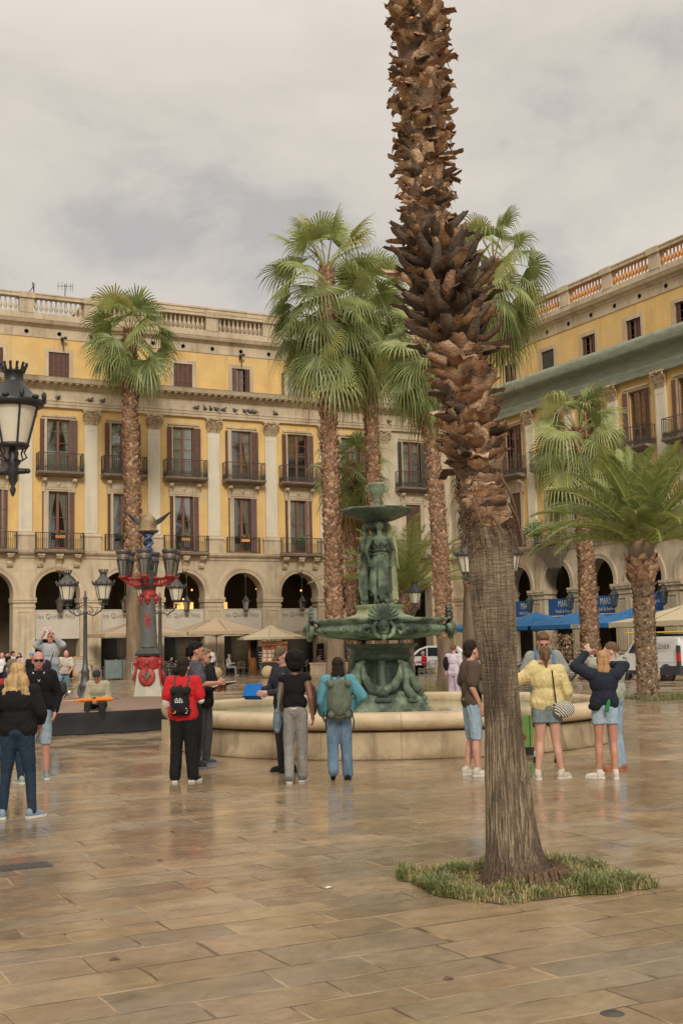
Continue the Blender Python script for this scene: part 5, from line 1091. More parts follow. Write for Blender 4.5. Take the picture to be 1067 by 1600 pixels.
# menu boards, easel, postcard cart, planters
def board(loc,rz,w,h,label,mat=None,leg=True,frame=woodc,inner=None):
    r_=thing('menu_board',label,'menu board',loc,rz,'menu boards of the terrace'); m=MB(); z0=.25
    m.box(-w/2,w/2,-.02,.02,z0,z0+.05); m.box(-w/2,w/2,-.02,.02,z0+h-.05,z0+h)
    for s in (-1,1): m.box(*sorted((s*w/2,s*(w/2-.05))),-.02,.02,0,z0+h); m.tube([(s*w*.45,.02,z0+h*.9),(s*w*.45,.45,0)],.02,4)
    m.build('frame',frame,r_); m=MB(); m.box(-w/2+.05,w/2-.05,-.008,.008,z0+.05,z0+h-.05); p=m.build('panel',inner or black_b,r_)
    q=MB()
    for i in range(6): ww=w*random.uniform(.2,.34); q.box(-ww,ww,-.012,-.008,z0+h*(.18+.11*i),z0+h*(.18+.11*i)+.035)
    q.build('menu_lines',whm,r_); return r_
black_b=M('board_black',(.02,.018,.016),.6,.2,4,.05)
board((19.0,71.0,0),-.2,.85,1.15,'folding menu board in an orange frame left of the monument lamp',inner=M('menu_panel',(.35,.28,.2),.7,.3,8,0))
board((26.6,73.2,0),0,.6,1.5,'narrow dark menu board by the arcade pier behind the two men',frame=black_b)
board((31.4,73.2,0),0,.6,1.5,'narrow dark menu board behind the round cream parasol',frame=black_b)
board((35.6,73.0,0),0,.5,1.6,'narrow dark menu board left of the bronze bowl',frame=black_b)
for x,ds in ((28.0,'left of the round cream parasol'),(31.9,'right of the round cream parasol')):
    r_=thing('sliding_door','orange wooden door leaf in the dark arcade '+ds,'door',(x,75.6,0),0,'orange doors in the arcade'); m=MB(); m.box(-.38,.38,-.03,.03,0,2.4); m.build('leaf',woodc,r_)
    m=MB(); m.box(-.22,.22,-.04,-.03,1.0,2.2); m.build('glass_panel',dark,r_)
def cart():
    r_=thing('postcard_cart','wheeled postcard cart with white cards under the cream parasol','cart',(29.9,67.6,0),-TH-.1)
    m=MB(); m.box(-.75,.75,-.3,.3,.55,.75); m.build('tray',black_b,r_); m=MB(); T_=Matrix.Translation((0,-.05,1.3))@Matrix.Rotation(-.35,4,'X'); m.cbox((0,0,0),(1.5,.05,1.1),T_); m.build('display_board',woodc,r_)
    rnd=random.Random(4)
    for i in range(5):
        for j in range(4): m=MB(); m.cbox((-.56+.28*i+rnd.uniform(-.02,.02),-.045,-.38+.25*j),(.2,.015,.17),T_); m.build('postcard',white_c if rnd.random()<.75 else redp,r_)
    for s in (-1,1):
        m=MB(); m.tube([(s*.8,.38*math.cos(t),.38+.36*math.sin(t)) for t in [i*PI/10 for i in range(21)]],.022,6)
        for k in range(8): a=k*PI/4; m.tube([(s*.8,0,.38),(s*.8,.36*math.cos(a),.38+.36*math.sin(a))],.007,4)
        m.build('wheel',steel,r_)
    m=MB(); m.box(-.8,.8,-.02,.02,1.85,2.05); m.build('header',woodc,r_)
white_c=M('card_white',(.55,.53,.48),.7,.3,5,0)
cart()
planter=M('zinc_planter',(.13,.16,.15),.6,.2,5,.1)
t=thing('planter_screen','grey green metal screen panel beside the parked bicycles','screen',(20.9,68.9,0),-.3); m=MB(); m.box(-1.0,1.0,-.05,.05,.1,1.15); m.build('panel',planter,t); pm_=MB(); pm_.box(-.03,.03,-.08,.08,0,1.2); pmm=pm_.mesh('post',irong); [link('post',pmm,t,loc=(x,0,0)) for x in (-1,0,1)]
t=thing('low_wall','low stone planter wall of the terrace left of the bronze bowl','wall',(33.4,66.3,0),-TH); m=MB(); m.box(-1.6,1.6,-.25,.25,0,.62); m.box(-1.65,1.65,-.3,.3,.62,.7); m.build('blocks',stone2,t)
# lit lamps inside the arcade
glow=emit('warm_lamp_glow',(1,.50,.12),.9); glow2=emit('orange_lamp',(1,.35,.08),2.5)
for x,y,z_,ds in ((27.35,76.5,4.45,'in the arch right of the monument lamp'),(29.75,76.5,4.45,'in the arch above the round cream parasol')):
    r_=thing('shop_lamp','warm glowing rectangular lamp '+ds,'lamp',(x,y,z_),0,'glowing rectangular arcade lamps'); m=MB(); m.box(-.62,.62,-.15,.15,-.28,.28); m.build('lamp_body',glow,r_); m=MB(); m.box(-.66,.66,-.17,.17,.28,.33); m.box(-.66,.66,-.17,.17,-.33,-.28); [m.box(x_-.012,x_+.012,-.165,-.15,-.28,.28) for x_ in (-.3,0,.3)]; m.build('frame',iron,r_)
for i,(x,y,z_,q) in enumerate(((28.3,77.5,5.6,'the upper one right of the monument lamp'),(33.2,78,5.7,'in the arch above the round cream parasol'),(36.6,78,5.6,'in the arch left of the leafy palm trunk'),(27.8,77.8,5.0,'the lower one right of the monument lamp'),(24.5,78.2,2.6,'low in the dark behind the monument lamp column'))):
    r_=thing('wall_lamp','small orange arcade lamp, '+q,'lamp',(x,y,z_),0,'small orange lamps inside the arcade'); m=MB(); m.ball((0,0,0),.06,8,6); m.build('bulb',glow2,r_); m=MB(); m.lathe([(.03,.08),(.12,.1),(.02,.2)],n=8); m.build('cap',iron,r_)
# flower pots on the balconies
def flower_pot(loc,label,mat,rz=0,w=.55,n=90,h=.28):
    r_=thing('flower_pot',label,'flower pot',loc,rz,'flower pots on the balconies'); m=MB(); m.box(-w/2,w/2,-.1,.1,0,.18); m.build('pot',terracotta if mat is not None else irong,r_)
    f=MB(); rnd=random.Random(int(loc[0]*10)); 
    for i in range(n):
        p=Vector((rnd.uniform(-w/2,w/2),rnd.uniform(-.13,.13),.18+rnd.uniform(0,h))); q=Vector((rnd.uniform(-1,1),rnd.uniform(-1,1),rnd.uniform(-1,1)))*.05; s=q.orthogonal()*.7; f.add([p-s,p+q,p+s,p-q],[(0,1,2,3)])
    f.build('leaves',greenleaf,r_)
    if mat:
        g_=MB(); [g_.ball((rnd.uniform(-w/2,w/2),rnd.uniform(-.14,.1),.2+rnd.uniform(.05,h)),.035,6,4) for i in range(16)]; g_.build('petals',mat,r_)
for c,mt,ds in ((18.45,redflower,'of red flowers below the tied curtains, second bay'),(22.5,None,'of green leaves beside the slim palm trunk'),(26.5,redflower,'of red flowers right of the monument lamp top'),(30.6,redflower,'of red flowers in the narrow balcony above the cream parasol'),(34.6,None,'with leafy plant on the balcony left of the palm trunks')):
    flower_pot((c,73.62 if mt else 73.55,8.55),'balcony pot '+ds,mt)
r_=thing('balcony_plant','bushy green plant spilling over a balcony rail on the right building','plant',(46.0,62.6,8.3),-PI/2); m=MB(); rnd=random.Random(2)
for i in range(900):
    a=rnd.uniform(0,6.28); p=Vector((rnd.gauss(0,.5),-.25+rnd.gauss(0,.16),.45+rnd.gauss(0,.3)-.1)); q=Vector((rnd.uniform(-1,1),rnd.uniform(-1,1),rnd.uniform(-1,.6)))*.1; s=q.orthogonal().normalized()*.035; m.add([p-s,p+q,p+s,p-q*.3],[(0,1,2,3)])
m.build('foliage',greenleaf,r_); m=MB(); m.box(-.6,.6,-.1,.1,0,.2); m.build('pot',terracotta,r_)
flower_pot((46.1,49.7-2.0,8.5),'balcony pot of red flowers at the right edge above the arcade',redflower,-PI/2,.9,150,.4)
# rooftop aerials
for x,y,h,ds,k in ((17.2,75.5,1.6,'leaning triangular aerial at the far left of the roof',0),(19.3,76,1.9,'television aerial with crossbars above the left balustrade',1),(34.6,76,2.6,'thin mast standing at the end of the penthouse',2)):
    m=MB(); m.tube([(0,0,0),(0,0,h)],.03,5)
    if k==0: m.tube([(-.9,0,0),(0,0,h-.2)],.03,5); m.tube([(.15,0,0),(-.1,0,h)],.03,5)
    if k==1: m.tube([(-.5,0,h-.2),(.5,0,h-.1)],.02,4); [m.tube([(x_,0,h-.45),(x_,0,h+.1)],.015,4) for x_ in (-.45,-.2,.1,.35,.5)]
    if k==2: [m.tube([(-.12,0,h*f),(.12,0,h*f)],.012,4) for f in (.4,.5,.6,.7,.8,.9)]
    o=m.build('aerial',irong); o.location=(x,y,23.3 if k<2 else 24.6); tag(o,ds,'aerial')
# crown-shaped metal lamps brackets under the roof and pigeons on the cornice
pg=MB(); pg.smooth=True; pg.ball((0,0,.11),(.08,.15,.08),10,8); pg.ball((0,.13,.2),(.045,.05,.05),8,6); pg.tube([(0,-.1,.1),(0,-.26,.05)],[.05,.015],6); pg.tube([(0,.17,.2),(0,.21,.19)],[.012,.002],4)
for x in (-.03,.03): pg.tube([(x,0,.06),(x,0,0)],.007,4)
pgm=pg.mesh('pigeon',M('pigeon_grey',(.10,.09,.09),.7,.4,8,.1))
PGL=['dark pigeon on the left ledge, '+q for q in ('just right of the near lantern','second right of the near lantern','left of the leftmost palm trunk','touching the leftmost palm trunk','first in the long row','second in the long row','third in the long row','fourth in the long row','fifth in the long row','sixth in the long row, set apart','seventh in the long row','eighth in the long row','ninth in the long row','alone left of the leafy palm','on the cream corner section')]
for i,x in enumerate((17.4,18.3,20.3,21.1,27.3,27.9,28.3,28.7,29.2,30.0,30.7,31.1,31.4,32.9,41.6)):
    o=link('pigeon',pgm,loc=(x,73.66,17.12),rz=random.uniform(0,6)); tag(o,('pigeon number %s on the ledge'%i) if 0 else PGL[i],'pigeon','pigeons perched along the left ledge'); o.scale=(1.25,)*3
def gargoyle(loc,rz,label):
    m=MB(); m.tube([(0,0,0),(0,-.3,.1),(0,-.5,.05)],[.06,.08,.05],6); m.tube([(0,-.05,-.1),(0,-.3,-.05),(0,-.4,-.35),(0,-.3,-.7)],[.05,.05,.04,.02],6); m.ball((.12,-.4,.12),(.12,.1,.1),8,6); m.ball((-.1,-.35,.05),(.08,.12,.12),8,6)
    o=m.build('iron_bracket',irong); o.location=loc; o.rotation_euler=(0,0,rz); tag(o,label,'bracket')
gargoyle((18.6,74,20.9),0,'curled dark iron bracket above the second attic window'); gargoyle((30.5,74,20.9),0,'curled dark iron bracket above the half open attic window'); gargoyle((22.6,74,20.9),0,'curled dark iron bracket behind the slim palm crown')
# ---------------------------------------------------------------- bicycles
tyre=M('tyre_rubber',(.025,.025,.025),.8,.2,8,.1); chrome=M('bright_metal',(.5,.5,.48),.3,.1,5,0,metal=.9); palety=M('cream_tyre',(.5,.45,.34),.8,.1,5,0)
def bike_proto(fm,ty):
    r_=thing('bicycle','','bicycle')
    for x in (-.52,.52):
        m=MB(); m.tube([(x+.33*math.cos(t),0,.34+.33*math.sin(t)) for t in [i*PI/12 for i in range(25)]],.022,6); w_=m.build('wheel',ty,r_)
        s=MB(); 
        for k in range(12): a=k*PI/6; s.tube([(x,0,.34),(x+.32*math.cos(a),0,.34+.32*math.sin(a))],.0035,3,False)
        s.ball((x,0,.34),.03,6,4); s.build('spokes',chrome,w_)
    m=MB(); bb=(-.1,0,.30); st=(-.22,0,.78); hd_=(.34,0,.80); hb=(.37,0,.66)
    for a,b in ((bb,st),(bb,hb),(st,hd_),(bb,(-.52,0,.34)),(st,(-.52,0,.34)),(hd_,(.40,0,.6)),((.40,0,.6),(.52,0,.34)),(hd_,(.31,0,.98)),(st,(-.25,0,.90))): m.tube([a,b],.018,6)
    m.build('frame',fm,r_)
    m=MB(); m.tube([(-.12,-.28,.96) if 0 else (.22,-.26,1.0),(.33,-.15,.99),(.32,0,.98),(.33,.15,.99),(.22,.26,1.0)],.014,6); m.build('handlebar',chrome,r_)
    m=MB(); ell(m,(-.26,0,.93),(.14,.07,.035)); m.build('saddle',tyre,r_)
    m=MB(); m.lathe([(.0,-.01),(.09,-.01),(.09,.01),(0,.01)],(0,0,0),14,M=Matrix.Translation((-.1,-.04,.30))@Matrix.Rotation(PI/2,4,'X')); m.tube([(-.1,-.06,.3),(-.02,-.06,.15),(-.02,-.14,.15)],.012,5); m.tube([(-.1,.06,.3),(-.18,.06,.45),(-.18,.14,.45)],.012,5); m.build('crank',chrome,r_)
    m=MB(); m.tube([(-.52+.37*math.cos(t),0,.34+.37*math.sin(t)) for t in [R(20+i*14) for i in range(11)]],.018,5); m.build('mudguard',fm,r_)
    return r_
b1=bike_proto(M('bike_dark',(.03,.03,.035),.4,.2,8,0),tyre); b2=bike_proto(M('bike_green',(.12,.17,.08),.4,.2,8,0),tyre); b3=bike_proto(M('bike_white',(.45,.45,.42),.4,.2,8,0),palety)
gL,gR='bicycles parked in front of the left arcade','bicycles parked by the right arcade'
put(b1,True,(21.9,67.3,0),1.2,'bicycle nearest the slim palm seen almost from behind',gL)
put(b1,False,(22.6,66.6,0),1.0,'dark bicycle second from the slim palm',gL); put(b3,True,(20.9,66.9,0),1.45,'bicycle with pale wheels left of the slim palm',gL); put(b1,False,(23.2,66.2,0),.5,'bicycle leaning right of the slim palm foot',gL); put(b1,False,(25.2,66.0,0),.4,'bicycle showing right of the monument lamp foot',gL)
put(b2,True,(11.15,42.7,0),-.35,'dark green bicycle under the older man in denim shorts',None); put(b2,False,(8.5,41.5,0),-.2,'bicycle at the far left edge among the crowd',None)
put(b3,False,(33.9,43.35,0),-TH-.1,'bicycle with cream tyres right of the man in grey',gR)
for i,(x,y,a,ds) in enumerate(((33.0,44.0,-.8,'half hidden behind the man in grey'),(32.6,46.6,-.3,'farthest left by the thick trunk'),(33.4,46.2,-.9,'second from the thick trunk'),(34.3,45.6,-1.1,'behind the grey man\'s shoulder'),(34.7,43.6,-.9,'just left of the tufted palm foot'),(32.0,47.6,-.7,'beyond the thick trunk edge'),(36.0,43.6,-1.0,'right of the tufted palm foot'))): put(b1,False,(x,y,0),a,'dark parked bicycle '+ds,gR)
# ---------------------------------------------------------------- vehicles
vanp=M('white_paint',(.60,.60,.57),.25,.04,1,0); carglass=M('tinted_glass',(.02,.025,.03),.05,.1,2,0,spec=.8); bump_=M('dark_bumper',(.035,.035,.04),.5,.1,4,.05); redl=M('red_lens',(.45,.02,.02),.2,.1,4,0); yel=M('yellow_ladder',(.62,.48,.03),.6,.1,4,0)
def vehicle(name,label,cat,loc,rz,prof,W,wb,wr,glassp,taillight=True,paint=vanp,group=None,doorx=()):
    """side profile (x,z) extruded across W; nose towards +x"""
    r_=thing(name,label,cat,loc,rz,group); n=len(prof); m=MB(); m.smooth=True
    lay=[(-W/2,.94,.0),(-W/2+.02,.985,0),(-W/2+.10,1,0),(W/2-.10,1,0),(W/2-.02,.985,0),(W/2,.94,0)]
    cx=sum(p[0] for p in prof)/n; cz=.55
    vs=[]
    for i,(y,k,_) in enumerate(lay):
        for x,z_ in prof:
            tum=max(0,z_-.95)*.16; yy=y*(1-tum/(W/2)) ; vs.append((cx+(x-cx)*k,yy,cz+(z_-cz)*k if z_>cz else z_))
    m.add(vs,[(i*n+j,i*n+(j+1)%n,(i+1)*n+(j+1)%n,(i+1)*n+j) for i in range(len(lay)-1) for j in range(n)]); m.smooth=False; m.add(vs[:n],[tuple(range(n-1,-1,-1))]); m.add(vs[-n:],[tuple(range(n))])
    b=m.build('body',paint,r_); b.data.set_sharp_from_angle(angle=R(35))
    for k,poly in enumerate(glassp):
        for s in (-1,1):
            g_=MB(); pts=[(x,s*(W/2*(1-max(0,z_-.95)*.16/(W/2))+.004),z_) for x,z_ in poly]; g_.add(pts,[tuple(range(len(pts)))]); g_.build('side_window',carglass,r_)
    for x in (-wb/2,wb/2):
        for s in (-1,1):
            w_=MB(); T_=Matrix.Translation((x,s*(W/2-.09),wr))@Matrix.Rotation(PI/2,4,'X'); w_.lathe([(wr*.6,-.1),(wr*.93,-.1),(wr,-.06),(wr,.06),(wr*.93,.1),(wr*.6,.1)],n=24,M=T_,cap=False); t=w_.build('wheel',tyre,r_)
            q=MB(); q.lathe([(0,.04),(wr*.15,.06),(wr*.6,.08),(wr*.62,.0),(wr*.62,-.08),(wr*.15,-.06),(0,-.04)],n=20,M=T_); q.build('rim',steel,t)
            a=MB(); a.lathe([(wr*1.02,-.105 if s<0 else -.1),(wr*1.16,-.105),(wr*1.16,.105),(wr*1.02,.105)],n=24,M=T_,cap=False); a.build('wheel_arch',bump_,r_)
    for x in doorx:
        for s in (-1,1): d=MB(); d.box(x-.006,x+.006,*sorted((s*(W/2-.01),s*(W/2+.002))),.35,.98); d.build('door_seam',bump_,r_); d=MB(); d.box(x+.08,x+.24,*sorted((s*(W/2-.01),s*(W/2+.02))),.93,.97); d.build('door_handle',bump_,r_)
    return r_
vp=[(-2.1,.28),(-2.13,.5),(-2.13,1.0),(-2.08,1.55),(-2.0,1.78),(-1.85,1.83),(.2,1.84),(.62,1.78),(1.15,1.2),(1.3,1.1),(1.95,.98),(2.1,.8),(2.12,.4),(2.05,.28)]
V_=vehicle('van','white delivery van with yellow ladders on its roof, right of the knobbly palm','van',(35.85,40.55,0),PI/2,vp,1.8,2.7,.32,[[(.3,1.15),(1.0,1.15),(.68,1.6),(.3,1.62)]],doorx=(.15,-.75,1.1))
m=MB(); m.box(-2.17,-1.5,-.91,.91,.26,.62); m.build('rear_bumper',bump_,V_); m=MB(); m.box(-2.1,-1.0,.895,.915,.25,.55); m.box(-.9,1.0,.895,.91,.25,.42); m.build('side_cladding',bump_,V_)
for s in (-1,1): m=MB(); m.box(-2.16,-2.02,*sorted((s*.80,s*.925)),.62,1.45); m.build('tail_light_housing',bump_,V_); m=MB(); m.box(-2.175,-2.03,*sorted((s*.82,s*.93)),.8,1.15); m.build('tail_light',redl,V_)
m=MB(); m.box(-1.9,-.85,.905,.912,1.55,1.56); m.box(-1.9,-.85,.905,.912,.75,.76); m.build('panel_line',bump_,V_)
o=link('lettering',text_mesh('ZENER',.26,inkm,.003,shear=.2),V_,loc=(-1.22,.905,1.40)); o.rotation_euler=(0,0,PI)
m=MB(); m.box(-1.9,.3,-.7,.7,1.90,1.93); [m.box(x-.03,x+.03,-.75,.75,1.84,1.92) for x in (-1.7,-.8,.2)]; m.build('roof_rack',bump_,V_)
ld_=thing('ladder','yellow ladders strapped on the roof of the white van','ladder',V_.location,PI/2); m=MB()
for y in (.75,.35,.15,-.25): m.tube([(-2.5,y,2.0),(1.3,y,2.0)],.035,6)
ld_m=m.build('rails',yel,ld_); m=MB(); [m.tube([(-2.4+.28*i,.35,2.0),(-2.4+.28*i,.75,2.0)],.02,5) for i in range(13)]; [m.tube([(-2.4+.28*i,-.25,2.0),(-2.4+.28*i,.15,2.0)],.02,5) for i in range(13)]; m.build('rungs',yel,ld_)
cp_=[(-2.1,.3),(-2.15,.55),(-2.12,.95),(-1.98,1.3),(-1.7,1.52),(-1.1,1.6),(.1,1.58),(.55,1.42),(1.05,1.05),(1.6,.98),(2.05,.82),(2.15,.6),(2.1,.3)]
wins=[[(-1.75,1.02),(-.75,1.0),(-.75,1.46),(-1.55,1.42)],[(-.68,1.0),(.05,1.0),(.05,1.48),(-.68,1.48)],[(.12,1.0),(.85,1.0),(.5,1.32),(.12,1.48)]]
from_cam=lambda x:x
c1=vehicle('parked_car','white car parked behind the man in the red jacket','car',(36.81,61.09,0),PI-TH-.15,cp_,1.8,2.6,.34,wins,doorx=(.1,-.72),group='white cars parked at the corner')
c2=vehicle('parked_car','white car with red stripe partly hidden behind the slender palm','car',(39.55,60.57,0),PI-TH-.3,cp_,1.8,2.6,.34,wins,doorx=(.1,-.72),group='white cars parked at the corner')
for s in (-1,1): m=MB(); m.box(-1.9,1.2,*sorted((s*.895,s*.91)),.72,.9); m.build('red_stripe',redl,c2)
m=MB(); m.box(-.6,.0,-.5,.5,1.6,1.72); m.build('roof_bar',bump_,c2)
# people of the terrace are in the people section
# ---------------------------------------------------------------- people
def cloth(n,c,var=.22,bump=.2,sc=7,**k):
    m=M(n,c,.88,var,sc,0,**k); t=m.node_tree; b=t.nodes['Principled BSDF']; g=t.nodes.new('ShaderNodeNewGeometry'); mp=t.nodes.new('ShaderNodeMapping'); mp.inputs['Scale'].default_value=(1,1,.55); mp.inputs['Rotation'].default_value=(.5,.3,0); t.links.new(g.outputs['Position'],mp.inputs[0])
    n1=t.nodes.new('ShaderNodeTexNoise'); n1.inputs['Scale'].default_value=15; n1.inputs['Detail'].default_value=4; n1.inputs['Distortion'].default_value=1.4; t.links.new(mp.outputs[0],n1.inputs[0]); bp=t.nodes.new('ShaderNodeBump'); bp.inputs['Strength'].default_value=.75; bp.inputs['Distance'].default_value=.035; t.links.new(n1.outputs[0],bp.inputs['Height']); t.links.new(bp.outputs[0],b.inputs['Normal']); b.inputs['Specular IOR Level'].default_value=.25; return m
SK={'fair':M('fair_skin',(.50,.27,.19),.5,.1,8,.05),'tan':M('tanned_skin',(.42,.20,.125),.5,.1,8,.05),'brown':M('brown_skin',(.20,.095,.058),.5,.1,8,.05),'rosy':M('rosy_skin',(.52,.24,.18),.5,.12,8,.05)}
HR={'black':M('black_hair',(.005,.004,.004),.7,.4,30,.5,stretch=(1,1,.2),spec=.2),'dark':M('dark_hair',(.02,.012,.008),.7,.4,30,.5,stretch=(1,1,.2),spec=.2),'brown':M('brown_hair',(.12,.07,.035),.7,.4,30,.5,stretch=(1,1,.2),spec=.2),'blonde':M('blonde_hair',(.42,.27,.11),.55,.45,22,.7,stretch=(1,1,.15),col2=(.24,.14,.055)),'gold':M('golden_hair',(.36,.20,.075),.5,.4,25,.6,stretch=(1,1,.12),col2=(.24,.12,.045)),'grey':M('grey_hair',(.30,.27,.22),.6,.3,30,.5,stretch=(1,1,.2)),'greybrown':M('greybrown_hair',(.15,.11,.075),.7,.4,30,.5,stretch=(1,1,.2),spec=.2)}
CL={}
def CM(n,c,**k):
    if n not in CL: CL[n]=cloth(n,c,**k)
    return CL[n]
black=CM('black_fabric',(.009,.008,.009)); jeans=CM('blue_denim',(.13,.21,.30),col2=(.20,.29,.38)); ljeans=CM('light_denim',(.27,.36,.43),col2=(.36,.44,.50)); navyj=CM('dark_navy_denim',(.018,.033,.055)); grey=CM('grey_fabric',(.27,.26,.24)); white=CM('white_fabric',(.62,.60,.55)); rubber=CM('white_sole',(.60,.57,.50)); shoeb=CM('black_shoe',(.02,.02,.02)); shoew=CM('cream_shoe',(.52,.47,.38)); shoeg=CM('grey_shoe',(.22,.24,.26)); pink=CM('lip_skin',(.34,.12,.10))
CAMR=-TH
def person(label,pos,a,H,skin,hair,hmat,top,bottom,shoes,pose=None,head=(0,0),vox=.0105,group=None,bulk=1.0,z=0,face=True,socks=None,eyes=True,hands=True):
    p=pose or {}; k=H/1.7; V=Vector; r_=thing('person',label,'person',(pos[0],pos[1],z),CAMR+R(a),group,k)
    J=dict(pel=(0,0,.93),ch=(0,.01,1.27),nk=(0,.0,1.44),hd=(0,.03,1.585),sR=(.165,0,1.385),sL=(-.165,0,1.385),eR=(.235,-.03,1.11),eL=(-.235,-.03,1.11),wR=(.245,.05,.87),wL=(-.245,.05,.87),hR=(.085,0,.90),hL=(-.085,0,.90),kR=(.10,.02,.49),kL=(-.10,.02,.49),aR=(.115,-.03,.085),aL=(-.115,-.03,.085),fR=0,fL=0,tR=None,tL=None)
    J.update(p); 
    for q,v in list(J.items()):
        if hasattr(v,'__len__'): J[q]=V(v)
    def c(m,a_,r0,b_,r1): capsule(m,a_,r0,b_,r1,10)
    B=bulk; hdm=Euler((R(head[1]),0,R(head[0]))).to_matrix().to_4x4(); HM=Matrix.Translation(J['hd'])@hdm
    def hp(x,y,z_): return HM@V((x,y,z_))
    m=MB()
    # torso, limbs
    sp=(J['pel'],J['ch'],J['nk'])
    def torso(m,g,sh=True,low=True):
        ch,pl,nk=J['ch'],J['pel'],J['nk']; up=(ch-pl).normalized(); q=up.to_track_quat('Z','Y').to_euler()
        ell(m,ch+up*.01,(.152*B+g,.105*B+g,.17+g*.5)); ell(m,pl.lerp(ch,.45),(.132*B+g,.098*B+g,.17)); (ell(m,pl.lerp(ch,.08),(.150*B+g,.108*B+g,.12)) if low else None)
        if sh: 
            for s in ('sR','sL'): c(m,nk-V((0,0,.06)),.055+g*.7,J[s],.055+g*.8)
    torso(m,0)
    c(m,J['nk']-V((0,0,.05)),.06,J['hd']-V((0,.01,.06)),.048)
    for s in 'RL':
        sg=1 if s=='R' else -1
        c(m,J['s'+s],.05,J['e'+s],.04); c(m,J['e'+s],.04,J['w'+s],.026)
        lk=.72 if bottom[1]=='pants' else 1.0; c(m,J['h'+s],.088*B*lk,J['k'+s],.055*lk); c(m,J['k'+s],.052*lk,J['k'+s].lerp(J['a'+s],.35)+V((0,-.012,0)),.056*lk); c(m,J['k'+s].lerp(J['a'+s],.35)+V((0,-.012,0)),.056*lk,J['a'+s],.034)
        if hands:
            w=J['w'+s]; d=(w-J['e'+s]).normalized(); hd=J.get('d'+s); d=(V(hd).normalized() if hd is not None else d)
            n=V(J.get('n'+s,(sg,0,0))); n=(n-d*n.dot(d)); n=n.normalized() if n.length>1e-3 else d.orthogonal(); t=d.cross(n).normalized()
            c(m,w,.025,w+d*.05,.028)
            for y in (-.022,.022): c(m,w+d*.03+t*y,.018,w+d*.085+t*y,.017)
            cu=J.get('curl',.5)
            for i,(y,L) in enumerate(((-.034,.058),(-.011,.072),(.012,.067),(.034,.05))):
                b0=w+d*.088+t*y; b1=b0+(d*.9-n*cu*.5).normalized()*L*.55; b2=b1+(d*.6-n*cu).normalized()*L*.5; c(m,b0,.0115,b1,.0105); c(m,b1,.0105,b2,.009)
            b0=w+d*.03-t*.03; b1=b0+(d*.6-t*.7-n*.2).normalized()*.045; c(m,b0,.015,b1,.012); c(m,b1,.012,b1+(d*.9-t*.2-n*.3).normalized()*.032,.010)
    # head
    for ce,rr in (((0,-.012,.035),(.075,.096,.092)),((0,.02,-.035),(.060,.074,.085)),((0,.055,-.088),(.030,.030,.026)),((0,.062,.02),(.052,.035,.045))): m.ball(HM@V(ce),rr,14,10,hdm.to_3x3())
    for pt,rr in (((0,.100,-.022),(.0155,.020,.018)),((0,.094,.004),(.010,.012,.026)),((-.079,.0,-.012),(.011,.022,.032)),((.079,.0,-.012),(.011,.022,.032)),((0,.088,-.058),(.022,.012,.010)),((.032,.084,.024),(.02,.012,.009)),((-.032,.084,.024),(.02,.012,.009))): m.ball(HM@V(pt),rr,8,6,hdm.to_3x3())
    blob('body',m,SK[skin],r_,vox=vox,smooth=2)
    if eyes and vox<.014:
        e=MB()
        for s in (-1,1): e.ball(hp(s*.031,.089,.006),(.012,.006,.006),8,6,hdm.to_3x3())
        e.build('eyes',HR['black'],r_)
        e=MB()
        for s in (-1,1): e.tube([hp(s*.014,.098,.022),hp(s*.032,.099,.028),hp(s*.05,.086,.022)],.005,5)
        e.build('eyebrows',HR['grey'] if hmat=='grey' else HR['dark'],r_)
        e=MB(); e.tube([hp(-.022,.089,-.058),hp(0,.099,-.056),hp(.022,.089,-.058)],[.003,.006,.003],6); e.build('lips',pink,r_)
    # hair
    h=MB(); R3=hdm.to_3x3()
    def hb(x,y,z_,rr): h.ball(hp(x,y,z_),rr,14,10,R3)
    dz=.004; ds=30
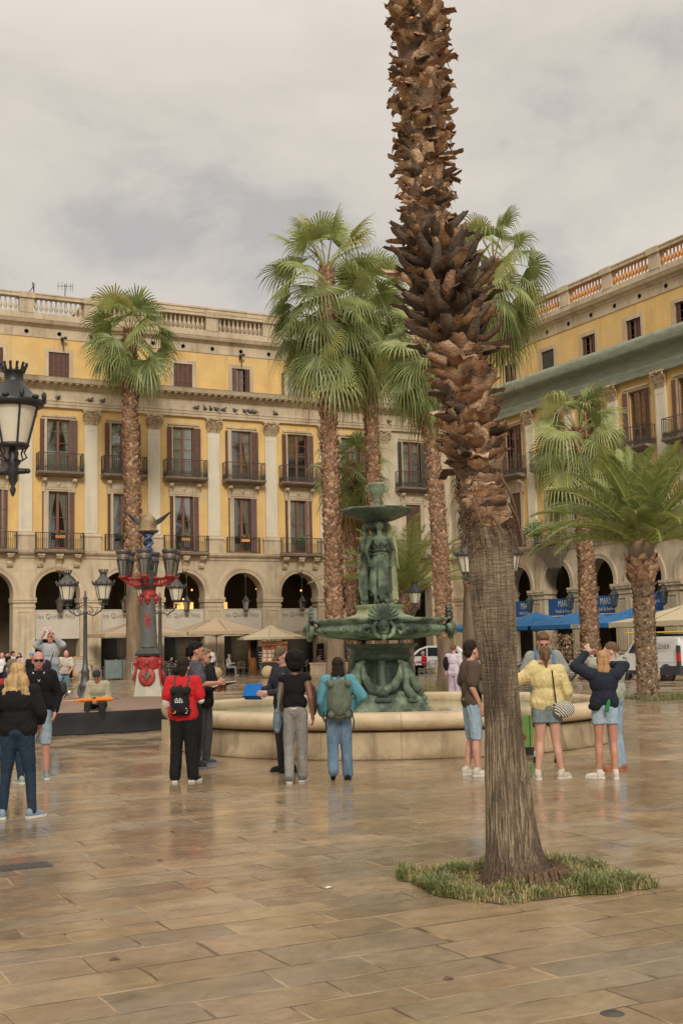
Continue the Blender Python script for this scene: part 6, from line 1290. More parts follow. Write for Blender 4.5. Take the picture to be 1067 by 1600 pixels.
    if hair in ('short','crop'): hb(0,-.022,.055,(.083,.098,.088)); hb(0,-.06,.0,(.068,.055,.075)); hb(0,.045,.098,(.055,.04,.03)) ; 
    elif hair=='crop2': hb(0,-.02,.058,(.088,.10,.092)); hb(0,-.065,-.015,(.075,.05,.075)); hb(0,.06,.085,(.06,.04,.035)); dz=.009
    elif hair=='messy': hb(0,-.02,.06,(.09,.105,.095)); hb(0,-.07,-.02,(.075,.05,.09)); hb(0,.05,.085,(.07,.05,.04)); hb(.0,-.07,-.09,(.05,.035,.05)); dz=.01
    elif hair=='bald': hb(0,-.045,-.01,(.080,.062,.05))
    elif hair=='afro': hb(0,-.03,.07,(.145,.14,.135)); hb(.0,-.07,-.0,(.12,.10,.11)); dz=.012; ds=22
    elif hair=='long': hb(0,-.022,.05,(.086,.10,.09)); hb(0,-.055,-.03,(.09,.065,.10)); [h.ball(hp(x,y,z_),rr,12,8) for x,y,z_,rr in ((0,-.075,-.11,(.14,.065,.14)),(0,-.095,-.22,(.17,.055,.12)),(.09,-.095,-.30,(.08,.04,.10)),(-.095,-.095,-.29,(.08,.04,.10)),(0,-.10,-.33,(.09,.04,.09)))]; dz=.014; ds=34
    elif hair=='mid': hb(0,-.022,.05,(.088,.10,.09)); hb(0,-.05,-.03,(.09,.07,.10)); [h.ball(hp(x,y,z_),rr,12,8) for x,y,z_,rr in ((0,-.065,-.11,(.105,.06,.10)),(.0,-.075,-.18,(.10,.045,.07)))]; dz=.011; ds=26
    elif hair=='straight': hb(0,-.022,.05,(.083,.10,.09)); [h.ball(hp(x,y,z_),rr,12,8) for x,y,z_,rr in ((0,-.065,-.03,(.088,.06,.11)),(0,-.08,-.13,(.095,.045,.12)),(0,-.085,-.22,(.10,.035,.075)))]; dz=.006; ds=40
    elif hair=='pony': hb(0,-.022,.05,(.083,.10,.088)); hb(0,-.055,.01,(.07,.06,.07)); c(h,hp(0,-.115,.03),.03,hp(0,-.135,-.04),.032); c(h,hp(0,-.135,-.04),.032,hp(0,-.12,-.14),.016); dz=.004
    elif hair=='tied': hb(0,-.022,.05,(.082,.10,.088)); hb(0,-.10,.03,(.04,.035,.04)); dz=.002
    elif hair=='beanie': hb(0,-.01,.07,(.088,.105,.08)); hb(0,-.06,.01,(.075,.05,.05)); dz=0
    elif hair=='cap': hb(0,-.015,.075,(.088,.105,.068)); c(h,hp(0,.08,.055),.018,hp(0,.145,.04),.012); c(h,hp(-.04,.075,.055),.016,hp(-.03,.135,.04),.012); c(h,hp(.04,.075,.055),.016,hp(.03,.135,.04),.012); dz=0
    elif hair=='helmet': hb(0,-.01,.07,(.11,.13,.085)); dz=0
    if hair!='none':
        # keep the face clear
        o=blob('hair' if hair not in('beanie','cap','helmet') else {'beanie':'beanie','cap':'cap','helmet':'helmet'}[hair],h,hmat if not isinstance(hmat,str) else HR[hmat],r_,vox=max(vox,.010),smooth=1,disp=dz,dsc=ds,dz=.28)
    # top
    tm,sl,g,hem=top; t=MB(); torso(t,.016+g,sh=(sl>=0),low=False)
    pl,ch=J['pel'],J['ch']; up=(ch-pl).normalized(); hz=hem/1.0
    rr_=.092*B+g*.8+.012; hx=.062*B+.01; hc=pl+up*(hz-.93+rr_*.75); c(t,hc-V((hx,0,0)),rr_,hc+V((hx,0,0)),rr_); c(t,pl.lerp(ch,.5)-V((hx*.8,0,0)),.085*B+g,hc-V((hx,0,0)),rr_); c(t,pl.lerp(ch,.5)+V((hx*.8,0,0)),.085*B+g,hc+V((hx,0,0)),rr_)
    for s in 'RL':
        if sl<=0: continue
        S0,E,W=J['s'+s],J['e'+s],J['w'+s]
        if sl==1: c(t,S0,.062+g,S0.lerp(E,.72),.060+g)
        else:
            c(t,S0,.057+g*.9,E,.046+g*.8); c(t,E,.046+g*.8,E.lerp(W,.93 if sl==2 else .55),.036+g*.5)
    c(t,J['nk']-V((0,0,.075)),.075,J['nk']-V((0,0,.045)),.064)
    o=blob('top',t,tm,r_,vox=vox*1.15,smooth=3,disp=.006+g*.06,dsc=11,dz=.38,zc=(J['pel'].z+(hem-.93),.235))
    # bottoms
    bm,kind,wd=bottom; b=MB(); ell(b,J['pel'].lerp(J['ch'],.06),(.158*B+.006,.118*B+.006,.105)); 
    for s in 'RL':
        hh,kk,aa=J['h'+s],J['k'+s],J['a'+s]
        if kind=='pants': c(b,hh,.096*B,kk,.064+wd); c(b,kk,.064+wd,aa+V((0,0,.0)),.052+wd*1.3)
        elif kind=='shorts': c(b,hh,.104*B,hh.lerp(kk,1.0),.078+wd)
        elif kind=='mini': c(b,hh,.102*B,hh.lerp(kk,.42),.092*B+wd)
    if kind in('mini','shorts'): c(b,J['hR'],.095*B,J['hL'],.095*B)
    blob('trousers' if kind=='pants' else 'shorts',b,bm,r_,vox=vox*1.15,smooth=3,disp=.007 if kind=='pants' else .005,dsc=14,dz=.3,zc=None if (kind=='pants' or J['pel'].z<.8) else ((.47 if kind=='shorts' else .735),9))
    # shoes
    for s in 'RL':
        aa=J['a'+s]; fy=R(J['f'+s]); d=V((math.sin(fy),math.cos(fy),0)); tp=J['t'+s]; sole=(tp is not None)
        toe=V(tp) if tp is not None else V((aa.x,aa.y,0))+d*.155+V((0,0,.035))
        heel=(V((aa.x,aa.y,.045))-d*.035) if tp is None else aa+ (aa-toe).normalized()*.02-V((0,0,.02))
        sm=MB(); c(sm,heel,.040,heel.lerp(toe,.6),.043); c(sm,heel.lerp(toe,.55),.044,toe,.034); c(sm,heel+V((0,0,.02)),.042,aa+V((0,0,.02)) ,.040)
        o=blob('shoe',sm,shoes[0],r_,vox=max(vox,.011),smooth=2)
        if tp is None:
            so=MB(); q=d.cross(V((0,0,1))); pts=[]
            for f,w_ in ((-.075,.028),(-.05,.042),(.05,.046),(.13,.048),(.18,.036),(.195,.02)): pts.append((f,w_))
            base=V((aa.x,aa.y,0)); ring=[base+d*f+q*w_ for f,w_ in pts]+[base+d*f-q*w_ for f,w_ in reversed(pts)]; n=len(ring)
            so.add([v+V((0,0,.002)) for v in ring]+[v+V((0,0,.028)) for v in ring],[tuple(range(n-1,-1,-1)),tuple(range(n,2*n))]+[(i,(i+1)%n,n+(i+1)%n,n+i) for i in range(n)]); so.build('sole',shoes[1],o)
        if socks: 
            k_=MB(); c(k_,aa,.040,aa.lerp(J['k'+s],.14),.038); k_.build('sock',socks,r_)
    r_['_J']=0; del r_['_J']
    return r_,J,HM
def held(name,label,cat,who,mesh=None,group=None):
    """a thing carried by a person: stands at the person's place, own top-level object"""
    o=bpy.data.objects.new(name,mesh); C.objects.link(o); o.location=who.location; o.rotation_euler=who.rotation_euler; o.scale=who.scale; return tag(o,label,cat,group)
def backpack(who,label,mat,w=.15,h=.24,d=.09,zc=1.16,strap=None,y0=-.13):
    b=held('backpack',label,'backpack',who); m=MB()
    for sx in (-1,1):
        for sz in (-1,1): capsule(m,(sx*(w-.05),y0-d*.3,zc+sz*(h-.06)),.055,(sx*(w-.06),y0-d,zc+sz*(h-.08)),.05)
    ell(m,(0,y0-d*.55,zc),(w,d*.85,h)); ell(m,(0,y0-d*1.15,zc-h*.3),(w*.75,d*.5,h*.45))
    blob('bag_body',m,mat,b,vox=.011,smooth=3,disp=.008,dsc=12)
    for s in (-1,1):
        t=MB(); t.tube([(s*.09,y0-.02,zc+h*.85),(s*.10,-.06,1.455),(s*.105,.06,1.43),(s*.12,.135,1.3),(s*.15,.10,1.12),(s*w*.95,y0+.01,zc-h*.6)],.016,6); o=t.build('strap',strap or mat,b); 
    t=MB(); t.tube([(-.03,y0-.03,zc+h*.95),(0,y0-.03,zc+h*1.12),(.03,y0-.03,zc+h*.95)],.010,6); t.build('grab_loop',strap or mat,b)
    return b
# -- the nearest woman, long wavy blonde hair
P,_,_=person('woman with long wavy blonde hair seen from behind in loose black top and dark jeans',(2.95,13.6),2,1.66,'fair','long','blonde',(black,3,.03,.88),(navyj,'pants',.0),(CM('blue_grey_shoe',(.20,.26,.32)),rubber),dict(aR=(.17,-.02,.085),kR=(.14,.02,.49),aL=(-.15,-.05,.085),kL=(-.12,.0,.49),fR=35,fL=-20,eR=(.27,-.02,1.15),wR=(.22,.16,.98),eL=(-.28,-.02,1.15),wL=(-.2,.18,1.0)),bulk=1.16)
P,J,HM=person('older bald man in sunglasses, black V-neck pullover and pale denim shorts',(4.07,17.45),-163,1.77,'rosy','bald','grey',(black,2,.03,.90),(ljeans,'shorts',.0),(shoeg,rubber),dict(wL=(-.22,.08,.90),eL=(-.27,-.02,1.13)),bulk=1.12)
m=MB(); 
for s in (-1,1): m.cbox((0,0,0),(.05,.008,.034),HM@Matrix.Translation((s*.031,.102,.006)))
m.cbox((0,0,0),(.02,.006,.008),HM@Matrix.Translation((0,.105,.012)))
for s in (-1,1): m.tube([HM@Vector((s*.055,.1,.012)),HM@Vector((s*.078,.02,.01))],.004,4)
held('sunglasses','dark sunglasses worn by the bald man in the black pullover','sunglasses',P,m.mesh('sunglasses',black))
m=MB(); m.smooth=True; m.tube([(-.075,.09,1.43),(-.04,.135,1.37),(0,.16,1.31),(.04,.135,1.37),(.075,.09,1.43)],.011,6); link('collar_trim',m.mesh('collar_trim',white),P)
m=MB(); m.tube([J['wL']+Vector((-.03,0,.02)),J['wL']+Vector((0,.032,.02)),J['wL']+Vector((.03,0,.02)),J['wL']+Vector((0,-.03,.02)),J['wL']+Vector((-.03,0,.02))],.012,6); link('cuff_trim',m.mesh('cuff_trim',white),P)
person('person with greying brown hair hidden between the blonde woman and the bald man',(3.62,17.0),40,1.66,'fair','mid','greybrown',(CM('crimson_fabric',(.35,.03,.04)),2,.02,.9),(navyj,'pants',.0),(CM('pale_green_shoe',(.3,.35,.3)),rubber))
# -- seated man on the stage with an orange umbrella
sj=dict(pel=(0,0,.10),ch=(0,.06,.43),nk=(0,.12,.58),hd=(0,.20,.70),sR=(.165,.07,.53),sL=(-.165,.07,.53),eR=(.23,.10,.26),eL=(-.23,.10,.26),wR=(.09,.30,.20),wL=(-.07,.30,.20),hR=(.09,.02,.10),hL=(-.09,.02,.10),kR=(.15,.42,.13),kL=(-.15,.42,.13),aR=(.17,.50,-.37),aL=(-.15,.40,-.40),tR=(.21,.64,-.40),tL=(-.17,.55,-.43))
P,J,HM=person('seated man in beanie and beige jacket with an orange umbrella across his knees',(7.48,26.41),180,1.76,'tan','beanie',CM('charcoal_knit',(.035,.035,.035)),(CM('beige_jacket',(.36,.33,.22)),2,.03,.12),(CM('black_trousers',(.02,.022,.02)),'pants',.01),(shoeb,rubber),sj,head=(0,-42),z=.48)
# top hem helper uses pelvis, so nothing else to fix
u=held('closed_umbrella','folded orange umbrella lying across the seated man\'s knees','umbrella',P); m=MB(); m.tube([(-.38,.36,.235),(-.28,.36,.235),(.25,.35,.22),(.45,.35,.215)],[.02,.045,.04,.012],8); m.build('canopy',CM('orange_nylon',(.72,.20,.02)),u); m=MB(); m.tube([(.45,.35,.215),(.68,.35,.21)],.013,6); m.build('handle',M('pale_wood',(.5,.33,.16),.6),u); m=MB(); m.tube([(-.38,.36,.235),(-.5,.36,.24)],.006,5); m.build('tip',irong,u)
m=MB(); m.cbox((.02,.335,.265),(.07,.13,.012)); held('phone','black phone in the hands of the seated man in the beanie','phone',P,m.mesh('phone',black))
m=MB(); ell(m,(0,0,.25),(.33,.22,.24)); ell(m,(.2,.05,.35),(.15,.15,.15)); o=blob('duffel_bag',m,CM('dark_bag',(.03,.03,.035)),None,vox=.02,disp=.02,dsc=5); o.location=(7.9,32.1,.48); tag(o,'dark duffel bag left on the stage behind the seated man','bag')
# -- red shirt with black backpack, two men with a notebook
P,J,_=person('person with curly dark hair in red shirt and black trousers seen from behind',(5.65,15.85),-6,1.64,'fair','messy','dark',(CM('red_shirt',(.50,.018,.022)),1,.03,.84),(black,'pants',.025),(shoeb,rubber),dict(eR=(.25,.02,1.12),wR=(.17,.22,1.12),eL=(-.24,-.03,1.12),wL=(-.22,.08,.9),aR=(.13,.02,.085),fR=20,fL=-10),bulk=1.1)
m=MB(); 
for s in 'RL': capsule(m,J['e'+s],.05,J['e'+s].lerp(J['w'+s],.25),.05)
link('undersleeves',m.mesh('undersleeves',white),P)
bp=backpack(P,'small black backpack with pins and patches worn over the red shirt',CM('backpack_black',(.012,.012,.012)),.14,.21,.075,1.12,CM('strap_grey',(.06,.06,.055)))
m=MB(); 
for i,(x,z_) in enumerate(((-.05,1.19),(-.02,1.19),(.01,1.19),(.04,1.19),(-.03,1.21),(.02,1.21))): m.cbox((x,-.255,z_-.05),(.022,.006,.012))
for i in range(4): m.lathe([(0,0),(.013,0),(.013,.004),(0,.004)],n=8,M=Matrix.Translation((-.045+.03*i,-.252,1.11))@Matrix.Rotation(PI/2,4,'X'))
for i in range(3): m.cbox((.10+.01*(i%2),-.235,.96+.03*i),(.02,.006,.015))
m.build('patches',white,bp); m=MB(); m.lathe([(0,0),(.032,0),(.032,.005),(0,.005)],n=12,M=Matrix.Translation((-.075,-.24,.98))@Matrix.Rotation(PI/2,4,'X')); m.build('round_badge',CM('badge_orange',(.6,.25,.05)),bp)
P,_,_=person('tall dark haired man in grey patterned shirt facing right with a black rucksack',(6.42,17.5),-80,1.86,'tan','short','black',(CM('dark_check_shirt',(.075,.07,.085),var=.5,sc=20),1,.03,.88),(black,'pants',.01),(shoeb,CM('blue_grey_sole',(.12,.13,.17))),dict(eR=(.22,.08,1.14),wR=(.12,.3,1.15),eL=(-.22,.06,1.14),wL=(-.15,.28,1.1)),head=(0,-4))
backpack(P,'large black rucksack on the tall dark haired man facing right',black,.16,.26,.12,1.15)
P,_,HM=person('bearded man with glasses in black jacket holding an open notebook',(6.71,17.92),-118,1.76,'tan','short','greybrown',(black,2,.03,.82),(CM('charcoal_trousers',(.05,.045,.05)),'pants',.005),(CM('dark_trainer',(.05,.055,.07)),CM('grey_sole',(.2,.2,.22))),dict(eR=(.26,.04,1.13),wR=(.14,.28,1.12),eL=(-.26,.05,1.13),wL=(-.1,.30,1.14)),head=(20,-10))
m=MB(); ell(m,HM@Vector((0,.05,-.075)),(.055,.05,.04)); blob('beard',m,HR['greybrown'],P,vox=.011,disp=.003,dsc=40)
m=MB(); 
for s in (-1,1): m.tube([HM@Vector((s*.031+.024*math.cos(t),.104,.006+.018*math.sin(t))) for t in [i*PI/5 for i in range(11)]],.003,4)
held('glasses','round glasses on the bearded man in the black jacket','glasses',P,m.mesh('glasses',black))
nb=held('notebook','open black notebook held by the bearded man with glasses','notebook',P); m=MB(); T_=Matrix.Translation((.02,.40,1.17))@Euler((.3,0,.2)).to_matrix().to_4x4(); m.cbox((-.09,0,.012),(.17,.24,.012),T_); m.cbox((.09,0,.012),(.17,.24,.012),T_); m.build('pages',white,nb); m=MB(); m.cbox((-.09,0,0),(.18,.25,.008),T_); m.cbox((.09,0,0),(.18,.25,.008),T_); m.build('cover',black,nb)
# -- woman with afro hair, tote and brown bag
P,J,_=person('woman with big black afro hair in black sleeveless top and wide grey trousers',(6.85,14.85),-2,1.66,'brown','afro','black',(black,0,.0,.99),(CM('grey_trousers',(.25,.24,.215)),'pants',.012),(CM('grey_trainer',(.12,.12,.12)),rubber),dict(eR=(.215,-.06,1.12),wR=(.235,.0,.90),eL=(-.21,.02,1.12),wL=(-.19,.16,.95),aL=(-.08,-.10,.085),kL=(-.09,.02,.49),kR=(.085,.03,.49),aR=(.08,.05,.085),fL=-5,fR=10,hd=(.01,.04,1.585)),bulk=.97,)
b=held('tote_bag','faded blue grey tote bag hanging from the afro haired woman\'s left shoulder','bag',P); m=MB(); ell(m,(-.235,-.02,.83),(.06,.13,.17)); capsule(m,(-.235,-.10,.95),.035,(-.235,.07,.95),.035); capsule(m,(-.235,-.10,.70),.04,(-.235,.07,.70),.04); blob('bag_body',m,CM('faded_blue_cloth',(.14,.19,.22),var=.25),b,disp=.012,dsc=9); m=MB(); m.tube([(-.23,-.09,.93),(-.20,-.06,1.2),(-.15,.0,1.45),(-.20,.08,1.2),(-.23,.06,.93)],.018,6); m.build('strap',CM('strap_green',(.15,.19,.16)),b)
b=held('shoulder_bag','dark brown leather bag behind the right arm of the afro haired woman','bag',P); m=MB(); ell(m,(.25,.08,1.08),(.05,.12,.21)); blob('bag_body',m,CM('brown_leather',(.07,.035,.03)),b,disp=.004,dsc=9); m=MB(); m.tube([(.24,.0,1.24),(.17,.0,1.45),(.24,.13,1.24)],.012,6); m.build('strap',CM('brown_leather',(.07,.035,.03)),b)
m=MB(); m.cbox((0,-.128,.99),(.07,.008,.022)); link('waist_label',m.mesh('waist_label',white),P)
# -- man in cap with blue folder
P,_,_=person('man in brown cap bowed over a blue folder behind the afro haired woman',(7.29,16.17),128,1.75,'fair','cap',CM('brown_cap',(.12,.08,.055)),(CM('dark_jacket',(.03,.03,.04)),2,.02,.86),(CM('dark_trousers',(.03,.03,.035)),'pants',.0),(shoeb,shoeb),dict(eR=(.27,.05,1.14),wR=(.18,.30,1.12),eL=(-.27,.05,1.12),wL=(-.10,.34,1.10)),head=(0,-35))
m=MB(); ell(m,(0,.17,1.50),(.05,.05,.06)); 
fo=held('folder','bright blue open folder held out by the man in the cap','folder',P); T_=Matrix.Translation((.10,.46,1.14))@Euler((.55,0,.55)).to_matrix().to_4x4(); m=MB(); m.cbox((0,0,0),(.25,.012,.19),T_); m.cbox((0,-.05,-.09),(.25,.10,.010),T_); m.build('cover',CM('blue_plastic',(.012,.13,.42)),fo)
# -- teal jacket with green rucksack, walking
P,_,_=person('person with long dark hair in teal jacket and loose jeans walking away',(7.42,14.7),4,1.60,'fair','mid','dark',(CM('teal_jacket',(.11,.31,.37)),2,.045,.86),(jeans,'pants',.02),(shoeb,shoeb),dict(aL=(-.10,-.16,.15),kL=(-.09,.02,.50),tL=(-.10,-.05,.035),aR=(.12,.08,.085),kR=(.10,.06,.49),eR=(.33,-.06,1.17),wR=(.20,.10,1.02),eL=(-.26,-.02,1.12),wL=(-.22,.12,.92)),bulk=1.05)
b=backpack(P,'big sage green rucksack on the person in the teal jacket',CM('sage_nylon',(.125,.15,.105),var=.3),.18,.29,.12,1.14,CM('sage_strap',(.09,.11,.08)))
for s in (-1,1): m=MB(); m.tube([(s*.17,-.2,.96),(s*.2,-.2,.84),(s*.19,-.19,.72)],.009,5); m.build('loose_strap',black,b)
# -- brown polo, person behind the trunk
P,_,_=person('young man in brown polo shirt and denim shorts facing right, hands in pockets',(9.1,14.05),-78,1.79,'fair','crop2','dark',(CM('brown_polo',(.085,.06,.042)),1,.025,.86),(ljeans,'shorts',.0),(shoew,rubber),dict(eR=(.22,-.05,1.12),wR=(.17,.07,.88),eL=(-.22,-.05,1.12),wL=(-.17,.07,.88),aR=(.10,.03,.085),aL=(-.10,-.05,.085)),head=(12,3),bulk=.95,socks=None)
P,_,_=person('person in olive jacket almost hidden behind the thick trunk, hands raised to a phone',(9.37,13.90),80,1.72,'rosy','cap',black,(CM('olive_jacket',(.12,.12,.075)),2,.03,.84),(CM('khaki_trousers',(.2,.17,.11)),'pants',.01),(shoeb,shoeb),dict(eR=(.22,.12,1.16),wR=(.10,.30,1.33),eL=(-.22,.12,1.14),wL=(-.08,.30,1.30)),head=(0,-10))
P,_,_=person('person in white and lilac clothes with a black bag beyond the basin',(18.17,28.88),-30,1.70,'fair','tied','brown',(CM('pale_lilac',(.50,.44,.50)),2,.03,.84),(CM('lilac_trousers',(.42,.34,.42)),'pants',.03),(shoew,rubber),vox=.014)
m=MB(); ell(m,(-.2,-.08,1.2),(.09,.09,.2)); o=blob('shoulder_bag',m,black,None,vox=.016); o.location=P.location; o.rotation_euler=P.rotation_euler; tag(o,'black bag on the shoulder of the lilac clothed person beyond the basin','bag')
# -- grey T-shirt man and yellow sweater woman
P,_,_=person('tall man in grey T-shirt with blue straps facing the camera with bowed head',(10.98,14.95),178,1.89,'rosy','short','brown',(CM('grey_tshirt',(.24,.25,.22)),1,.03,.88),(CM('dark_shorts',(.05,.07,.06)),'shorts',.01),(shoeb,shoeb),dict(eR=(.28,.06,1.14),wR=(.14,.24,1.06),eL=(-.28,.06,1.14),wL=(-.14,.24,1.06),aR=(.14,-.03,.085),aL=(-.14,-.03,.085)),head=(0,-30),bulk=1.1,socks=white)
m=MB(); 
for s in (-1,1): m.tube([(s*.10,-.12,1.35),(s*.10,0,1.475),(s*.105,.10,1.42),(s*.11,.155,1.25),(s*.12,.15,1.05)],.028,6)
held('chest_straps','blue webbing straps over the grey T-shirt','straps',P,m.mesh('chest_straps',CM('denim_strap',(.09,.16,.27))))
P,_,_=person('woman in oversized pale yellow sweatshirt and grey denim shorts seen from behind',(9.66,13.12),-3,1.70,'fair','pony','brown',(CM('pale_yellow',(.58,.47,.22)),2,.042,.88),(CM('grey_denim',(.17,.22,.22)),'mini',.012),(CM('beige_trainer',(.5,.43,.33)),rubber),dict(eL=(-.35,.05,1.27),wL=(-.12,.02,1.50),dL=(.9,.0,.2),eR=(.27,-.03,1.12),wR=(.25,.10,.90),aL=(-.15,-.02,.085),kL=(-.10,.01,.49),aR=(.16,.02,.085),kR=(.10,.02,.49),fR=40,fL=-5),bulk=1.08,socks=white)
b=held('shoulder_bag','black and white zebra striped bag on the hip of the yellow sweatshirt woman','bag',P)
def zeb():
    m=M('zebra_stripes',(.5,.5,.5),.8,0,3,0); t=m.node_tree; bs=t.nodes['Principled BSDF']; w_=t.nodes.new('ShaderNodeTexWave'); w_.inputs['Scale'].default_value=17; w_.inputs['Distortion'].default_value=2.5; w_.bands_direction='DIAGONAL'; tc=t.nodes.new('ShaderNodeTexCoord'); t.links.new(tc.outputs['Object'],w_.inputs[0]); r=t.nodes.new('ShaderNodeValToRGB'); r.color_ramp.interpolation='CONSTANT'; r.color_ramp.elements[0].color=(.02,.02,.02,1); r.color_ramp.elements[1].position=.5; r.color_ramp.elements[1].color=(.6,.56,.48,1); t.links.new(w_.outputs[0],r.inputs[0]); t.links.new(r.outputs[0],bs.inputs['Base Color']); return m
m=MB(); ell(m,(.20,-.17,.90),(.14,.05,.11)); capsule(m,(.09,-.17,.97),.03,(.13,-.17,.85),.04); blob('bag_body',m,zeb(),b,vox=.011,disp=.004,dsc=9); m=MB(); m.tube([(.10,-.18,.98),(.08,-.175,1.2),(.07,-.13,1.38),(.06,0,1.48)],.009,5); m.build('strap',black,b)
# -- navy sweater woman and grey sweater woman, arms raised
P,_,_=person('woman with straight golden hair in navy sweater and frayed denim shorts, arms raised',(10.28,12.72),-4,1.63,'tan','straight','gold',(CM('navy_sweater',(.016,.02,.032)),2,.035,.93),(ljeans,'mini',.008),(CM('white_trainer',(.58,.52,.44)),rubber),dict(eL=(-.37,.05,1.50),wL=(-.20,.16,1.68),dL=(.9,.25,.15),eR=(.30,.08,1.50),wR=(.14,.16,1.52),dR=(-.9,.1,.1),aL=(-.11,.0,.085),kL=(-.095,.01,.49),aR=(.10,-.05,.085),fL=-70,fR=0),bulk=.98,socks=white)
m=MB(); m.lathe([(.001,.0),(.025,0),(.027,.01),(.027,.12),(.018,.15),(.012,.16),(.0,.17)],n=12,M=Matrix.Translation((-.0,-.16,.90))@Matrix.Rotation(.25,4,'Y')); held('bottle','green bottle in the back of the navy sweater woman\'s waistband','bottle',P,m.mesh('bottle',CM('green_plastic',(.03,.19,.06))))
m=MB(); ell(m,(-.15,-.12,.97),(.09,.05,.06)); o=blob('belt_bag',m,black,None,vox=.011); o.location=P.location; o.rotation_euler=P.rotation_euler; o.scale=P.scale; tag(o,'small black belt bag on the left hip of the navy sweater woman','bag')
m=MB(); m.cbox((0,.30,1.66),(.15,.012,.075)); held('phone','phone held up by the navy sweater woman','phone',P,m.mesh('phone',black))
P,_,_=person('woman in grey green sweater and light jeans turned left, arms raised behind the navy sweater',(11.05,13.45),62,1.73,'fair','tied','brown',(CM('grey_green_sweater',(.33,.34,.27)),2,.045,.93),(CM('light_jeans',(.25,.34,.42)),'pants',.012),(CM('orange_slipper',(.38,.15,.07)),CM('orange_slipper',(.38,.15,.07))),dict(eL=(-.26,.20,1.42),wL=(-.12,.30,1.60),eR=(.30,.0,1.44),wR=(.10,.10,1.58),dR=(-.8,.2,.2)),head=(25,-5),bulk=.97)
# -- woman photographing from the stage, cyclist
P,_,_=person('woman standing on the stage in grey blouse and wide jeans photographing with raised arms',(6.73,27.63),176,1.70,'rosy','tied','dark',(CM('grey_blouse',(.33,.34,.35)),3,.045,.95),(CM('washed_jeans',(.20,.27,.31)),'pants',.03),(white,rubber),dict(eR=(.30,.12,1.43),wR=(.08,.26,1.68),dR=(-.3,.1,.9),eL=(-.30,.12,1.43),wL=(-.08,.26,1.68),dL=(.3,.1,.9),aR=(.14,0,.085),aL=(-.12,0,.085)),z=.48,head=(0,8),vox=.012)
m=MB(); m.cbox((0,.29,1.78),(.14,.012,.08)); held('phone','white phone raised by the woman on the stage','phone',P,m.mesh('phone',white))
b=held('belt_bag','dark round bag hanging at the waist of the woman photographing on the stage','bag',P); m=MB(); ell(m,(.06,.19,.99),(.13,.06,.12)); blob('bag_body',m,CM('plum_bag',(.025,.02,.035)),b,vox=.012); m=MB(); m.tube([(-.04,.18,1.07),(-.10,.15,1.25),(-.13,.0,1.44)],.008,5); m.build('strap',black,b)
P,_,_=person('older man in pale shirt and denim shorts standing astride a bicycle',(11.02,43.38),-168,1.80,'rosy','bald','grey',(CM('pale_shirt',(.50,.44,.36)),1,.03,.88),(jeans,'shorts',.01),(white,rubber),dict(ch=(-.06,.08,1.25),nk=(-.08,.13,1.42),hd=(-.08,.18,1.55),sR=(.1,.12,1.37),sL=(-.24,.10,1.36),eR=(.2,.28,1.12),wR=(.24,.42,.98),eL=(-.28,.15,1.1),wL=(-.2,.3,.95),kR=(.2,.15,.5),aR=(.28,.1,.12),kL=(-.12,.02,.49)),vox=.014)
# -- far people, smaller and simpler
def far_person(label,pos,a,H,skin,hair,hm,tc,bc,kind='stand',z=0,group=None,sl=2):
    vx=.02
    ps={}
    if kind=='sit':
        ps=dict(pel=(0,0,.50),ch=(0,.03,.84),nk=(0,.05,1.0),hd=(0,.09,1.15),sR=(.165,.04,.95),sL=(-.165,.04,.95),eR=(.22,.10,.70),eL=(-.22,.10,.70),wR=(.12,.32,.72),wL=(-.12,.32,.72),hR=(.09,.02,.49),hL=(-.09,.02,.49),kR=(.12,.44,.50),kL=(-.12,.44,.50),aR=(.13,.46,.085),aL=(-.12,.52,.085))
    hem={'sit':.50,'stand':.88}[kind] if kind=='stand' else .93
    return person(label,pos,a,H,skin,hair,hm,(tc,sl,.03,hem if kind=='stand' else .93),(bc,'pants',.01),(shoeb,rubber),ps,vox=vx,z=z,group=group,eyes=False)[0]
gc='people gathered at the far left edge'
far_person('bald man in white shirt at the far left edge of the crowd',(10.66,52.21),-150,1.72,'rosy','bald','grey',white,black,group=gc)
far_person('short haired man in pale shirt second from the left in the crowd',(11.15,53.56),-140,1.74,'tan','short','dark',CM('cream_shirt',(.5,.47,.38)),black,group=gc)
far_person('dark haired man in white shirt in profile at the back of the crowd',(12.88,60.59),-90,1.76,'tan','short','black',white,navyj,group=gc)
far_person('dark haired woman in lilac shirt at the right end of the crowd',(13.60,62.32),150,1.66,'fair','long','dark',CM('pale_lilac',(.5,.44,.5)),black,group=gc)
far_person('woman with a ponytail and bare arms below the crowd\'s back row',(9.17,42.28),-120,1.60,'fair','tied','dark',CM('rose_top',(.5,.25,.22)),black,group=gc,sl=0)
far_person('person bending in dark blue jacket at the left edge of the picture',(7.78,37.26),-60,1.62,'fair','short','black',CM('midnight_jacket',(.02,.022,.045)),black,group=gc)
far_person('cyclist in a sky blue helmet behind the bald man with sunglasses',(11.61,50.91),180,1.68,'rosy','helmet',CM('sky_blue_plastic',(.06,.30,.62)),black,black,group=gc)
gs='people seated on the terrace'
far_person('man in light jumper seated at the terrace behind the two men',(28.2,70.9),-70,1.75,'fair','short','grey',CM('light_jumper',(.42,.40,.36)),grey,'sit',group=gs)
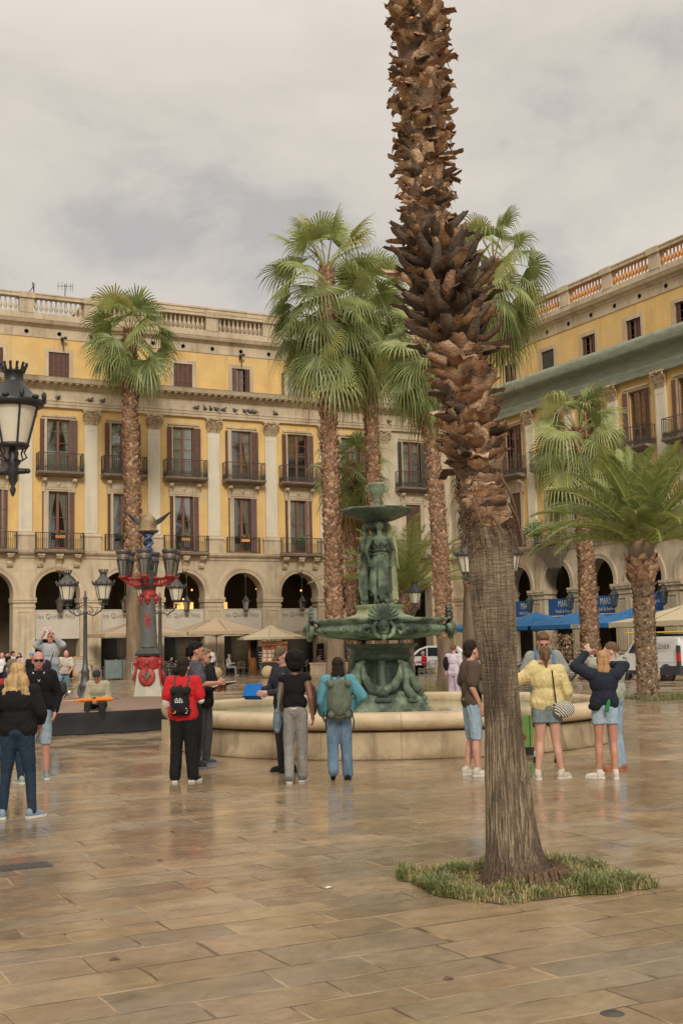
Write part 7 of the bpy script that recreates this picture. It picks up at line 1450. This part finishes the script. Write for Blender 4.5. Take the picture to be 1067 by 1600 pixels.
far_person('woman in lilac top seated left of the fountain bowl',(34.3,70.7),-80,1.66,'fair','short','dark',CM('lilac_top',(.36,.24,.33)),CM('violet_trousers',(.16,.13,.2)),'sit',group=gs)
far_person('man in dark shirt raising a hand at the table beside the lilac woman',(35.8,70.9),100,1.75,'rosy','short','dark',CM('wine_shirt',(.08,.03,.05)),black,'sit',group=gs)
far_person('person in green grey jacket seated against the palm trunk left of the fountain',(36.9,71.2),120,1.72,'fair','short','grey',CM('green_grey_jacket',(.2,.22,.17)),black,'sit',group=gs)
far_person('seated person in pale top in shadow left of the two men',(25.7,70.7),90,1.7,'fair','short','dark',CM('pale_shadow_top',(.3,.28,.24)),black,'sit',group=gs)
far_person('person in burgundy seated at the far left table',(21.3,71.0),90,1.66,'fair','short','dark',CM('burgundy_top',(.15,.03,.05)),black,'sit',group=gs)
far_person('person in white T-shirt standing behind the monument lamp foot',(25.0,65.3),60,1.7,'fair','short','brown',white,black,group=None)
far_person('standing man in dark blue polo between the palm trunk and the fountain foot',(35.29,68.29),30,1.76,'tan','short','black',CM('deep_blue_polo',(.03,.045,.10)),CM('navy_shorts',(.03,.04,.07)))
far_person('person in brown patterned coat beside the standing man in dark blue',(34.74,66.29),20,1.68,'fair','long','brown',CM('brown_coat',(.25,.14,.08),var=.5),black)
far_person('man in bright red jacket seated on a chair beyond the fountain',(33.27,55.74),75,1.78,'rosy','bald','grey',CM('bright_red_jacket',(.50,.02,.03)),black,'sit')

for i,(x,y,a,c1,c2,ds) in enumerate(((24.3,70.5,-80,(.05,.05,.06),'dark','in black at the table behind the bicycles'),(27.1,71.3,80,(.12,.10,.09),'grey','in brown at the middle table'),(31.2,71.6,-60,(.04,.05,.08),'dark','in navy right of the postcard cart'),(32.3,72.0,90,(.3,.26,.22),'black','in beige left of the dark menu board'),(33.5,72.2,-90,(.06,.05,.05),'brown','in charcoal behind the woven chairs'),(38.4,71.3,100,(.2,.08,.06),'dark','in rust red under the bronze bowl'))):
    far_person('person '+ds+' on the terrace',(x,y),a,1.7,'fair','short',c2,CM('terrace_cloth_'+ds.split()[1],c1),black,'sit',group=gs)
